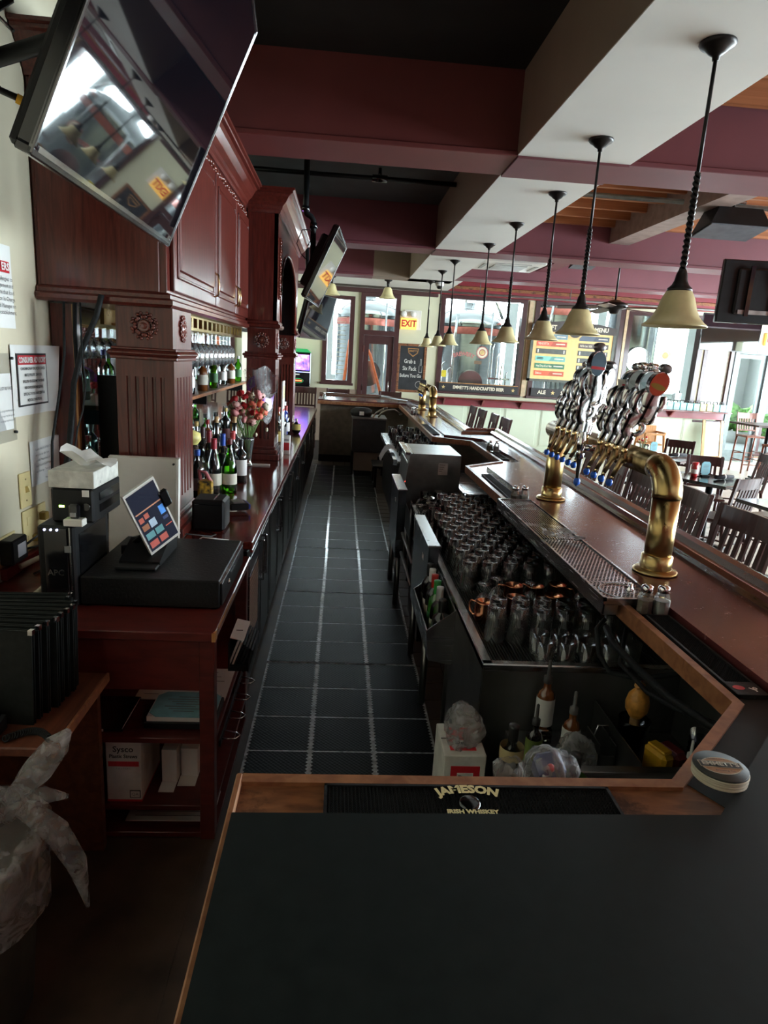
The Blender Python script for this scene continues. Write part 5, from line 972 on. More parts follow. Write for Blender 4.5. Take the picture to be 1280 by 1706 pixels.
part('round_seal', MB().lathe([(0, .0125), (.016, .0125), (.019, .0115), (.021, .008)], (.272, 1.045, 1.0712), 24), black_gl, t)
t = bar_mat('black rubber bar mat with a red oval running beside the salt shakers', 1.058, 1.146, 1.475, 2.015, 1.07, 12, 72, .008, .012)
part('logo_pad', MB().box(1.06, 1.144, 1.477, 1.545, 1.074, 1.0825), black_rub, t); ro = MB().lathe([(0, .0006), (.016, .0006)], (0, 0, 0), 20); part('red_oval', MB().add([(1.083+v[0], 1.512+v[1]*.75, 1.0826+v[2]) for v in ro.v], ro.f), red_ink, t); text('Jo', .024, (1.122, 1.508, 1.0826), (.75, .66, 0), (-.66, .75, 0), white_ink, t, bold=.001)
bar_mat('black ribbed bar mat at the near side of the first bar jog', 1.055, 1.125, 3.85, 4.70, 1.07, 7, 60, .006, .010, True)
bar_mat('black bar mat near the recessed shakers', 1.415, 1.47, 5.50, 5.95, 1.07, 7, 40, .006, .010, True); bar_mat('black bar mat beyond the recessed shakers', 1.395, 1.47, 6.12, 6.64, 1.07, 7, 40, .006, .010, True)
bar_mat('black bar mat in front of the far brass tower', 1.02, 1.10, 7.15, 8.2, 1.07, 7, 60, .006, .010, True)
# ---- drip tray
t = thing('drip_tray', 'long stainless drip tray set on the inner ledge under the taps', 'tray', (1.07, 2.88, 1.07))
part('pan', MB().box(.945, 1.152, 2.092, 3.72, 1.082, 1.094).box(.945, .955, 2.092, 3.72, 1.094, 1.106).box(1.142, 1.152, 2.092, 3.72, 1.094, 1.106).box(.945, 1.152, 2.092, 2.102, 1.094, 1.106).box(.945, 1.152, 3.71, 3.72, 1.094, 1.106).box(.945, .950, 2.092, 3.72, 1.045, 1.083).box(.945, .998, 2.092, 2.096, 1.045, 1.083), steel, t)
part('perforated_plate', MB().box(.956, 1.141, 2.285, 2.86, 1.094, 1.1), steel, t); part('rinser_plate', MB().box(.956, 1.141, 2.104, 2.28, 1.094, 1.1), steel, t); slot_b = mat('slot_black', (.004, .004, .004), .9, spec=.1); ho = MB()
for j in range(49):
    for i in range(11 if j % 2 else 12):
        cx, cy = .965+.0150*i+.0075*(j % 2), 2.117+.0152*j
        if not 2.272 < cy < 2.298: ho.add([(cx+.0052*math.cos(k*PI/4), cy+.0052*math.sin(k*PI/4), 1.1003) for k in range(8)], [tuple(range(8))])
part('holes', ho, slot_b, t, kind='stuff', fix=False)
part('rinser_ring', MB().lathe([(.072, .0), (.078, .003), (.083, 0)], (1.05, 2.19, 1.1), 28), steel, t); part('rinser_nozzle', MB().lathe([(0, .03), (.007, .03), (.009, .018), (.014, .012), (.014, 0)], (1.08, 2.19, 1.1), 12).box(1.065, 1.095, 2.185, 2.195, 1.112, 1.120), chrome, t)
sb = MB()
for k in range(15): sb.box(.957+.0124*k, .9630+.0124*k, 2.87, 3.70, 1.0945, 1.101)
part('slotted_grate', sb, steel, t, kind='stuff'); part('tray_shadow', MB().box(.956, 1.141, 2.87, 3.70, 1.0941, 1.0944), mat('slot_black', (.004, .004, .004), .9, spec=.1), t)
solo('plastic_wrap', MB().grid(lambda u, v: (.97+.16*u+.01*math.sin(v*9), 2.80+.16*v+.012*math.sin(u*11), 1.1085+.012*abs(math.sin(u*8+v*5))+.006*(1+math.sin(v*14))), 16, 12), film, 'crumpled clear film lying across the middle of the drip tray', 'plastic film', (1.07, 2.88, 1.101))
# ---- shakers
salt_m = mat('salt', (.72, .72, .70), .8); pep_m = mat('pepper', (.20, .16, .10), .8, scale=90)
def shaker(lab, x, y, z, fill, full=.8):
    t = thing('shaker', lab, 'shaker', (x, y, z), group='glass salt and pepper shakers'); h = .022
    part('glass', MB().lathe([(.0, .001), (.026, .001), (.028, .006), (.028, .055), (.022, .072), (.017, .078), (.017, .082)], (x, y, z), 8, smooth=False), clear, t)
    part('contents', MB().lathe([(0, .004), (.0245, .004), (.0255, .01), (.0255, .01+.05*full), (0, .01+.05*full)], (x, y, z), 8, smooth=False), fill, t); part('lid', MB().lathe([(.018, .078), (.0205, .08), (.0205, .092), (.018, .100), (.010, .104), (0, .105)], (x, y, z), 16), chrome, t)
shaker('pepper shaker beside the near brass column', 1.0745, 2.055, 1.07, pep_m); shaker('salt shaker beside the near brass column', 1.1325, 2.052, 1.07, salt_m)
shaker('pepper shaker at the far end of the drip tray', 1.068, 3.78, 1.07, pep_m, .7); shaker('salt shaker at the far end of the drip tray', 1.126, 3.79, 1.07, salt_m, .7)
shaker('pepper shaker in the recessed jog of the bar', 1.414, 6.04, 1.07, pep_m); shaker('salt shaker in the recessed jog of the bar', 1.471, 6.02, 1.07, salt_m)
shaker('salt shaker by the far brass tower', 1.063, 9.7, 1.07, salt_m); shaker('pepper shaker by the far brass tower', 1.094, 9.77, 1.07, pep_m); shaker('white shaker at the left end of the far bar return', -.30, 11.75, 1.095, salt_m, 1)
# ---- coasters
t = thing('coaster_stack', 'stack of round beer coasters with a cream brand panel in the ledge corner', 'coasters', (.79, 1.11, 1.0985))
cbm = mat('coaster_board', s2l(196, 188, 168), .8)
for k in range(5): part('coaster', MB().lathe([(0, 0), (.051, 0), (.052, .001), (.052, .0038), (.051, .0048), (0, .0048)], (.79+.0015*(k % 2), 1.108+.001*(k % 3), 1.0986+.005*k), 36), cbm if k < 4 else mat('coaster_print', s2l(50, 54, 52), .6), t)
cz_ = 1.0986+.025; el = MB().lathe([(0, 0), (.040, 0)], (0, 0, 0), 30); part('oval_print', MB().add([(.79+v[0], 1.108+v[1]*.72, cz_+.0001) for v in el.v], el.f), cbm, t); part('oval_fill', MB().add([(.79+v[0]*.94, 1.108+v[1]*.66, cz_+.0003) for v in el.v], el.f), mat('coaster_tan', s2l(170, 125, 88), .6), t)
R_, U_ = (math.cos(-.12), math.sin(-.12), 0), (-math.sin(-.12), math.cos(-.12), 0); part('name_panel', MB().obox((.79, 1.111, cz_+.0006), (.042*R_[0], .042*R_[1], 0), (.0105*U_[0], .0105*U_[1], 0), (0, 0, .0002)), cbm, t); part('name_field', MB().obox((.79, 1.111, cz_+.0009), (.040*R_[0], .040*R_[1], 0), (.0088*U_[0], .0088*U_[1], 0), (0, 0, .0002)), MATS['coaster_print'], t)
text("EMMETT'S", .0165, (.79, 1.111, cz_+.0012), R_, U_, cbm, t, bold=.0006); text('Downtown', .008, (.79, 1.129, cz_+.0008), R_, U_, ink, t); text('Brewing Co.', .008, (.79, 1.090, cz_+.0008), R_, U_, ink, t)
# ================================================================== UNDERBAR
t = thing('glass_drainboard', 'long stainless drainboard cabinet carrying the rows of glasses', 'drainboard', (.92, 3.4, 0))
part('deck', MB().box(.56, 1.31, 2.145, 4.74, .775, .795), steel_dk, t); part('near_panel', MB().box(.556, 1.30, 2.138, 2.146, .06, .82), mat('steel_dark_panel', (.22, .225, .215), .34, .8, var=.3, scale=3, stretch=(1, 1, .3), rvar=.1), t)
part('side_panel', MB().box(.553, .562, 2.146, 2.76, .06, .815), steel_dk, t); part('rim', MB().box(.553, .592, 2.138, 4.74, .795, .823, .004).box(.553, 1.31, 2.134, 2.170, .795, .823, .004).box(.553, 1.31, 4.71, 4.74, .795, .823, .004), steel, t)
for x, y in ((.60, 4.68), (1.27, 4.68), (.60, 3.0)): part('leg', MB().cyl((x, y, 0), (x, y, .78), .02), steel_dk, t)
rb = MB()
for k in range(60): rb.box(.60+.0118*k, .6045+.0118*k, 2.17, 4.70, .795, .802)
part('ribbed_liner', rb, black_rub, t, kind='stuff')
pint = local('pint_glass', '', 'glass', 'pint glasses drying upside down on the drainboard')
part('wall', MB().lathe([(.044, 0), (.0435, .006), (.0365, .10), (.0345, .150), (.0325, .149), (.041, .008)], n=18), clear, pint)
part('base', MB().lathe([(0, .146), (.029, .147), (.031, .1515), (.0345, .150), (.0345, .140), (.028, .136), (0, .135)], n=18), glass('glass_base', (.62, .65, .64), .95, .5), pint)
n = 0
for j in range(17):
    for i in range(6):
        if i == 0 and j > 10: continue
        o = pint if n == 0 else dup(pint, (0, 0, 0)); n += 1
        o['label'] = 'upside-down pint glass, %s from the aisle, %s row behind the copper mugs' % (ordn(i), ordn(j))
        put(o, (.648+.1*i+.045*(j % 2), 2.95+.098*j, .8025))
for j in range(2):
    for i in range(6):
        if j == 1 and i > 4: continue
        o = dup(pint, (.645+.092*i+.03*j, 2.37+.095*j, .8025), 0, 'tall clear glass, %s from the aisle in the %s row from the near rim' % (ordn(i), ordn(j)), 'tall glasses at the near end of the drainboard')
rocks = local('rocks_glass', '', 'glass', 'short tumblers by the near rim of the drainboard')
part('wall', MB().lathe([(.034, 0), (.033, .003), (.036, .085), (.035, .085), (.032, .006)], n=16), clear, rocks); part('base', MB().lathe([(0, .001), (.033, .001), (.033, .014), (0, .015)], n=16), MATS['glass_base'], rocks)
n = 0
for j in range(2):
    for i in range(5):
        o = rocks if n == 0 else dup(rocks, (0, 0, 0)); n += 1
        o['label'] = 'short tumbler, %s from the left in the %s row by the near rim' % (ordn(i), ordn(j)); put(o, (.80+.083*i, 2.21+.082*j, .8025))
cm = local('copper_mug', '', 'mug', 'copper mugs among the glasses')
part('cup', MB().lathe([(0, .002), (.036, .002), (.040, .01), (.044, .05), (.041, .088), (.043, .092), (.040, .092), (.037, .06), (.034, .012), (0, .01)], n=20), copper, cm); part('handle', MB().tube([(.043, 0, .078), (.070, 0, .078), (.078, 0, .06), (.074, 0, .03), (.055, 0, .016), (.042, 0, .022)], .0045, 8), copper, cm)
CM = [(.83, 2.80, 'copper mug, leftmost of the three standing in a row', 2.6), (.93, 2.80, 'copper mug in the middle of the three standing in a row', 2.2), (1.045, 2.83, 'copper mug with a wide mouth, rightmost of the row of three', -.4), (.648, 2.575, 'copper mug with its handle turned to the aisle near the rim', 2.35), (.80, 2.645, 'copper mug half hidden behind the tall clear glasses', -2.0), (.98, 2.68, 'copper mug low behind the third tall clear glass', .2)]
for k, (x, y, lab, rz) in enumerate(CM):
    o = cm if k == 0 else dup(cm, (0, 0, 0)); put(o, (x, y, .8025), rz); o['label'] = lab
gb = local('goblet', '', 'goblet', 'stemmed goblets near the copper mugs')
part('bowl', MB().lathe([(.030, 0), (.036, .03), (.036, .06), (.022, .09), (.006, .10)], n=16), wineg, gb); part('stem', MB().lathe([(.006, .10), (.005, .13), (.03, .138), (.032, .141), (0, .142)], n=14), clear, gb)
for k, (x, y) in enumerate(((.66, 2.66), (.735, 2.74), (.88, 2.70), (1.12, 2.72))):
    o = gb if k == 0 else dup(gb, (0, 0, 0)); put(o, (x, y, .8025)); o['label'] = 'upside-down stemmed goblet, %s from the aisle before the copper mugs' % ordn(k)
mug = local('handled_mug', '', 'mug', 'glass beer mugs at the far end of the drainboard')
part('body', MB().lathe([(0, .002), (.036, .002), (.040, .008), (.040, .125), (.0405, .13), (.037, .13), (.035, .02), (0, .016)], n=12, smooth=False), clear, mug); part('handle', MB().tube([(.039, 0, .11), (.07, 0, .112), (.082, 0, .09), (.08, 0, .05), (.065, 0, .028), (.039, 0, .03)], .007, 8), clear, mug)
MG = [(.645, 4.28, 'handled glass mug at the far aisle corner of the drainboard', 3.1), (.642, 4.12, 'handled glass mug just nearer than the corner one', 3.0), (.645, 4.46, 'handled glass mug against the far rim of the drainboard', 3.2)]
for k, (x, y, lab, rz) in enumerate(MG):
    o = mug if k == 0 else dup(mug, (0, 0, 0)); put(o, (x, y, .823 if x < .592 else .8025), rz); o['label'] = lab
rk = thing('glass_tray', 'steel wire tray of glasses between the drainboard and the glass washer', 'tray', (.80, 5.05, 0)); part('tray', MB().box(.62, 1.02, 4.78, 5.36, .66, .675).box(.62, .63, 4.78, 5.36, .675, .71).box(.62, 1.02, 4.78, 4.79, .675, .71), steel_dk, rk)
for x, y in ((.64, 4.80), (1.0, 4.80), (.64, 5.34), (1.0, 5.34)): part('leg', MB().cyl((x, y, 0), (x, y, .665), .014), steel_dk, rk)
k = 0
for j in range(4):
    for i in range(3):
        o = dup(mug, (.73+.115*i, 4.90+.13*j, .676), 4.5+.15*((i+j) % 3), 'handled mug, %s from the aisle in the %s row of the wire tray' % (ordn(i), ordn(j)), 'glass mugs on the wire tray')
# ---- triple sink beside the washer
t = thing('bar_sink', 'dark stainless bar sink with a ribbed drainboard under the bar jog', 'sink', (1.17, 5.4, 0))
sk = MB().box(1.04, 1.31, 4.76, 4.80, .80, .82).box(1.04, 1.31, 5.2, 5.24, .80, .82).box(1.04, 1.07, 4.76, 6.5, .80, .82).box(1.28, 1.31, 4.76, 5.24, .80, .82)
part('rim', sk, steel, t); part('basin', MB().box(1.06, 1.30, 4.79, 4.795, .52, .81).box(1.06, 1.30, 5.205, 5.21, .52, .81).box(1.06, 1.065, 4.79, 5.21, .52, .81).box(1.295, 1.30, 4.79, 5.21, .52, .81).box(1.06, 1.30, 4.79, 5.21, .50, .52), steel_dk, t)
part('divider', MB().box(1.06, 1.30, 4.99, 5.01, .52, .80), steel, t); rb = MB()
for k in range(16): rb.box(1.075+.0145*k, 1.082+.0145*k, 5.26, 6.45, .80, .812)
part('drain_ribs', rb, steel, t, kind='stuff'); part('drain_deck', MB().box(1.07, 1.31, 5.24, 6.5, .78, .80), steel_dk, t)
for x, y in ((1.08, 4.8), (1.28, 4.8), (1.28, 6.46)): part('leg', MB().cyl((x, y, 0), (x, y, .79), .015), steel_dk, t)
# ---- glass washer
t = thing('glass_washer', 'boxy stainless glass washer with a slanted front and rating label', 'dishwasher', (.8, 5.75, 0))
part('body', MB().prism([(.60, 1.10), (1.035, 1.10), (1.035, .52), (.66, .52), (.56, .75)], 5.42, 6.06, 'y'), steel_dk, t); part('hood_edge', MB().box(.556, .606, 5.41, 6.07, 1.085, 1.11, .004), steel, t); part('top_seam', MB().box(.62, .626, 5.415, 6.065, 1.10, 1.104), black_gl, t)
part('rating_label', MB().box(.845, .925, 5.4185, 5.421, .93, 1.03), mat('label_silver', (.55, .55, .54), .5), t)
for k in range(4): part('label_print', MB().box(.852, .852+.05-.008*k, 5.4178, 5.4186, 1.012-.018*k, 1.018-.018*k), ink_grey, t)
part('lower_label', MB().box(.83, .89, 5.4185, 5.421, .77, .80), MATS['label_silver'], t); part('red_light', MB().obox((.575, 5.43, .86), (.004, 0, .006), (0, .006, 0), (.003, 0, -.002)), mat('red_led', (.6, .02, .02), .3, emit=(1, .05, .03), es=2), t); part('door_handle', MB().box(.585, .60, 5.5, 5.98, 1.0, 1.02, .004), steel, t)
part('base_frame', MB().box(.66, 1.03, 5.44, 6.04, .30, .52), black_pl, t)
for x, y in ((.68, 5.46), (1.01, 5.46), (.68, 6.02), (1.01, 6.02)): part('leg', MB().cyl((x, y, 0), (x, y, .31), .018), steel_dk, t)
# ---- steel end caps along the aisle
def cap_unit(lab, x0, x1, y0, y1, z0, z1):
    t = thing('steel_partition', lab, 'partition', ((x0+x1)/2, (y0+y1)/2, 0)); part('panel', MB().box(x0, x1, y0, y1, z0, z1-.01, .003), mat('steel_blue', (.16, .19, .22), .25, 1.0, var=.25, scale=4, rvar=.08), t); part('cap', MB().box(x0-.006, x1+.008, y0-.006, y1+.006, z1-.014, z1, .004), steel, t)
    for y in (y0+.03, y1-.03): part('leg', MB().cyl(((x0+x1)/2, y, .0137), ((x0+x1)/2, y, z0+.01), .02), steel_dk, t)
    part('decal', MB().box(x0-.001, x0+.001, y0+.18, y0+.24, z1-.14, z1-.11), white_ink, t); return t
cap_unit('blue-grey steel partition with a bright cap beside the bottle rail', .492, .545, 3.25, 3.92, .40, .935); cap_unit('farther steel partition with a bright cap beside the glass washer', .455, .515, 4.72, 5.36, .40, .93)
t = thing('under_counter_tank', 'low dark chest behind the steel partitions', 'chest', (.6, 4.6, 0)); part('body', MB().box(.565, .60, 4.0, 4.6, .05, .60), black_cab, t); part('crossbar', MB().cyl((.50, 3.95, .60), (.50, 4.70, .60), .012).cyl((.50, 3.95, .45), (.50, 4.70, .45), .012), steel_dk, t)
# ---- bottle rail with bottles
t = thing('speed_rail', 'stainless bottle rail hung on the aisle side of the drainboard', 'bottle rail', (.50, 2.98, .55)); 
part('trough', MB().prism([(.552, .80), (.546, .80), (.546, .545), (.45, .565), (.43, .70), (.424, .70), (.442, .556), (.552, .535)], 2.70, 3.23, 'y'), steel, t)
part('end_plate', MB().prism([(.552, .80), (.552, .535), (.442, .556), (.424, .70)], 2.695, 2.70, 'y'), steel, t); part('end_plate', MB().prism([(.552, .80), (.552, .535), (.442, .556), (.424, .70)], 3.23, 3.235, 'y'), steel, t)
RB = [('dark bottle with a green label nearest in the bottle rail', 2.75, g_dark, (.06, .25, .06), (.02, .02, .02)), ('pale glass bottle second in the bottle rail', 2.838, g_clear, (.5, .55, .4), (.5, .5, .5)), ('green bottle third in the bottle rail', 2.926, g_green, (.05, .22, .08), (.03, .3, .05)), ('dark bottle with a red neck band in the bottle rail', 3.014, g_dark, (.55, .5, .4), (.45, .03, .02)), ('white bottle near the far end of the bottle rail', 3.10, g_clear, (.75, .75, .72), (.7, .7, .68)), ('black bottle at the far end of the bottle rail', 3.184, g_dark, (.02, .02, .02), (.02, .02, .02))]
for lab, y, g, lc, cc in RB: bottle(lab, (.497, y, .566), 'spirit' if y > 2.8 else 'square', g, lc, cc, 1.05, .06, group='bottles in the bottle rail')
# ---- bottle well at the near corner
t = thing('bottle_well', 'stainless well of mixers in the corner below the near bar end', 'well', (.98, 1.93, 0))
part('floor', MB().box(.66, 1.30, 1.74, 2.13, .545, .56), steel_dk, t); part('front_rim', MB().box(.66, 1.30, 1.72, 1.745, .52, .675, .004).box(.66, 1.30, 1.715, 1.75, .667, .68, .003), steel_dk, t); part('divider', MB().box(.984, .988, 1.745, 2.13, .56, .69), steel_dk, t)
part('side', MB().box(1.295, 1.305, 1.30, 2.13, .3, .90), MATS['steel_dark_panel'], t); part('splash_rail', MB().box(1.27, 1.296, 1.3, 2.13, .90, .912), steel, t)
for x, y in ((.68, 1.74), (.68, 2.11), (1.28, 1.74)): part('leg', MB().cyl((x, y, 0), (x, y, .55), .016), steel_dk, t)
part('skirt', MB().box(.66, 1.30, 1.73, 1.74, .1, .53), black_cab, t)
wz = .561
def bit(lab, x, y, z=wz, s=1.0, wrap=False, lc=(.62, .62, .60), cc=(.02, .02, .02), g=None):
    t = thing('bitters_bottle', lab, 'bottle', (x, y, z), group='small bottles in the well'); part('glass', MB().lathe([(0, .001), (.027*s, .001), (.028*s, .1*s), (.022*s, .118*s), (.012*s, .128*s), (.012*s, .15*s)], (x, y, z), 14), g or g_amber, t)
    part('label', MB().lathe([(.0285*s, .012), (.0285*s, .10*s)], (x, y, z), 14), lab_mat(lc), t); part('dropper', MB().lathe([(.014*s, .148*s), (.014*s, .168*s), (.006*s, .172*s), (.0055*s, .22*s), (0, .225*s)], (x, y, z), 10), mat('cap_%02x%02x%02x' % tuple(int(255*q) for q in cc), cc, .5), t); return t
bit('white-labelled bitters bottle with a black dropper standing tallest in the well', .775, 2.07, .62, 1.15); bit('white-labelled bitters bottle in crumpled wrap beside the tallest one', .845, 1.98, wz, 1.1, lc=(.6, .6, .58), cc=(.1, .1, .1)); bit('dark dropper bottle at the left of the well behind the wrapped soda gun', .70, 1.93, wz, 1.0, lc=(.16, .22, .05), cc=(.02, .02, .02), g=g_dark)
solo('glass_block', MB().box(.745, .805, 2.04, 2.10, wz, .6195, .004), MATS['glass_base'], 'upturned clear glass under the tallest bitters bottle', 'glass', (.775, 2.07, wz))
t = thing('crumpled_film', 'crumpled clear film heaped between the small bottles in the well', 'plastic film', (.83, 1.90, wz)); part('film', crump(.825, 1.89, [(0, wz+.002), (.05, wz+.01), (.055, wz+.06), (.04, wz+.12), (.0, wz+.15)], 9, .2, 24, (1.2, .8)), film, t)
t = thing('steel_canister', 'clear plastic canister holding the orange pourer in the well', 'canister', (1.04, 1.93, wz)); part('canister', MB().lathe([(0, .002), (.045, .002), (.052, .16), (.054, .165), (.05, .165), (.043, .008)], (1.05, 1.95, wz), 18), glass('smoky_plastic', (.55, .56, .55), .8, .3), t)
t = thing('orange_pourer', 'orange bulb-shaped pourer top on a tan stem in the clear canister', 'pourer', (1.04, 1.95, wz)); part('bulb', MB().lathe([(.012, .17), (.022, .175), (.037, .20), (.040, .225), (.033, .255), (.017, .275), (.012, .285), (.017, .295), (0, .296)], (1.05, 1.95, wz), 18), mat('orange_plastic', (.62, .28, .05), .5, var=.2, scale=40), t)
part('spout', MB().cyl((1.045, 1.95, wz+.283), (1.032, 1.935, wz+.298), .009, .011), MATS['orange_plastic'], t); part('stem', MB().lathe([(.010, .006), (.014, .08), (.017, .172)], (1.05, 1.95, wz), 12), mat('tan_stem', (.33, .19, .08), .6), t)
t = thing('steel_spoon', 'steel spoon standing behind the orange pourer', 'spoon', (1.07, 1.98, wz)); part('handle', MB().cyl((1.07, 1.97, wz+.01), (1.075, 1.99, wz+.26), .004), steel, t); part('bowl', MB().ball((1.075, 1.99, wz+.285), .016, 10, 6, 1.5), steel, t)
t = thing('yellow_carton', 'yellow plastic jug with a square shoulder in the well', 'jug', (1.09, 1.82, wz)); part('body', MB().obox((1.085, 1.83, wz+.065), (.025, .01, 0), (-.015, .045, 0), (0, 0, .064), .012), mat('yellow_plastic', (.68, .38, .02), .45), t); part('shoulder', MB().obox((1.085, 1.83, wz+.132), (.018, .008, 0), (-.012, .035, 0), (0, 0, .006), .004), MATS['yellow_plastic'], t)
t = thing('red_carton', 'dark red plastic jug pressed against the yellow one in the well', 'jug', (1.14, 1.83, wz)); part('body', MB().obox((1.14, 1.85, wz+.06), (.026, .01, 0), (-.015, .045, 0), (0, 0, .058), .012), mat('dark_red_plastic', (.20, .015, .02), .45), t); part('shoulder', MB().obox((1.14, 1.85, wz+.119), (.018, .008, 0), (-.012, .035, 0), (0, 0, .004), .003), MATS['dark_red_plastic'], t)
bit('small bottle with a round white cap beside the red jug', 1.165, 1.785, wz, .85, lc=(.30, .13, .06), cc=(.75, .75, .73), g=g_amber); 
t = thing('cup_stack', 'stack of clear plastic cups in the right corner of the well', 'cups', (1.24, 1.84, wz)); 
for k in range(4): part('cup', MB().lathe([(0, .002), (.026, .002), (.037, .10), (.038, .104)], (1.24, 1.86, wz+.022*k), 16), glass('cloudy_plastic', (.60, .60, .63), .7, .4, .15), t)
t = thing('steel_caddy', 'small dark wire caddy in the middle of the well', 'caddy', (.93, 1.95, wz)); part('wire', MB().box(.918, .922, 1.90, 2.02, wz, wz+.09).box(.972, .976, 1.90, 2.02, wz, wz+.09).box(.918, .976, 1.90, 1.904, wz, wz+.05), steel_dk, t); part('handle', MB().tube([(.92, 1.96, wz+.09), (.93, 1.96, wz+.13), (.965, 1.96, wz+.13), (.974, 1.96, wz+.09)], .003, 6), chrome, t)
for k, (lab, x, y, lc, cc, s) in enumerate((('tall dark bottle with a tan label left of the wrapped soda gun', .585, 1.80, (.45, .36, .18), (.02, .02, .02), 1.0), ('tall dark bottle with a black handle beside the tan-labelled one', .628, 1.67, (.35, .34, .33), (.015, .015, .015), 1.0), ('dark bottle with a green neck label behind the wrapped soda gun', .722, 1.63, (.10, .22, .04), (.012, .012, .012), 1.05))):
    bottle(lab, (x, y, .481), 'bordeaux', g_dark, lc, cc, s, .05, (.19, .23), group='dark bottles before the steel panel')
t = thing('bottle_step', 'low black step shelf under the dark bottles', 'shelf', (.66, 1.68, .1)); part('board', MB().box(.55, .78, 1.56, 1.70, .46, .48), black_pl, t); part('leg', MB().box(.55, .57, 1.56, 1.70, 0, .46).box(.76, .78, 1.56, 1.70, 0, .46), black_pl, t); part('lower_board', MB().box(.555, .65, 1.7, 1.85, .46, .48), black_pl, t)
# wrapped soda gun in its holster on the inner edge of the bar
t = thing('soda_gun', 'soda gun wrapped in clear film with a navy badge and red dot', 'soda gun', (.47, 1.19, 1.0)); part('head', MB().obox((.475, 1.20, 1.045), (.030, .004, .004), (-.003, .028, .012), (0, -.006, .024), .010), mat('navy_badge', (.03, .04, .16), .35, var=.1), t)
part('red_dot', MB().ball((.468, 1.172, 1.068), .009, 8, 5), red_ink, t); part('white_band', MB().obox((.478, 1.173, 1.048), (.026, .004, 0), (0, .002, .001), (0, 0, .004)), white_ink, t); part('wrap', crump(.475, 1.20, [(.0, .985), (.035, .99), (.05, 1.02), (.052, 1.05), (.04, 1.08), (.015, 1.092), (0, 1.094)], 6, .12, 26, (1.1, .9)), film, t); part('holster', MB().box(.44, .51, 1.1265, 1.215, .97, .985).box(.46, .49, 1.1265, 1.131, .97, 1.04), black_pl, t)
t = thing('wrapped_holster', 'empty wrapped holder left of the soda gun on the bar edge', 'holder', (.40, 1.17, 1.0)); part('wrap', crump(.385, 1.175, [(.0, .99), (.022, .995), (.026, 1.03), (.028, 1.07), (.022, 1.08)], 16, .2, 18), film, t); part('clip', MB().box(.375, .395, 1.1265, 1.16, .99, 1.03), black_pl, t)
# cartons by the aisle
for k, (z0, lab) in enumerate(((.0145, 'lower white and red carton on the floor at the corner of the steel cabinet'), (.325, 'upper white and red carton stacked at the corner of the steel cabinet'))):
    t = thing('beverage_carton', lab, 'box', (.47, 2.0, z0), 0, 'white and red cartons'); z0 -= .05*(z0 > .1); part('carton', MB().box(.40, .545, 1.93, 2.13, z0+.001, z0+(.31 if z0 > .1 else .258), .003), MATS['carton_white'], t)
    part('red_panel', MB().box(.425, .525, 1.9285, 1.931, z0+.09, z0+(.27 if z0 > .1 else .24)).use(0).box(.425, .515, 1.96, 2.10, z0+(.3095 if z0 > .1 else .2575), z0+(.3115 if z0 > .1 else .259)), red_ink, t); part('flap_seam', MB().box(.402, .543, 2.028, 2.032, z0+(.3105 if z0 > .1 else .2585), z0+(.3125 if z0 > .1 else .2595)), ink, t)
    part('badge', MB().box(.447, .503, 1.927, 1.929, z0+.205, z0+.245, .001).box(.44, .50, 1.985, 2.02, z0+(.311 if z0 > .1 else .2587), z0+(.3125 if z0 > .1 else .26)), MATS['carton_white'], t); text('Don', .028, (.475, 1.9265, z0+.225), (1, 0, 0), (0, 0, 1), ink, t, bold=.001); text('Don', .026, (.47, 2.002, z0+(.3128 if z0 > .1 else .2603)), (1, 0, 0), (0, 1, 0), ink, t, bold=.001)
t = thing('clear_bag', 'clear plastic bag lying on top of the upper carton', 'bag', (.47, 2.05, .587)); part('film', crump(.475, 2.03, [(0, .588), (.06, .59), (.065, .63), (.055, .68), (.03, .71), (0, .715)], 12, .15, 24, (1, 1.3)), film, t)
# beverage hoses under the bar edge
for lab, dy, r in (('black beverage hose sagging under the right bar edge', 0, .012), ('thinner black beverage hose under the right bar edge', .075, .008)):
    solo('hanging_hose', MB().tube([(.98+dy, 2.12, .985), (.965+dy*.5, 2.02, .97-dy), (.985+dy*.5, 1.85, .955-dy), (1.0+dy*.4, 1.68, .955-dy*.5), (1.03+dy*.4, 1.52, .965), (1.06+dy, 1.42, .99-dy*.5)], r, 8), black_rub, lab, 'hose', (1.0, 1.8, .95), 'beverage hoses under the bar')
solo('hanging_hose', MB().tube([(.99, 2.16, 1.0), (.955, 2.14, .97), (.95, 2.08, .90), (.97, 2.02, .86), (1.05, 1.98, .86), (1.2, 1.95, .9), (1.31, 1.9, .95)], .009, 8), black_rub, 'black hose looping down before the short tumblers', 'hose', (.97, 2.05, .86), 'beverage hoses under the bar')
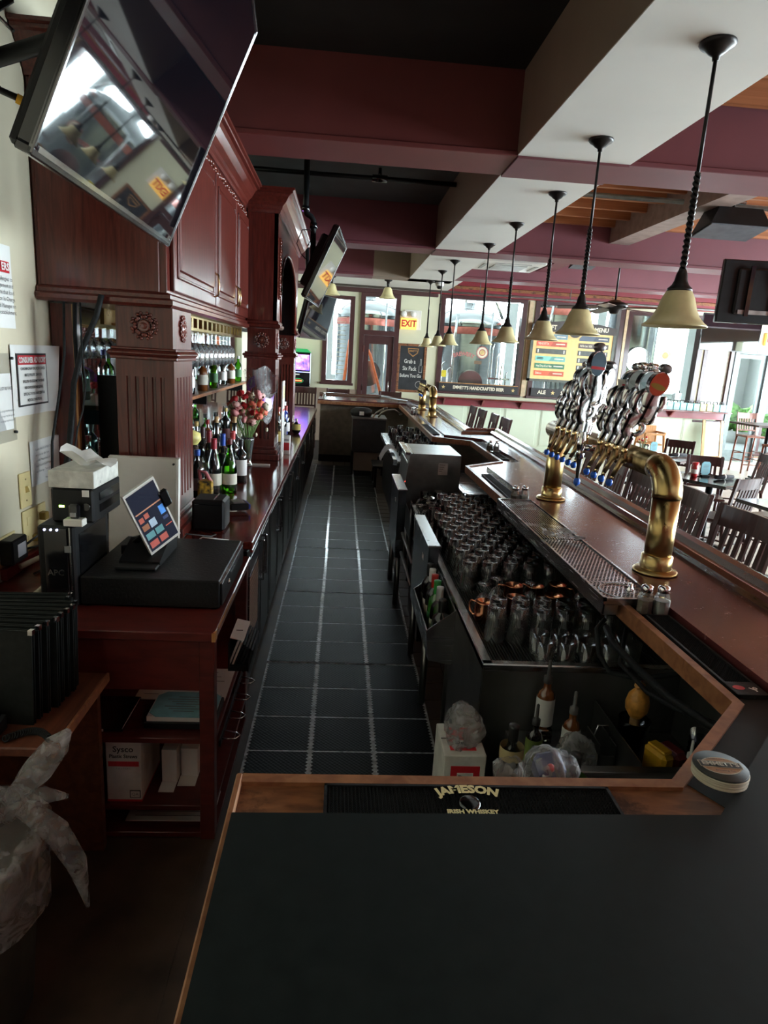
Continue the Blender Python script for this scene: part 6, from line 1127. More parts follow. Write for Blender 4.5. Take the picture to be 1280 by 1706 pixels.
# ---- far part of the underbar
t = thing('glass_shelf', 'dark drain shelf crowded with beer mugs beyond the glass washer', 'shelf', (.85, 7.6, 0)); part('deck', MB().box(.60, 1.18, 6.55, 9.0, .83, .85), steel_dk, t); part('front', MB().box(.62, .64, 6.6, 9.0, .12, .83), black_cab, t); part('lower_ledge', MB().box(.56, .60, 6.6, 8.9, .80, .86), steel, t)
for x, y in ((.64, 6.58), (1.15, 6.58), (1.15, 8.97)): part('leg', MB().cyl((x, y, 0), (x, y, .84), .016), steel_dk, t)
for j in range(9):
    for i in range(4): dup(mug if (i+j) % 3 else pint, (.68+.12*i, 6.68+.25*j, .8505), 1.5+.12*((i*j) % 3), 'beer glass, %s from the aisle in the %s row beyond the glass washer' % (ordn(i), ordn(j)), 'beer glasses on the far drain shelf')
t = thing('bar_towel', 'white bar towel folded over the aisle end of the far drain shelf', 'towel', (.56, 7.2, .85)); part('cloth', MB().grid(lambda u, v: (.455+.16*u, 7.0+.35*v, .868+.05*math.sin(u*2.6)-.10*(1-u)**3+.01*math.sin(v*9)), 10, 8), mat('towel_white', (.62, .64, .66), .9), t); t['kind'] = 'thing'
t = thing('end_cabinet', 'low dark cabinet with a pale panel at the far end of the aisle', 'cabinet', (.46, 10.6, 0)); part('body', MB().box(.20, .72, 10.3, 10.95, .38, .90), mat('brown_grey', s2l(58, 54, 54), .5), t); part('worktop', MB().box(.185, .735, 10.28, 10.96, .90, .925, .003), steel_dk, t); part('lower_panel', MB().box(.24, .62, 10.32, 10.9, .08, .37), taupe, t); part('leg', MB().box(.2, .235, 10.3, 10.34, .0137, .38).box(.685, .72, 10.3, 10.34, .0137, .38).box(.2, .235, 10.91, 10.95, .0137, .38).box(.685, .72, 10.91, 10.95, .0137, .38), black_pl, t)
t = thing('black_holdall', 'black bag with a pale tag on the low cabinet at the aisle end', 'bag', (.34, 10.5, .925)); part('bag', crump(.34, 10.55, [(0, .927), (.13, .93), (.15, .98), (.14, 1.03), (.09, 1.06), (0, 1.065)], 3, .06, 24, (1.15, .9)), mat('bag_black', (.01, .01, .01), .7), t); part('tag', MB().box(.30, .37, 10.385, 10.39, .95, 1.01), paper, t)
for k, (lab, p) in enumerate((('pale soda hose with a chrome gun arching over the far cabinet', [(.52, 10.4, .93), (.56, 10.38, 1.0), (.63, 10.36, 1.05), (.70, 10.34, 1.085)]), ('second pale soda hose arching behind the chrome gun', [(.60, 10.45, .93), (.65, 10.44, 1.0), (.73, 10.42, 1.05), (.85, 10.40, 1.07), (.95, 10.4, 1.0)]))):
    t = thing('soda_hose', lab, 'hose', (p[0][0], p[0][1], .925)); part('hose', MB().tube(p, .014, 8), mat('hose_tan', (.35, .30, .24), .5), t); part('gun', MB().obox(Vector(p[-1]), (.03, 0, .012), (0, .02, 0), (-.006, 0, .015), .006), chrome, t)
solo('small_stool', MB().box(.5, .9, 9.3, 9.9, .30, .33).box(.52, .56, 9.32, 9.36, .0137, .3).box(.84, .88, 9.32, 9.36, .0137, .3).box(.52, .56, 9.84, 9.88, .0137, .3).box(.84, .88, 9.84, 9.88, .0137, .3), black_pl, 'low black step stool in the shade before the far cabinet', 'stool', (.7, 9.6, 0))
# ================================================================== TAP TOWERS
blue_cap = mat('blue_cap', (.02, .13, .62), .35, var=.05)
def arc(c, r, a0, a1, n, f): return [f(c, r, a0+(a1-a0)*k/n) for k in range(n+1)]
def tower(lab, x, y0, y1, z, r, h):
    t = thing('tap_tower', lab, 'beer tower', (x, (y0+y1)/2, z))
    bend = [(x, y0+.11*(1-math.cos(a)), z+h-.11+.11*math.sin(a)) for a in [PI/2*k/10 for k in range(11)]]
    part('near_column', MB().cyl((x, y0, z+.012), (x, y0, z+h-.11), r, n=24), brass, t); part('elbow', MB().tube(bend, r*1.06, 24), brass, t)
    part('crossbar', MB().cyl((x, y0+.11, z+h), (x, y1+.09, z+h), r*.97, n=24), brass_dk, t); part('far_column', MB().cyl((x, y1, z+.012), (x, y1, z+h-.02), r, n=24), brass, t)
    for y in (y0, y1):
        part('collar', MB().lathe([(r, .075), (r*1.14, .07), (r*1.16, .02), (r*1.14, .012)], (x, y, z), 24), brass, t); part('flange', MB().lathe([(0, .0), (r*1.62, .0), (r*1.66, .005), (r*1.55, .012), (r*1.1, .016)], (x, y, z+.0008), 28), brass, t)
    part('end_cap', MB().ball((x, y1+.09, z+h), r*.97, 20, 8), brass_dk, t); return t
TZ = 1.0955
t1 = tower('large near brass tower carrying the ornate chrome tap handles', 1.30, 2.45, 3.82, TZ, .053, .415)
t2 = tower('smaller far brass tower with plain taps down the bar', 1.275, 9.14, 10.33, TZ, .052, .37)
PZ = TZ+.415
badge_cols = [(s2l(190, 70, 40), s2l(150, 120, 40)), (s2l(190, 210, 215), s2l(160, 190, 195)), (s2l(205, 215, 215), s2l(180, 190, 190)), (s2l(60, 80, 90), s2l(200, 190, 175)), (s2l(28, 28, 36), s2l(60, 60, 70)), (s2l(185, 212, 212), s2l(150, 185, 185)), (s2l(95, 125, 135), s2l(160, 40, 40)), (s2l(70, 70, 80), s2l(50, 50, 60)), (s2l(120, 130, 130), s2l(90, 100, 110)), (s2l(60, 60, 60), s2l(100, 30, 30))]
def faucet(t, y, z, x, cap=True, small=False):
    f = part('faucet', MB().cyl((x-.045, y, z), (x-.085, y, z+.002), .014, n=10).cyl((x-.075, y, z), (x-.10, y, z), .019, n=10).tube([(x-.085, y, z+.035), (x-.09, y, z), (x-.105, y, z-.03), (x-.125, y, z-.075)], [.012, .016, .012, .009], 10), brass_dk, t)
    part('ferrule', MB().lathe([(.010, .025), (.013, .03), (.013, .04), (.009, .058), (0, .058)], (x-.087, y, z), 10), brass_lt, f)
    part('spout', MB().cyl((x-.118, y, z-.06), (x-.130, y, z-.09), .007, .0075, n=8), brass_lt, f)
    if cap: part('spout_cap', MB().lathe([(.009, .008), (.0155, 0), (.0155, -.008), (.010, -.020), (0, -.022)], (x-.134, y, z-.095), 10), blue_cap, f)
    return f
def sweep_flat(mb, path, wid, th, n=10):
    """flattened tube in the local x-z plane"""
    k = len(mb.v); mb.tube([(p[0], 0, p[1]) for p in path], wid, n)
    for i in range(k, len(mb.v)):
        v = mb.v[i]; j = min(range(len(path)), key=lambda q: (v[0]-path[q][0])**2+(v[2]-path[q][1])**2); mb.v[i] = (v[0], v[1]*th, v[2])
    return mb
def smooth_path(pts, n=5):
    out = []
    for i in range(len(pts)-1):
        p0, p1, p2, p3 = pts[max(i-1, 0)], pts[i], pts[i+1], pts[min(i+2, len(pts)-1)]
        for k in range(n):
            u = k/n; out.append(tuple(.5*((2*p1[a])+(-p0[a]+p2[a])*u+(2*p0[a]-5*p1[a]+4*p2[a]-p3[a])*u*u+(-p0[a]+3*p1[a]-3*p2[a]+p3[a])*u**3) for a in range(len(p1))))
    return out+[pts[-1]]
SB = sweep_flat(MB(), smooth_path([(0, 0), (0, .035), (-.020, .062), (-.026, .095), (-.012, .125), (.012, .15), (.016, .18), (.006, .21), (0, .245)]), [.014]*6+[.019]*8+[.024]*9+[.029]*9+[.032]*9, .42, 12)
SB.box(-.0125, .0125, -.0115, .0115, -.002, .046, .003)
for pts, w in (([(-.022, .07), (.006, .058), (.026, .085), (.020, .112), (.004, .108)], .009), ([(.012, .15), (-.016, .148), (-.038, .18), (-.038, .22), (-.022, .245)], .011), ([(.018, .175), (.040, .19), (.046, .22), (.036, .25)], .011), ([(-.03, .1), (-.046, .12), (-.042, .150)], .009), ([(.02, .12), (.038, .135), (.038, .165)], .009)): sweep_flat(SB, smooth_path(pts), w, .8, 8)
scroll_me = mesh_of(SB, 'scroll_body', pewter); 
def oval(w, h, y0, y1, cz_, n=24): return MB().prism([(w*math.cos(2*PI*k/n), cz_+h*math.sin(2*PI*k/n)) for k in range(n)], y0, y1, 'y')
rim_me = mesh_of(oval(.031, .052, -.016, .014, .285), 'badge_rim', pewter); knob_me = mesh_of(MB().lathe([(0, -.016), (.015, -.016), (.019, -.012), (.019, .012), (.015, .014), (0, .014)], (0, 0, .352), 16, 'y').lathe([(.012, .0165), (.008, .015), (0, .0145)], (0, 0, .352), 14, '-y'), 'knob', chrome)
dark_knob = mesh_of(MB().lathe([(0, -.016), (.015, -.016), (.019, -.012), (.019, .012), (.015, .014), (0, .014)], (0, 0, .352), 16, 'y'), 'knob', mat('antique_pewter', (.20, .20, .20), .3, 1.0, var=.3))
names = ['orange oval', 'pale oval with a white rim', 'plain pale oval', 'dark oval with a taped cream card', 'black narrow oval', 'light teal oval', 'grey-blue oval', 'dark oval', 'grey oval', 'charcoal oval']
def link(name, me, par, loc=None, rot=None, sc=None):
    o = bpy.data.objects.new(name, me); COL.objects.link(o); o.parent = par
    if loc is not None: o.location = loc
    if rot is not None: o.rotation_euler = rot
    if sc: o.scale = (sc,)*3
    ORI[o.name] = Vector((0, 0, 0)); return o
TY = [2.70, 2.79, 2.88, 2.97, 3.15, 3.23, 3.32, 3.41, 3.50, 3.59]
for k, y in enumerate(TY):
    faucet(t1, y, PZ, 1.30)
    hd = link('tap_handle', scroll_me, t1, Vector((1.213, y, PZ+.055))-ORI[t1.name], (.05+.02*math.sin(k*2.1), .33-.02*(k % 3), -.08+.14*math.sin(k*1.7)+(0 if k != 4 else .7)), None)
    hd.scale = (1.3, 1.2, 1.0); hd['label'] = 'ornate chrome tap handle with a %s badge' % names[k]
    link('badge_rim', rim_me, hd); c0, c1 = badge_cols[k]
    link('badge', mesh_of(oval(.028, .048, -.0185, -.015, .285), 'badge', mat('badge_%d' % k, c0, .35, var=.05)), hd)
    link('badge_band', mesh_of(oval(.025, .012, -.0195, -.018, .274, 14), 'badge_band', mat('badge_band_%d' % k, c1, .4, var=.05)), hd); link('knob', dark_knob if k in (0, 3, 4, 7, 9) else knob_me, hd)
    if k == 3: link('taped_card', mesh_of(MB().obox((-.01, -.024, .262), (.026, 0, .012), (0, .001, 0), (-.010, 0, .024)), 'taped_card', paper), hd); link('card_mark', mesh_of(MB().obox((-.012, -.0262, .258), (.010, 0, .004), (0, .0006, 0), (-.003, 0, .008)), 'card_mark', red_ink), hd)
# tall stout tap standing forward of the rest
y = 3.06; sf = part('stout_faucet', MB().cyl((1.25, y, PZ), (1.17, y, PZ), .016, n=12).lathe([(.014, -.055), (.019, -.05), (.021, -.02), (.018, -.005), (.022, .0), (.022, .03), (.016, .05), (.012, .075)], (1.16, y, PZ), 14), chrome, t1)
part('stout_spout', MB().lathe([(.0145, -.05), (.010, -.10), (.0085, -.155)], (1.16, y, PZ), 12), black_gl, sf); part('spout_cap', MB().lathe([(.010, -.150), (.017, -.16), (.016, -.178), (0, -.192)], (1.16, y, PZ), 10), blue_cap, sf)
hd = link('tap_handle', scroll_me, t1, Vector((1.16, y, PZ+.075))-ORI[t1.name], (.02, .06, .12)); hd.scale = (1.3, 1.2, 1.12); hd['label'] = 'tallest upright chrome tap handle with a blue and red badge'
link('badge_rim', rim_me, hd); link('badge', mesh_of(oval(.028, .048, -.0185, -.015, .285), 'badge', mat('badge_blue', s2l(75, 100, 115), .35)), hd); link('badge_band', mesh_of(MB().box(-.026, .026, -.0195, -.018, .262, .274), 'badge_band', red_ink), hd); link('knob', dark_knob, hd)
for k, y in enumerate((9.4, 9.52, 9.64, 9.76, 9.88, 10.0)): 
    f = faucet(t2, y, TZ+.37, 1.275, k < 3); part('tap_lever', MB().lathe([(.008, .055), (.011, .09), (.006, .12), (0, .12)], (1.188, y, TZ+.37), 8), black_pl, t2)
# ================================================================== PENDANTS
amber = mat('alabaster_glass', s2l(212, 200, 150), .35, var=.07, scale=14, coat=.2)
def shade_prof(s): return [(.036*s, .0), (.050*s, -.008*s), (.064*s, -.035*s), (.076*s, -.075*s), (.090*s, -.105*s), (.112*s, -.130*s), (.128*s, -.142*s), (.127*s, -.147*s), (.108*s, -.134*s), (.086*s, -.110*s), (.070*s, -.075*s), (.056*s, -.034*s), (.03*s, -.008*s)]
pd = local('pendant_lamp', '', 'pendant lamp', 'row of pendant lamps over the bar')
part('ceiling_canopy', MB().lathe([(0, 0), (.066, 0), (.068, -.006), (.060, -.016), (.045, -.024), (.030, -.038), (.014, -.048), (.012, -.062), (0, -.062)], n=24), bronze, pd)
part('rod', MB().cyl((0, 0, -.05), (0, 0, -.46), .0075, n=10).cyl((0, 0, -.84), (0, 0, -.44), .006, n=8), bronze, pd)
tw = MB()
for ph in (0, PI): tw.tube([(.0075*math.cos(ph+a*.62), .0075*math.sin(ph+a*.62), -.45-.0042*a) for a in range(92)], .0075, 6)
part('twisted_rod', tw, bronze, pd); part('cap', MB().lathe([(0, -.805), (.014, -.81), (.022, -.83), (.026, -.855), (.034, -.872), (.048, -.885), (.050, -.895), (0, -.895)], n=20), bronze, pd)
part('shade', MB().lathe([(r, z-.888) for r, z in shade_prof(1.0)], n=36), amber, pd, 'amber alabaster bell shade'); part('bulb', MB().ball((0, 0, -.955), .024, 10, 7, 1.4), mat('frosted_bulb', (.7, .68, .6), .3), pd)
PP = [(1.36, 2.73, 3.104), (1.36, 3.88, 3.104), (1.50, 5.06, 3.104), (1.50, 6.20, 3.104), (1.50, 7.33, 3.104), (1.355, 8.66, 3.104), (1.355, 9.72, 3.104), (1.36, 11.05, 3.104)]
PL = ['nearest pendant lamp over the bar, largest in view at the upper right', 'second pendant lamp from the viewer over the bar', 'third pendant lamp over the bar, before the draft board edge', 'fourth pendant lamp over the bar', 'fifth pendant lamp over the bar', 'third-farthest pendant lamp over the bar', 'second-farthest pendant lamp over the bar', 'farthest pendant lamp over the bar, below the white dome camera']
for k, p in enumerate(PP):
    o = pd if k == 0 else dup(pd, (0, 0, 0)); put(o, p, k*.4); o['label'] = PL[k]
for k, (x, y) in enumerate(((.77, 12.6), (-.26, 12.6))):
    t = thing('ceiling_lamp', ('bell-shaped amber ceiling lamp above the brown door', 'bell-shaped amber ceiling lamp partly behind the tilted television')[k], 'ceiling lamp', (x, y, 3.24), 0, 'short ceiling lamps at the far end')
    part('canopy', MB().lathe([(0, 0), (.075, 0), (.07, -.015), (.03, -.035), (.02, -.12), (.04, -.14)], (x, y, 3.24), 20), bronze, t); part('shade', MB().lathe([(r*1.25, z*1.35-.13) for r, z in shade_prof(1.0)], (x, y, 3.24), 28), amber, t)
# ================================================================== CEILING THINGS
t = thing('sprinkler_pipe', 'black sprinkler pipe with a tee crossing under the dark ceiling', 'pipe', (.0, 6.62, 3.5)); part('pipe', MB().cyl((-1.37, 6.62, 3.48), (.99, 6.62, 3.48), .022, n=12), black_pl, t); part('tee', MB().cyl((.20, 6.62, 3.48), (.34, 6.62, 3.48), .033, n=12).cyl((.27, 6.62, 3.48), (.27, 6.62, 3.57), .020, .014, n=10), black_gl, t)
t = thing('conduit_pipe', 'grey pipe crossing under the timber joists above the dining room', 'pipe', (4.5, 6.25, 3.42)); part('pipe', MB().cyl((1.71, 6.25, 3.40), (10.9, 6.25, 3.40), .022, n=12), mat('pipe_grey', s2l(140, 148, 146), .4, .4), t); part('clamp', MB().box(3.15, 3.6, 6.22, 6.28, 3.42, 3.44), steel, t)
t = thing('sprinkler_pipe', 'dark sprinkler line running along above the far windows', 'pipe', (3.5, 13.2, 3.15)); part('pipe', MB().cyl((-1.3, 13.2, 3.16), (9.5, 13.2, 3.16), .022, n=10), mat('pipe_dark', s2l(92, 84, 80), .5), t)
for x in (2.6, 4.4, 6.3): part('drop', MB().cyl((x, 13.2, 3.16), (x, 13.2, 3.48 if x > 2.05 else 3.25), .008, n=6), MATS['pipe_dark'], t)
for k, (x, y, z, s, lab) in enumerate(((3.36, 6.0, 3.30, 1.0, 'black wedge loudspeaker hung under the grey rafter at the upper right'), (3.22, 9.3, 3.34, .62, 'smaller black loudspeaker hung beyond the second beam'))):
    t = thing('loudspeaker', lab, 'loudspeaker', (x, y, z)); w, h = .27*s, .20*s
    b = MB(); b.add([(x-w*.72, y-.13*s, z), (x+w*.72, y-.13*s, z), (x+w*.72, y+.13*s, z), (x-w*.72, y+.13*s, z), (x-w, y-.17*s, z-h*.72), (x+w, y-.17*s, z-h*.72), (x+w, y+.17*s, z-h), (x-w, y+.17*s, z-h)], [(0, 1, 2, 3), (7, 6, 5, 4), (0, 4, 5, 1), (1, 5, 6, 2), (2, 6, 7, 3), (3, 7, 4, 0)]); part('box', b, black_pl, t)
    part('grille', MB().obox((x, y, z-h*.88), (w*.96, 0, 0), (0, .165*s, -.14*h), (0, 0, .006)), mat('grille_grey', s2l(88, 90, 96), .6), t); part('mount', MB().cyl((x, y, z), (x, y, z+.30), .012), black_pl, t)
FX, FY, FZ = 3.44, 8.55, 2.68
t = thing('ceiling_fan', 'dark ceiling fan with wooden blades hanging before the draft board', 'ceiling fan', (FX, FY, 3.55)); part('rod', MB().cyl((FX, FY, 3.58), (FX, FY, FZ+.07), .012, n=10), bronze, t); part('motor', MB().lathe([(0, .075), (.05, .07), (.10, .045), (.15, .03), (.165, .0), (.14, -.03), (.07, -.05), (.06, -.09), (.045, -.10), (0, -.10)], (FX, FY, FZ), 24), bronze, t)
part('canopy', MB().lathe([(.0, 0), (.07, 0), (.06, -.04), (.015, -.07)], (FX, FY, 3.58), 16), bronze, t)
for k in range(5):
    a = .35+k*2*PI/5; d = Vector((math.cos(a), math.sin(a), -.03)); s_ = Vector((-math.sin(a), math.cos(a), .18)); c = Vector((FX, FY, FZ-.02))
    part('blade', MB().obox(c+d*.46, d*.25, s_*.068, Vector((0, 0, .005)), .004), chairwood, t); part('blade_arm', MB().obox(c+d*.19, d*.06, s_*.02, Vector((0, 0, .004))), bronze, t)
t = thing('air_cassette', 'white square air-conditioning cassette in the ceiling beyond the second beam', 'air vent', (2.1, 9.1, 3.3)); part('panel', MB().box(1.72, 2.55, 8.7, 9.5, 3.125, 3.165, .01), white_pl, t); part('intake', MB().box(1.92, 2.35, 8.9, 9.3, 3.117, 3.125), mat('vent_grey', s2l(170, 170, 165), .5), t); part('housing', MB().box(1.8, 2.47, 8.78, 9.42, 3.165, 3.458), steel_dk, t)
for k, (a, b, c_, d_) in enumerate(((1.9, 2.37, 8.76, 8.80), (1.9, 2.37, 9.40, 9.44), (1.78, 1.82, 8.88, 9.32), (2.45, 2.49, 8.88, 9.32))): part('slot', MB().box(a, b, c_, d_, 3.119, 3.126), MATS['vent_grey'], t)
t = thing('dome_camera', 'small white dome security camera under the far end of the soffit', 'camera', (1.5, 11.18, 3.1)); part('base', MB().lathe([(0, 0), (.07, 0), (.07, -.05), (.06, -.06), (0, -.06)], (1.52, 11.15, 3.104), 20), white_pl, t); part('dome', MB().lathe([(.05, -.06), (.045, -.085), (.025, -.105), (0, -.11)], (1.52, 11.15, 3.104), 16), black_gl, t)
t_, c, n, ux, vy = tv('television', 'switched-off black television hung before the right-hand far windows', (6.78, 12.5, 2.36), (1, .0, 0.0), (0, 0, 1), 1.18, .68, .07)
part('hanger', MB().cyl((7.37, 12.6, 2.8), (7.37, 12.6, 3.66), .025, n=10).box(7.2, 7.54, 12.58, 12.64, 2.55, 2.85), black_pl, t_)
t_, c, n, ux, vy = tv('television', 'television seen from its black back near the right edge, with mounting rails', (4.82, 6.66, 2.42), (-1, .10, 0), (0, 0, 1), 1.05, .61, .05)
part('rail', MB().obox(c-n*.10-ux*.0, ux*.03, vy*.22, n*.012), steel_dk, t_); part('rail', MB().obox(c-n*.10-ux*.22, ux*.02, vy*.26, n*.012), black_gl, t_); part('rail', MB().obox(c-n*.10+ux*.26, ux*.02, vy*.24, n*.012), black_gl, t_); part('lower_vent', MB().obox(c-n*.09-vy*.2, ux*.34, vy*.02, n*.006), steel_dk, t_); part('hanger', MB().tube([c-n*.11, c-n*.17+Vector((0, 0, .25)), (c.x, c.y-.17, 3.66)], .022, 8), black_pl, t_)
# ================================================================== FAR WALL SIGNS
ey = 14.385; glowo = mat('exit_glow', (.8, .45, .1), .4, emit=(1.0, .55, .12), es=.34)
t = thing('exit_sign', 'glowing orange exit sign with two emergency lamp heads above the chalkboard', 'exit sign', (1.37, 14.4, 2.45)); part('back_plate', MB().box(1.26, 1.62, ey-.01, 14.4, 2.46, 2.86, .004), white_pl, t); part('lit_panel', MB().box(1.19, 1.53, ey-.07, ey-.01, 2.46, 2.69, .006), glowo, t); text('EXIT', .19, (1.36, ey-.072, 2.575), (1, 0, 0), (0, 0, 1), red_ink, t, bold=.006, sx=.82)
for x in (1.24, 1.44): part('lamp_head', MB().lathe([(0, .0), (.055, .0), (.065, .02), (.05, .06), (0, .07)], (x, ey-.09, 2.77), 16, 'y').cyl((x, ey-.02, 2.76), (x, ey, 2.76), .02), white_pl, t)
t = thing('exit_sign', 'orange exit sign over the street door at the right edge', 'exit sign', (9.5, 14.4, 2.6)); part('lit_panel', MB().box(9.27, 9.62, ey-.06, 14.4, 2.60, 2.86, .006), glowo, t); text('EXIT', .19, (9.445, ey-.062, 2.73), (1, 0, 0), (0, 0, 1), red_ink, t, bold=.006, sx=.8)
chalk = mat('chalk', (.62, .62, .58), .9); cb = mat('chalkboard_black', (.018, .019, .021), .7, var=.3, scale=6)
t = thing('chalkboard', 'framed chalkboard with a six pack message between the brown door and window', 'chalkboard', (1.48, 14.38, 1.15)); part('board', MB().box(1.22, 1.74, 14.375, 14.385, 1.20, 2.12), cb, t); part('frame', MB().box(1.165, 1.22, 14.36, 14.4, 1.15, 2.17, .004).box(1.74, 1.795, 14.36, 14.4, 1.15, 2.17, .004).box(1.22, 1.74, 14.36, 14.4, 1.15, 1.20, .004).box(1.22, 1.74, 14.36, 14.4, 2.12, 2.17, .004), copperwood, t)
for s_, x, z in (('Grab a', 1.44, 1.80), ('Six Pack', 1.44, 1.65), ('Before You Go', 1.47, 1.50)): text(s_, .125 if s_[0] != 'B' else .105, (x, 14.373, z), (1, 0, 0), (0, 0, 1), chalk, t, bold=.0015, sx=.72)
part('chalk_bottle', MB().box(1.645, 1.715, 14.3735, 14.375, 1.58, 1.585).box(1.645, 1.65, 14.3735, 14.375, 1.58, 1.72).box(1.71, 1.715, 14.3735, 14.375, 1.58, 1.72).box(1.665, 1.67, 14.3735, 14.375, 1.72, 1.86).box(1.69, 1.695, 14.3735, 14.375, 1.72, 1.86).box(1.665, 1.695, 14.3735, 14.375, 1.855, 1.86), chalk, t)
em = mat('emblem_tan', s2l(176, 128, 74), .8); part('emblem', MB().prism([(1.38, 2.08), (1.62, 2.08), (1.60, 1.98), (1.50, 1.90), (1.40, 1.98)], 14.3735, 14.375, 'y').use(1).prism([(1.395, 2.065), (1.605, 2.065), (1.59, 1.99), (1.50, 1.925), (1.41, 1.99)], 14.3725, 14.3735, 'y'), [em, cb], t); text("EMMETT'S", .05, (1.5, 14.372, 2.02), (1, 0, 0), (0, 0, 1), em, t, bold=.001, sx=.8)
part('chalk_cap', MB().tube([(1.66+.07*math.cos(k*PI/10), 14.374, 1.32+.07*math.sin(k*PI/10)) for k in range(20)], .003, 4, closed=True), chalk, t)
def star(cx, cz_, r, y, mb=None):
    p = [(cx+(r if k % 2 == 0 else r*.42)*math.sin(k*PI/5), cz_+(r if k % 2 == 0 else r*.42)*math.cos(k*PI/5)) for k in range(10)]; return (mb or MB()).prism(p, y, y+.001, 'y')
ban = mat('banner_black', s2l(34, 32, 32), .55); cr = mat('banner_cream', s2l(238, 230, 205), .6); gd = mat('banner_gold', s2l(225, 196, 132), .6)
t = thing('window_banner', 'black banner board reading handcrafted beer under the first wide window', 'sign', (2.96, 14.32, 1.22)); part('board', MB().box(2.10, 3.84, 14.315, 14.33, 1.225, 1.40), ban, t); part('top_strip', MB().box(2.10, 3.84, 14.31, 14.332, 1.40, 1.415), oak, t); text("EMMETT'S HANDCRAFTED BEER", .098, (2.97, 14.312, 1.312), (1, 0, 0), (0, 0, 1), cr, t, bold=.003, sx=.80)
part('star', star(2.20, 1.312, .045, 14.312), gd, t); part('star', star(3.74, 1.312, .045, 14.312), gd, t)
t = thing('window_banner', 'black banner board reading ale and stout under the draft menu window', 'sign', (5.06, 14.32, 1.22)); part('board', MB().box(4.14, 5.98, 14.315, 14.33, 1.225, 1.40), ban, t); text('ALE', .11, (4.38, 14.312, 1.312), (1, 0, 0), (0, 0, 1), cr, t, bold=.003); part('star', star(4.63, 1.312, .05, 14.312), gd, t); text('STOUT', .11, (4.98, 14.312, 1.312), (1, 0, 0), (0, 0, 1), cr, t, bold=.003); part('star', star(5.35, 1.312, .05, 14.312), gd, t)
BY = 14.26; bd = mat('board_birch', s2l(232, 196, 128), .5, var=.05)
t = thing('draft_menu_board', 'large draft menu board with coloured beer strips hung before the second wide window', 'menu board', (4.92, BY, 1.57)); part('panel', MB().box(4.06, 5.80, BY, BY+.03, 1.60, 2.60), bd, t); part('frame', MB().box(4.0, 4.06, BY-.01, BY+.04, 1.55, 2.62).box(5.80, 5.86, BY-.01, BY+.04, 1.55, 2.62).box(4.0, 5.86, BY-.01, BY+.04, 1.55, 1.60), mat('board_frame', s2l(84, 88, 78), .5), t)
hp = [(4.0, 2.60), (5.86, 2.60), (5.86, 2.74)]+[(5.86-1.86*k/12, 2.74+.10*math.sin(PI*k/12)) for k in range(1, 12)]+[(4.0, 2.74)]; part('header', MB().prism(hp, BY-.012, BY+.04, 'y'), mat('header_brown', s2l(66, 58, 54), .5), t)
text('DRAFT', .125, (4.36, BY-.014, 2.69), (1, 0, 0), (0, 0, 1), cr, t, bold=.004, sx=.9); text('MENU', .125, (5.52, BY-.014, 2.69), (1, 0, 0), (0, 0, 1), cr, t, bold=.004, sx=.9)
el = MB().lathe([(0, 0), (.19, 0)], (0, 0, 0), 28); e2 = lambda s_, y, dz=0: MB().add([(4.95+v[0]*s_, y, 2.66+v[1]*s_+dz) for v in el.v], el.f); part('logo_disc', e2(1, BY-.016), gd, t, fix=False); part('logo_field', e2(.84, BY-.018), MATS['header_brown'], t, fix=False); text("EMMETT'S", .075, (4.95, BY-.020, 2.71), (1, 0, 0), (0, 0, 1), gd, t, bold=.002, sx=.9); text('BREWING', .055, (4.95, BY-.02, 2.63), (1, 0, 0), (0, 0, 1), gd, t, bold=.002); text('CO', .05, (4.95, BY-.02, 2.57), (1, 0, 0), (0, 0, 1), gd, t, bold=.002); part('logo_scroll', MB().box(4.74, 5.16, BY-.017, BY-.012, 2.755, 2.785, .002), gd, t)
gy = mat('strip_grey', s2l(84, 88, 82), .5); gz = {'b': s2l(140, 170, 180), 'r': s2l(222, 104, 82), 'g': s2l(130, 198, 184), 'd': s2l(70, 130, 96), 'o': s2l(218, 100, 66), 'n': s2l(88, 100, 116), 'w': s2l(96, 84, 78)}
L_ = [('b', ''), ('r', 'VENDETTA'), (None, ''), ('g', 'GREED'), ('d', 'Hop Drop & Let Haze'), ('o', 'Deluxe')]; R2 = [('n', ''), ('w', 'McFlin Lan. 1828'), (None, ''), (None, ''), (None, ''), (None, '')]
for col, (x0, items) in enumerate(((4.14, L_), (5.06, R2))):
    for k, (c_, s_) in enumerate(items):
        z = 2.50-.155*k-.012*col*0; part('beer_strip', MB().box(x0, x0+.66, BY-.006, BY, z-.052, z+.052), mat('strip_%s' % c_, gz[c_], .5, var=.03) if c_ else gy, t)
        if c_: part('strip_end', MB().prism([(x0+.30, z-.05), (x0+.65, z-.05), (x0+.65, z+.05), (x0+.36, z+.05)], BY-.0075, BY-.006, 'y'), mat('end_%s' % c_, tuple(q*.72 for q in gz[c_]), .5), t)
        else:
            for dx in (.03, .60): part('strip_clip', MB().box(x0+dx, x0+dx+.025, BY-.009, BY-.006, z-.035, z+.035), white_pl, t)
        if s_: text(s_, .062, (x0+.03, BY-.009, z), (1, 0, 0), (0, 0, 1), (ink if c_ in 'g' else cr), t, align='LEFT', bold=.001, sx=.75 if len(s_) < 12 else .62)
        if c_: part('strip_print', MB().box(x0+.42, x0+.62, BY-.009, BY-.0075, z-.008, z+.012), cr, t)
for x in (4.2, 5.66): part('hanging_chain', MB().cyl((x, BY+.01, 2.76), (x, BY+.01, 3.24), .006, n=6), steel, t)
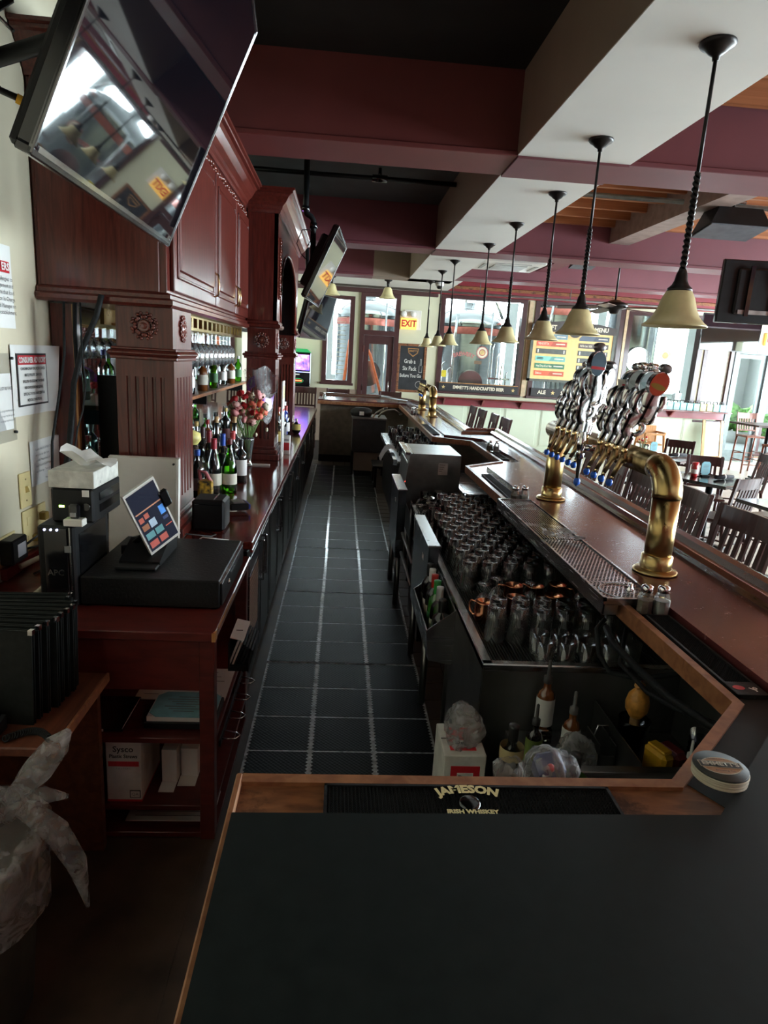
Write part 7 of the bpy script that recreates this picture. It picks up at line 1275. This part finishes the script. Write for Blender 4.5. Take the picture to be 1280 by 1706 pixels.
# decals on the glass
t = thing('window_decal', 'round red and cream brewery decal with curved lettering on the first wide window', 'decal', (2.9, 14.47, 2.0)); text('BREWERY', .12, (2.62, 14.474, 2.03), (1, 0, 0), (0, 0, 1), mat('decal_red', s2l(190, 110, 105), .6), t, bold=.003, arc=.5, sx=.9)
dk = MB().lathe([(.0, 0), (.13, 0)], (0, 0, 0), 24); 
for s_, y, m in ((1, 14.476, MATS['decal_red']), (.86, 14.4745, cr), (.55, 14.473, MATS['decal_red']), (.42, 14.472, gd)): part('disc', MB().add([(3.02+v[0]*s_, y, 2.08+v[1]*s_) for v in dk.v], dk.f), m, t, fix=False)
part('tag', MB().box(2.86, 3.02, 14.47, 14.474, 1.83, 1.90), mat('decal_brown', s2l(120, 96, 72), .6), t)
t = thing('window_decal', 'round orange ring sticker on the right wide window', 'decal', (7.1, 14.47, 2.2)); 
for s_, y, m in ((.95, 14.476, MATS['decal_brown']), (.8, 14.4745, cr), (.55, 14.473, mat('decal_orange', s2l(230, 150, 100), .6))): part('disc', MB().add([(7.12+v[0]*s_, y, 2.26+v[1]*s_) for v in dk.v], dk.f), m, t, fix=False)
t = thing('yellow_tag', 'small yellow warning tag at the lower left of the first wide window', 'tag', (2.2, 14.47, 1.5)); part('tag', MB().box(2.16, 2.26, 14.472, 14.475, 1.52, 1.66), mat('tag_yellow', s2l(235, 215, 60), .5), t)
t = thing('menu_glass_print', 'pale lettered panel on the narrow left window', 'decal', (-.12, 14.47, 1.6))
for k in range(14): part('print_line', MB().box(-.26+.02*(k % 3), .05-.02*(k % 2), 14.473, 14.475, 2.62-.09*k, 2.63-.09*k), cr, t)
# drink rail along the wall and what stands on it
t = thing('drink_rail', 'long maroon drink ledge on brackets under the far windows', 'shelf', (5.2, 14.2, 1.08)); part('ledge', MB().box(1.95, 8.62, 14.02, 14.352, 1.085, 1.115, .004), counter_m, t); part('apron', MB().box(1.98, 8.55, 14.25, 14.27, .93, 1.085), maroon, t)
for k in range(7): part('bracket', MB().prism([(14.05, 1.085), (14.25, 1.085), (14.25, .94)], 2.2+.85*k, 2.235+.85*k, 'x'), maroon, t)
teal = mat('carrier_teal', s2l(150, 205, 205), .6); tan_c = mat('carrier_tan', s2l(196, 186, 140), .6)
for k in range(9):
    x = 7.22+.152*k; m = tan_c if k in (5, 6) else teal; lab = '%s cardboard bottle carrier, %s from the left on the drink ledge' % ('tan' if k in (5, 6) else 'teal and white', ordn(k)); t = thing('bottle_carrier', lab, 'bottle carrier', (x, 14.18, 1.115), 0, 'bottle carriers on the drink ledge')
    part('box', MB().box(x-.065, x+.065, 14.10, 14.26, 1.116, 1.27, .002), m, t); part('print', MB().box(x-.05, x+.05, 14.098, 14.101, 1.19, 1.24), paper, t); part('handle', MB().tube([(x-.05, 14.18, 1.27), (x-.04, 14.18, 1.32), (x+.04, 14.18, 1.32), (x+.05, 14.18, 1.27)], .010, 6), ink, t)
t = thing('bottle_carrier', 'grey and teal carrier standing on top of the others', 'bottle carrier', (7.42, 14.18, 1.27)); part('box', MB().box(7.31, 7.45, 14.12, 14.26, 1.325, 1.47, .002), steel_dk, t); part('print', MB().box(7.40, 7.448, 14.118, 14.121, 1.34, 1.46), teal, t); part('handle', MB().tube([(7.33, 14.19, 1.47), (7.34, 14.19, 1.52), (7.42, 14.19, 1.52), (7.43, 14.19, 1.47)], .010, 6), ink, t)
t = thing('white_tub', 'white tub of dark bundles at the left of the bottle carriers', 'tub', (6.97, 14.18, 1.115)); part('tub', MB().box(6.80, 7.14, 14.08, 14.28, 1.116, 1.20, .01), white_pl, t); part('bundle', MB().tube([(6.82, 14.18, 1.22), (6.92, 14.16, 1.27), (7.02, 14.2, 1.25), (7.12, 14.18, 1.22)], [.03, .05, .05, .03], 8), mat('navy_cloth', s2l(52, 46, 66), .8), t); part('yellow_lid', MB().ball((7.10, 14.15, 1.27), .04, 8, 6), yellow_ink, t)
t = thing('brown_box', 'flat brown box leaning behind the white tub on the ledge', 'box', (6.95, 14.3, 1.115)); part('carton', MB().box(6.72, 7.24, 14.29, 14.34, 1.116, 1.31), chairwood, t)
t = thing('folding_frame', 'honey-coloured wooden frame board leaning on the wall below the ledge end', 'frame', (8.4, 14.1, 0))
for x in (8.10, 8.52): part('upright', MB().obox((x, 14.10, .46), (.03, 0, 0), (0, .015, 0), (0, .09, .46)), oak, t)
part('rail', MB().obox((8.31, 14.035, .10), (.18, 0, 0), (0, .012, 0), (0, 0, .04)), oak, t); part('panel', MB().obox((8.31, 14.11, .52), (.16, 0, 0), (0, .004, 0), (0, .075, .37)), mat('panel_blue', s2l(176, 190, 196), .4), t)
# ================================================================== DINING ROOM
def seat_furniture(name, wm, sh, top, w=.42, d=.40, slats=6, rails=True):
    o = local(name, '', 'chair'); hw, hd = w/2, d/2
    part('seat', MB().box(-hw, hw, -hd+.02, hd, sh-.035, sh, .010), wm, o)
    for sx in (-1, 1):
        part('leg', MB().tube([(sx*(hw-.025), hd-.03, sh-.03), (sx*(hw-.015), hd-.01, 0)], [.021, .017], 8), wm, o)
        part('leg', MB().tube([(sx*(hw-.025), -hd+.03, sh-.03), (sx*(hw-.015), -hd-.03, 0)], [.021, .017], 8), wm, o)
        part('back_post', MB().obox((sx*(hw-.02), -hd-.015, (sh+top)/2-.02), (.018, 0, 0), (0, .014, 0), (0, -.045, (top-sh)/2+.03), .004), wm, o)
    tr = MB(); n = 8; rh = .115
    for k in range(n):
        a, b = -hw+w*k/n, -hw+w*(k+1)/n; ya, yb = -.028*math.cos(PI*(a/w)), -.028*math.cos(PI*(b/w))
        tr.add([(a, -hd-.045+ya, top-rh), (b, -hd-.045+yb, top-rh), (b, -hd-.025+yb, top-rh), (a, -hd-.025+ya, top-rh), (a, -hd-.062+ya, top), (b, -hd-.062+yb, top), (b, -hd-.042+yb, top), (a, -hd-.042+ya, top)], [(3, 2, 1, 0), (4, 5, 6, 7), (0, 1, 5, 4), (2, 3, 7, 6)]+([(0, 4, 7, 3)] if k == 0 else [])+([(1, 2, 6, 5)] if k == n-1 else []))
    part('top_rail', tr, wm, o); part('lower_rail', MB().box(-hw+.03, hw-.03, -hd-.012, -hd+.012, sh+.07, sh+.10), wm, o)
    for k in range(slats):
        x = -hw+.06+(w-.12)*(k+.5)/slats; part('slat', MB().obox((x, -hd-.035, (sh+.09+top-rh)/2), (.015, 0, 0), (0, .006, 0), (0, -.028, (top-rh-sh-.09)/2+.01)), wm, o)
    for z in ((.18, .34) if sh > .6 else (.16,)):
        part('stretcher', MB().cyl((-hw+.02, hd-.015, z), (hw-.02, hd-.015, z), .010, n=8), wm, o); part('stretcher', MB().cyl((-hw+.02, -hd+.0, z+.04), (hw-.02, -hd+.0, z+.04), .010, n=8), wm, o)
        for sx in (-1, 1): part('stretcher', MB().cyl((sx*(hw-.018), -hd, z+.08), (sx*(hw-.018), hd-.015, z+.08), .010, n=8), wm, o)
    return o
st = seat_furniture('bar_stool', chairwood, .76, 1.19, .46)
ST = [(1.92, 3.20, PI/2+.10, 'nearest tall slatted bar stool, its broad back at the right edge'), (1.95, 3.86, PI/2-.04, 'second tall bar stool, behind the bend of the brass tower'), (1.96, 4.50, PI/2+.03, 'third tall bar stool, showing under the brass crossbar'), (2.0, 5.12, PI/2-.05, 'fourth tall bar stool from the viewer along the bar rail'), (2.04, 5.75, PI/2, 'fifth tall bar stool along the bar rail'),
      (1.88, 8.33, PI/2+.02, 'nearest of the four bar stools beyond the bar jog'), (1.87, 8.95, PI/2-.03, 'second of the four bar stools beyond the bar jog'), (1.85, 9.66, PI/2+.03, 'third of the four bar stools beyond the bar jog'), (1.84, 10.3, PI/2, 'farthest of the four bar stools beyond the bar jog'),
      (-.72, 12.95, PI, 'bar stool in front of the jukebox at the far bar return'), (-.06, 12.95, PI+.03, 'bar stool below the narrow left window at the far bar return'), (.93, 13.05, PI-.2, 'bar stool in front of the brown door at the far bar return')]
for k, (x, y, r, lab) in enumerate(ST):
    o = st if k == 0 else dup(st, (0, 0, 0)); put(o, (x, y, 0), r); o['label'] = lab; o['category'] = 'bar stool'; o['group'] = 'slatted bar stools'
ch = seat_furniture('dining_chair', chairwood, .45, .90, .43)
CH = [(4.50, 7.62, PI-.35, 'dining chair behind the table with the ketchup bottle'), (3.62, 6.98, -1.25, 'dining chair left of the table with the ketchup bottle'), (4.02, 6.45, .45, 'dining chair with its pale back turned to us near the right edge'), (4.78, 6.60, 1.9, 'reddish dining chair at the right of the ketchup table'), (4.05, 8.35, -.75, 'dining chair before the table with the flower vase'), (5.02, 9.45, 2.4, 'dining chair behind the table with the flower vase'), (4.1, 5.05, 0, 'dining chair tucked to the black table at the right edge'), (5.45, 8.35, 1.4, 'dining chair in the aisle beyond the ketchup table')]
for k, (x, y, r, lab) in enumerate(CH):
    o = ch if k == 0 else dup(ch, (0, 0, 0)); put(o, (x, y, 0), r); o['label'] = lab; o['group'] = 'slatted dining chairs'
def table(lab, x, y, rz, w, d, h, m=None, ped=True):
    t = local('dining_table', lab, 'table', 'dining tables'); m = m or black_gl
    part('table_top', MB().box(-w/2, w/2, -d/2, d/2, h-.035, h, .006), m, t); part('pedestal', MB().cyl((0, 0, .03), (0, 0, h-.035), .038, n=14), black_pl, t)
    part('base', MB().box(-.28, .28, -.035, .035, 0, .03, .006).box(-.035, .035, -.28, .28, 0, .03, .006), black_pl, t); put(t, (x, y, 0), rz); return t
table('black square table with the ketchup bottle and aqua card', 4.18, 6.98, .55, .72, .72, .76); table('dark table with the small flower vase and tray', 4.50, 8.78, .75, .76, .76, .76, chairwood); table('black table at the right edge with a folded napkin', 4.22, 5.60, .15, .74, .70, .76)
table('tall dark table by the street door with a rolled napkin', 8.05, 11.85, .1, 1.1, .8, 1.06, chairwood)
s2 = seat_furniture('bar_stool', chairwood2, .76, 1.19, .44)
for k, (x, y, r, lab) in enumerate(((8.32, 12.75, PI, 'warm brown tall chair behind the tall table'), (9.0, 12.6, PI-.2, 'warm brown tall chair at the far right of the tall table'), (7.75, 11.0, .1, 'warm brown tall chair with its back to us at the tall table'), (8.4, 11.05, -.1, 'warm brown tall chair at the right edge before the tall table'))):
    o = s2 if k == 0 else dup(s2, (0, 0, 0)); put(o, (x, y, 0), r); o['label'] = lab; o['category'] = 'bar stool'; o['group'] = 'tall chairs at the high table'
hc = thing('high_chair', 'honey-coloured wooden child high chair by the far wall', 'high chair', (6.1, 12.5, 0))
for sx in (-1, 1):
    for sy in (-1, 1): part('leg', MB().tube([(6.1+sx*.18, 12.5+sy*.16, .74), (6.1+sx*.25, 12.5+sy*.24, 0)], .022, 6), oak, hc)
    part('arm', MB().box(6.1+sx*.20-.02, 6.1+sx*.20+.02, 12.32, 12.70, .72, .76, .005), oak, hc)
part('seat', MB().box(5.92, 6.28, 12.34, 12.68, .50, .53), oak, hc); part('back', MB().box(5.92, 6.28, 12.66, 12.70, .53, .86, .01), oak, hc); part('front_bar', MB().box(5.9, 6.3, 12.30, 12.34, .70, .74, .005), oak, hc); part('footrest', MB().box(5.9, 6.3, 12.26, 12.29, .25, .29), oak, hc)
# things on the tables
t = thing('ketchup_bottle', 'red ketchup bottle with a white label on the black table', 'bottle', (4.02, 7.06, .76)); part('body', MB().lathe([(0, .001), (.034, .001), (.038, .02), (.038, .10), (.028, .13), (.026, .14)], (4.02, 7.06, .76), 14), mat('ketchup_red', (.50, .02, .02), .3), t); part('cap', MB().lathe([(.036, .135), (.036, .165), (0, .167)], (4.02, 7.06, .76), 14), red_ink, t); part('label', MB().lathe([(.0386, .04), (.0386, .09)], (4.02, 7.06, .76), 14), paper, t)
def card(lab, x, y, rz):
    t = local('table_card', lab, 'table card'); p = oct_sheet(0, 0, .055, .075, .022, -.004, .004); part('card', MB().add([(v[0], v[2], v[1]+.095) for v in p.v], p.f), blue_p, t); part('stand', MB().box(-.05, .05, -.03, .03, 0, .02, .003), black_pl, t)
    for k in range(6): part('print_line', MB().box(-.035, .035, -.0052, -.004, .05+.016*k, .053+.016*k), ink_grey, t)
    put(t, (x, y, .7602), rz)
card('aqua octagonal card on a stand beside the ketchup bottle', 4.18, 7.12, .1); card('pale octagonal card on the table with the flower vase', 4.44, 8.95, .2)
t = thing('napkin_holder', 'small dark napkin holder between the ketchup bottle and the aqua card', 'napkin holder', (4.09, 7.15, .76)); part('plate', MB().box(4.06, 4.065, 7.10, 7.2, .761, .86).box(4.11, 4.115, 7.10, 7.2, .761, .86).box(4.06, 4.115, 7.1, 7.2, .761, .766), black_pl, t); part('napkins', MB().box(4.067, 4.108, 7.105, 7.195, .767, .88), paper, t)
cloth_m = mat('napkin_black', (.015, .014, .018), .85)
for lab, x, y, z, dx, dy in (('black rolled napkin on the ketchup table', 4.33, 6.98, .76, .13, .05), ('black rolled napkin on the vase table', 4.70, 8.75, .76, .14, .04), ('black rolled napkin on the tall table', 8.20, 11.8, 1.06, .14, -.03)):
    t = thing('rolled_napkin', lab, 'napkin', (x, y, z), 0, 'rolled black napkins'); part('roll', MB().tube([(x-dx, y-dy, z+.026), (x, y, z+.030), (x+dx, y+dy, z+.026)], [.020, .028, .022], 10), cloth_m, t); part('band', MB().tube([(x-.01, y, z+.030), (x+.01, y, z+.030)], .0295, 10), paper, t)
t = thing('folded_napkin', 'cream folded napkin on a dark book at the right edge table', 'napkin', (4.25, 5.75, .76)); part('book', MB().box(4.12, 4.42, 5.65, 5.86, .7605, .79, .003), black_pl, t); part('fold', MB().box(4.17, 4.30, 5.72, 5.82, .79, .81, .004), paper, t)
t = thing('bud_vase', 'small glass vase with red and white sprigs on the dark table', 'vase', (4.28, 8.98, .76)); part('glass', MB().lathe([(0, .002), (.03, .002), (.035, .05), (.025, .11), (.028, .13)], (4.28, 8.98, .76), 14), clear, t); sg = MB()
for k in range(9): sg.tube([(4.28, 8.98, .78), (4.28+.05*math.cos(k*2.1), 8.98+.05*math.sin(k*2.1), .92+.02*(k % 4))], .003, 5)
part('stems', sg, stem_m, t, kind='stuff')
for k in range(7): part('flower', MB().ball((4.28+.05*math.cos(k*2.1), 8.98+.05*math.sin(k*2.1), .925+.02*(k % 4)), .016, 7, 5), fm[1] if k % 2 else fm[3], t)
t = thing('water_tumbler', 'clear tumbler beside the flower vase on the dark table', 'tumbler', (4.38, 9.05, .76)); part('glass', MB().lathe([(0, .002), (.03, .002), (.036, .12), (.034, .12)], (4.38, 9.05, .76), 14), clear, t); part('base', MB().lathe([(0, .0025), (.029, .0025), (.0295, .015), (0, .015)], (4.38, 9.05, .76), 14), MATS['glass_base'], t)
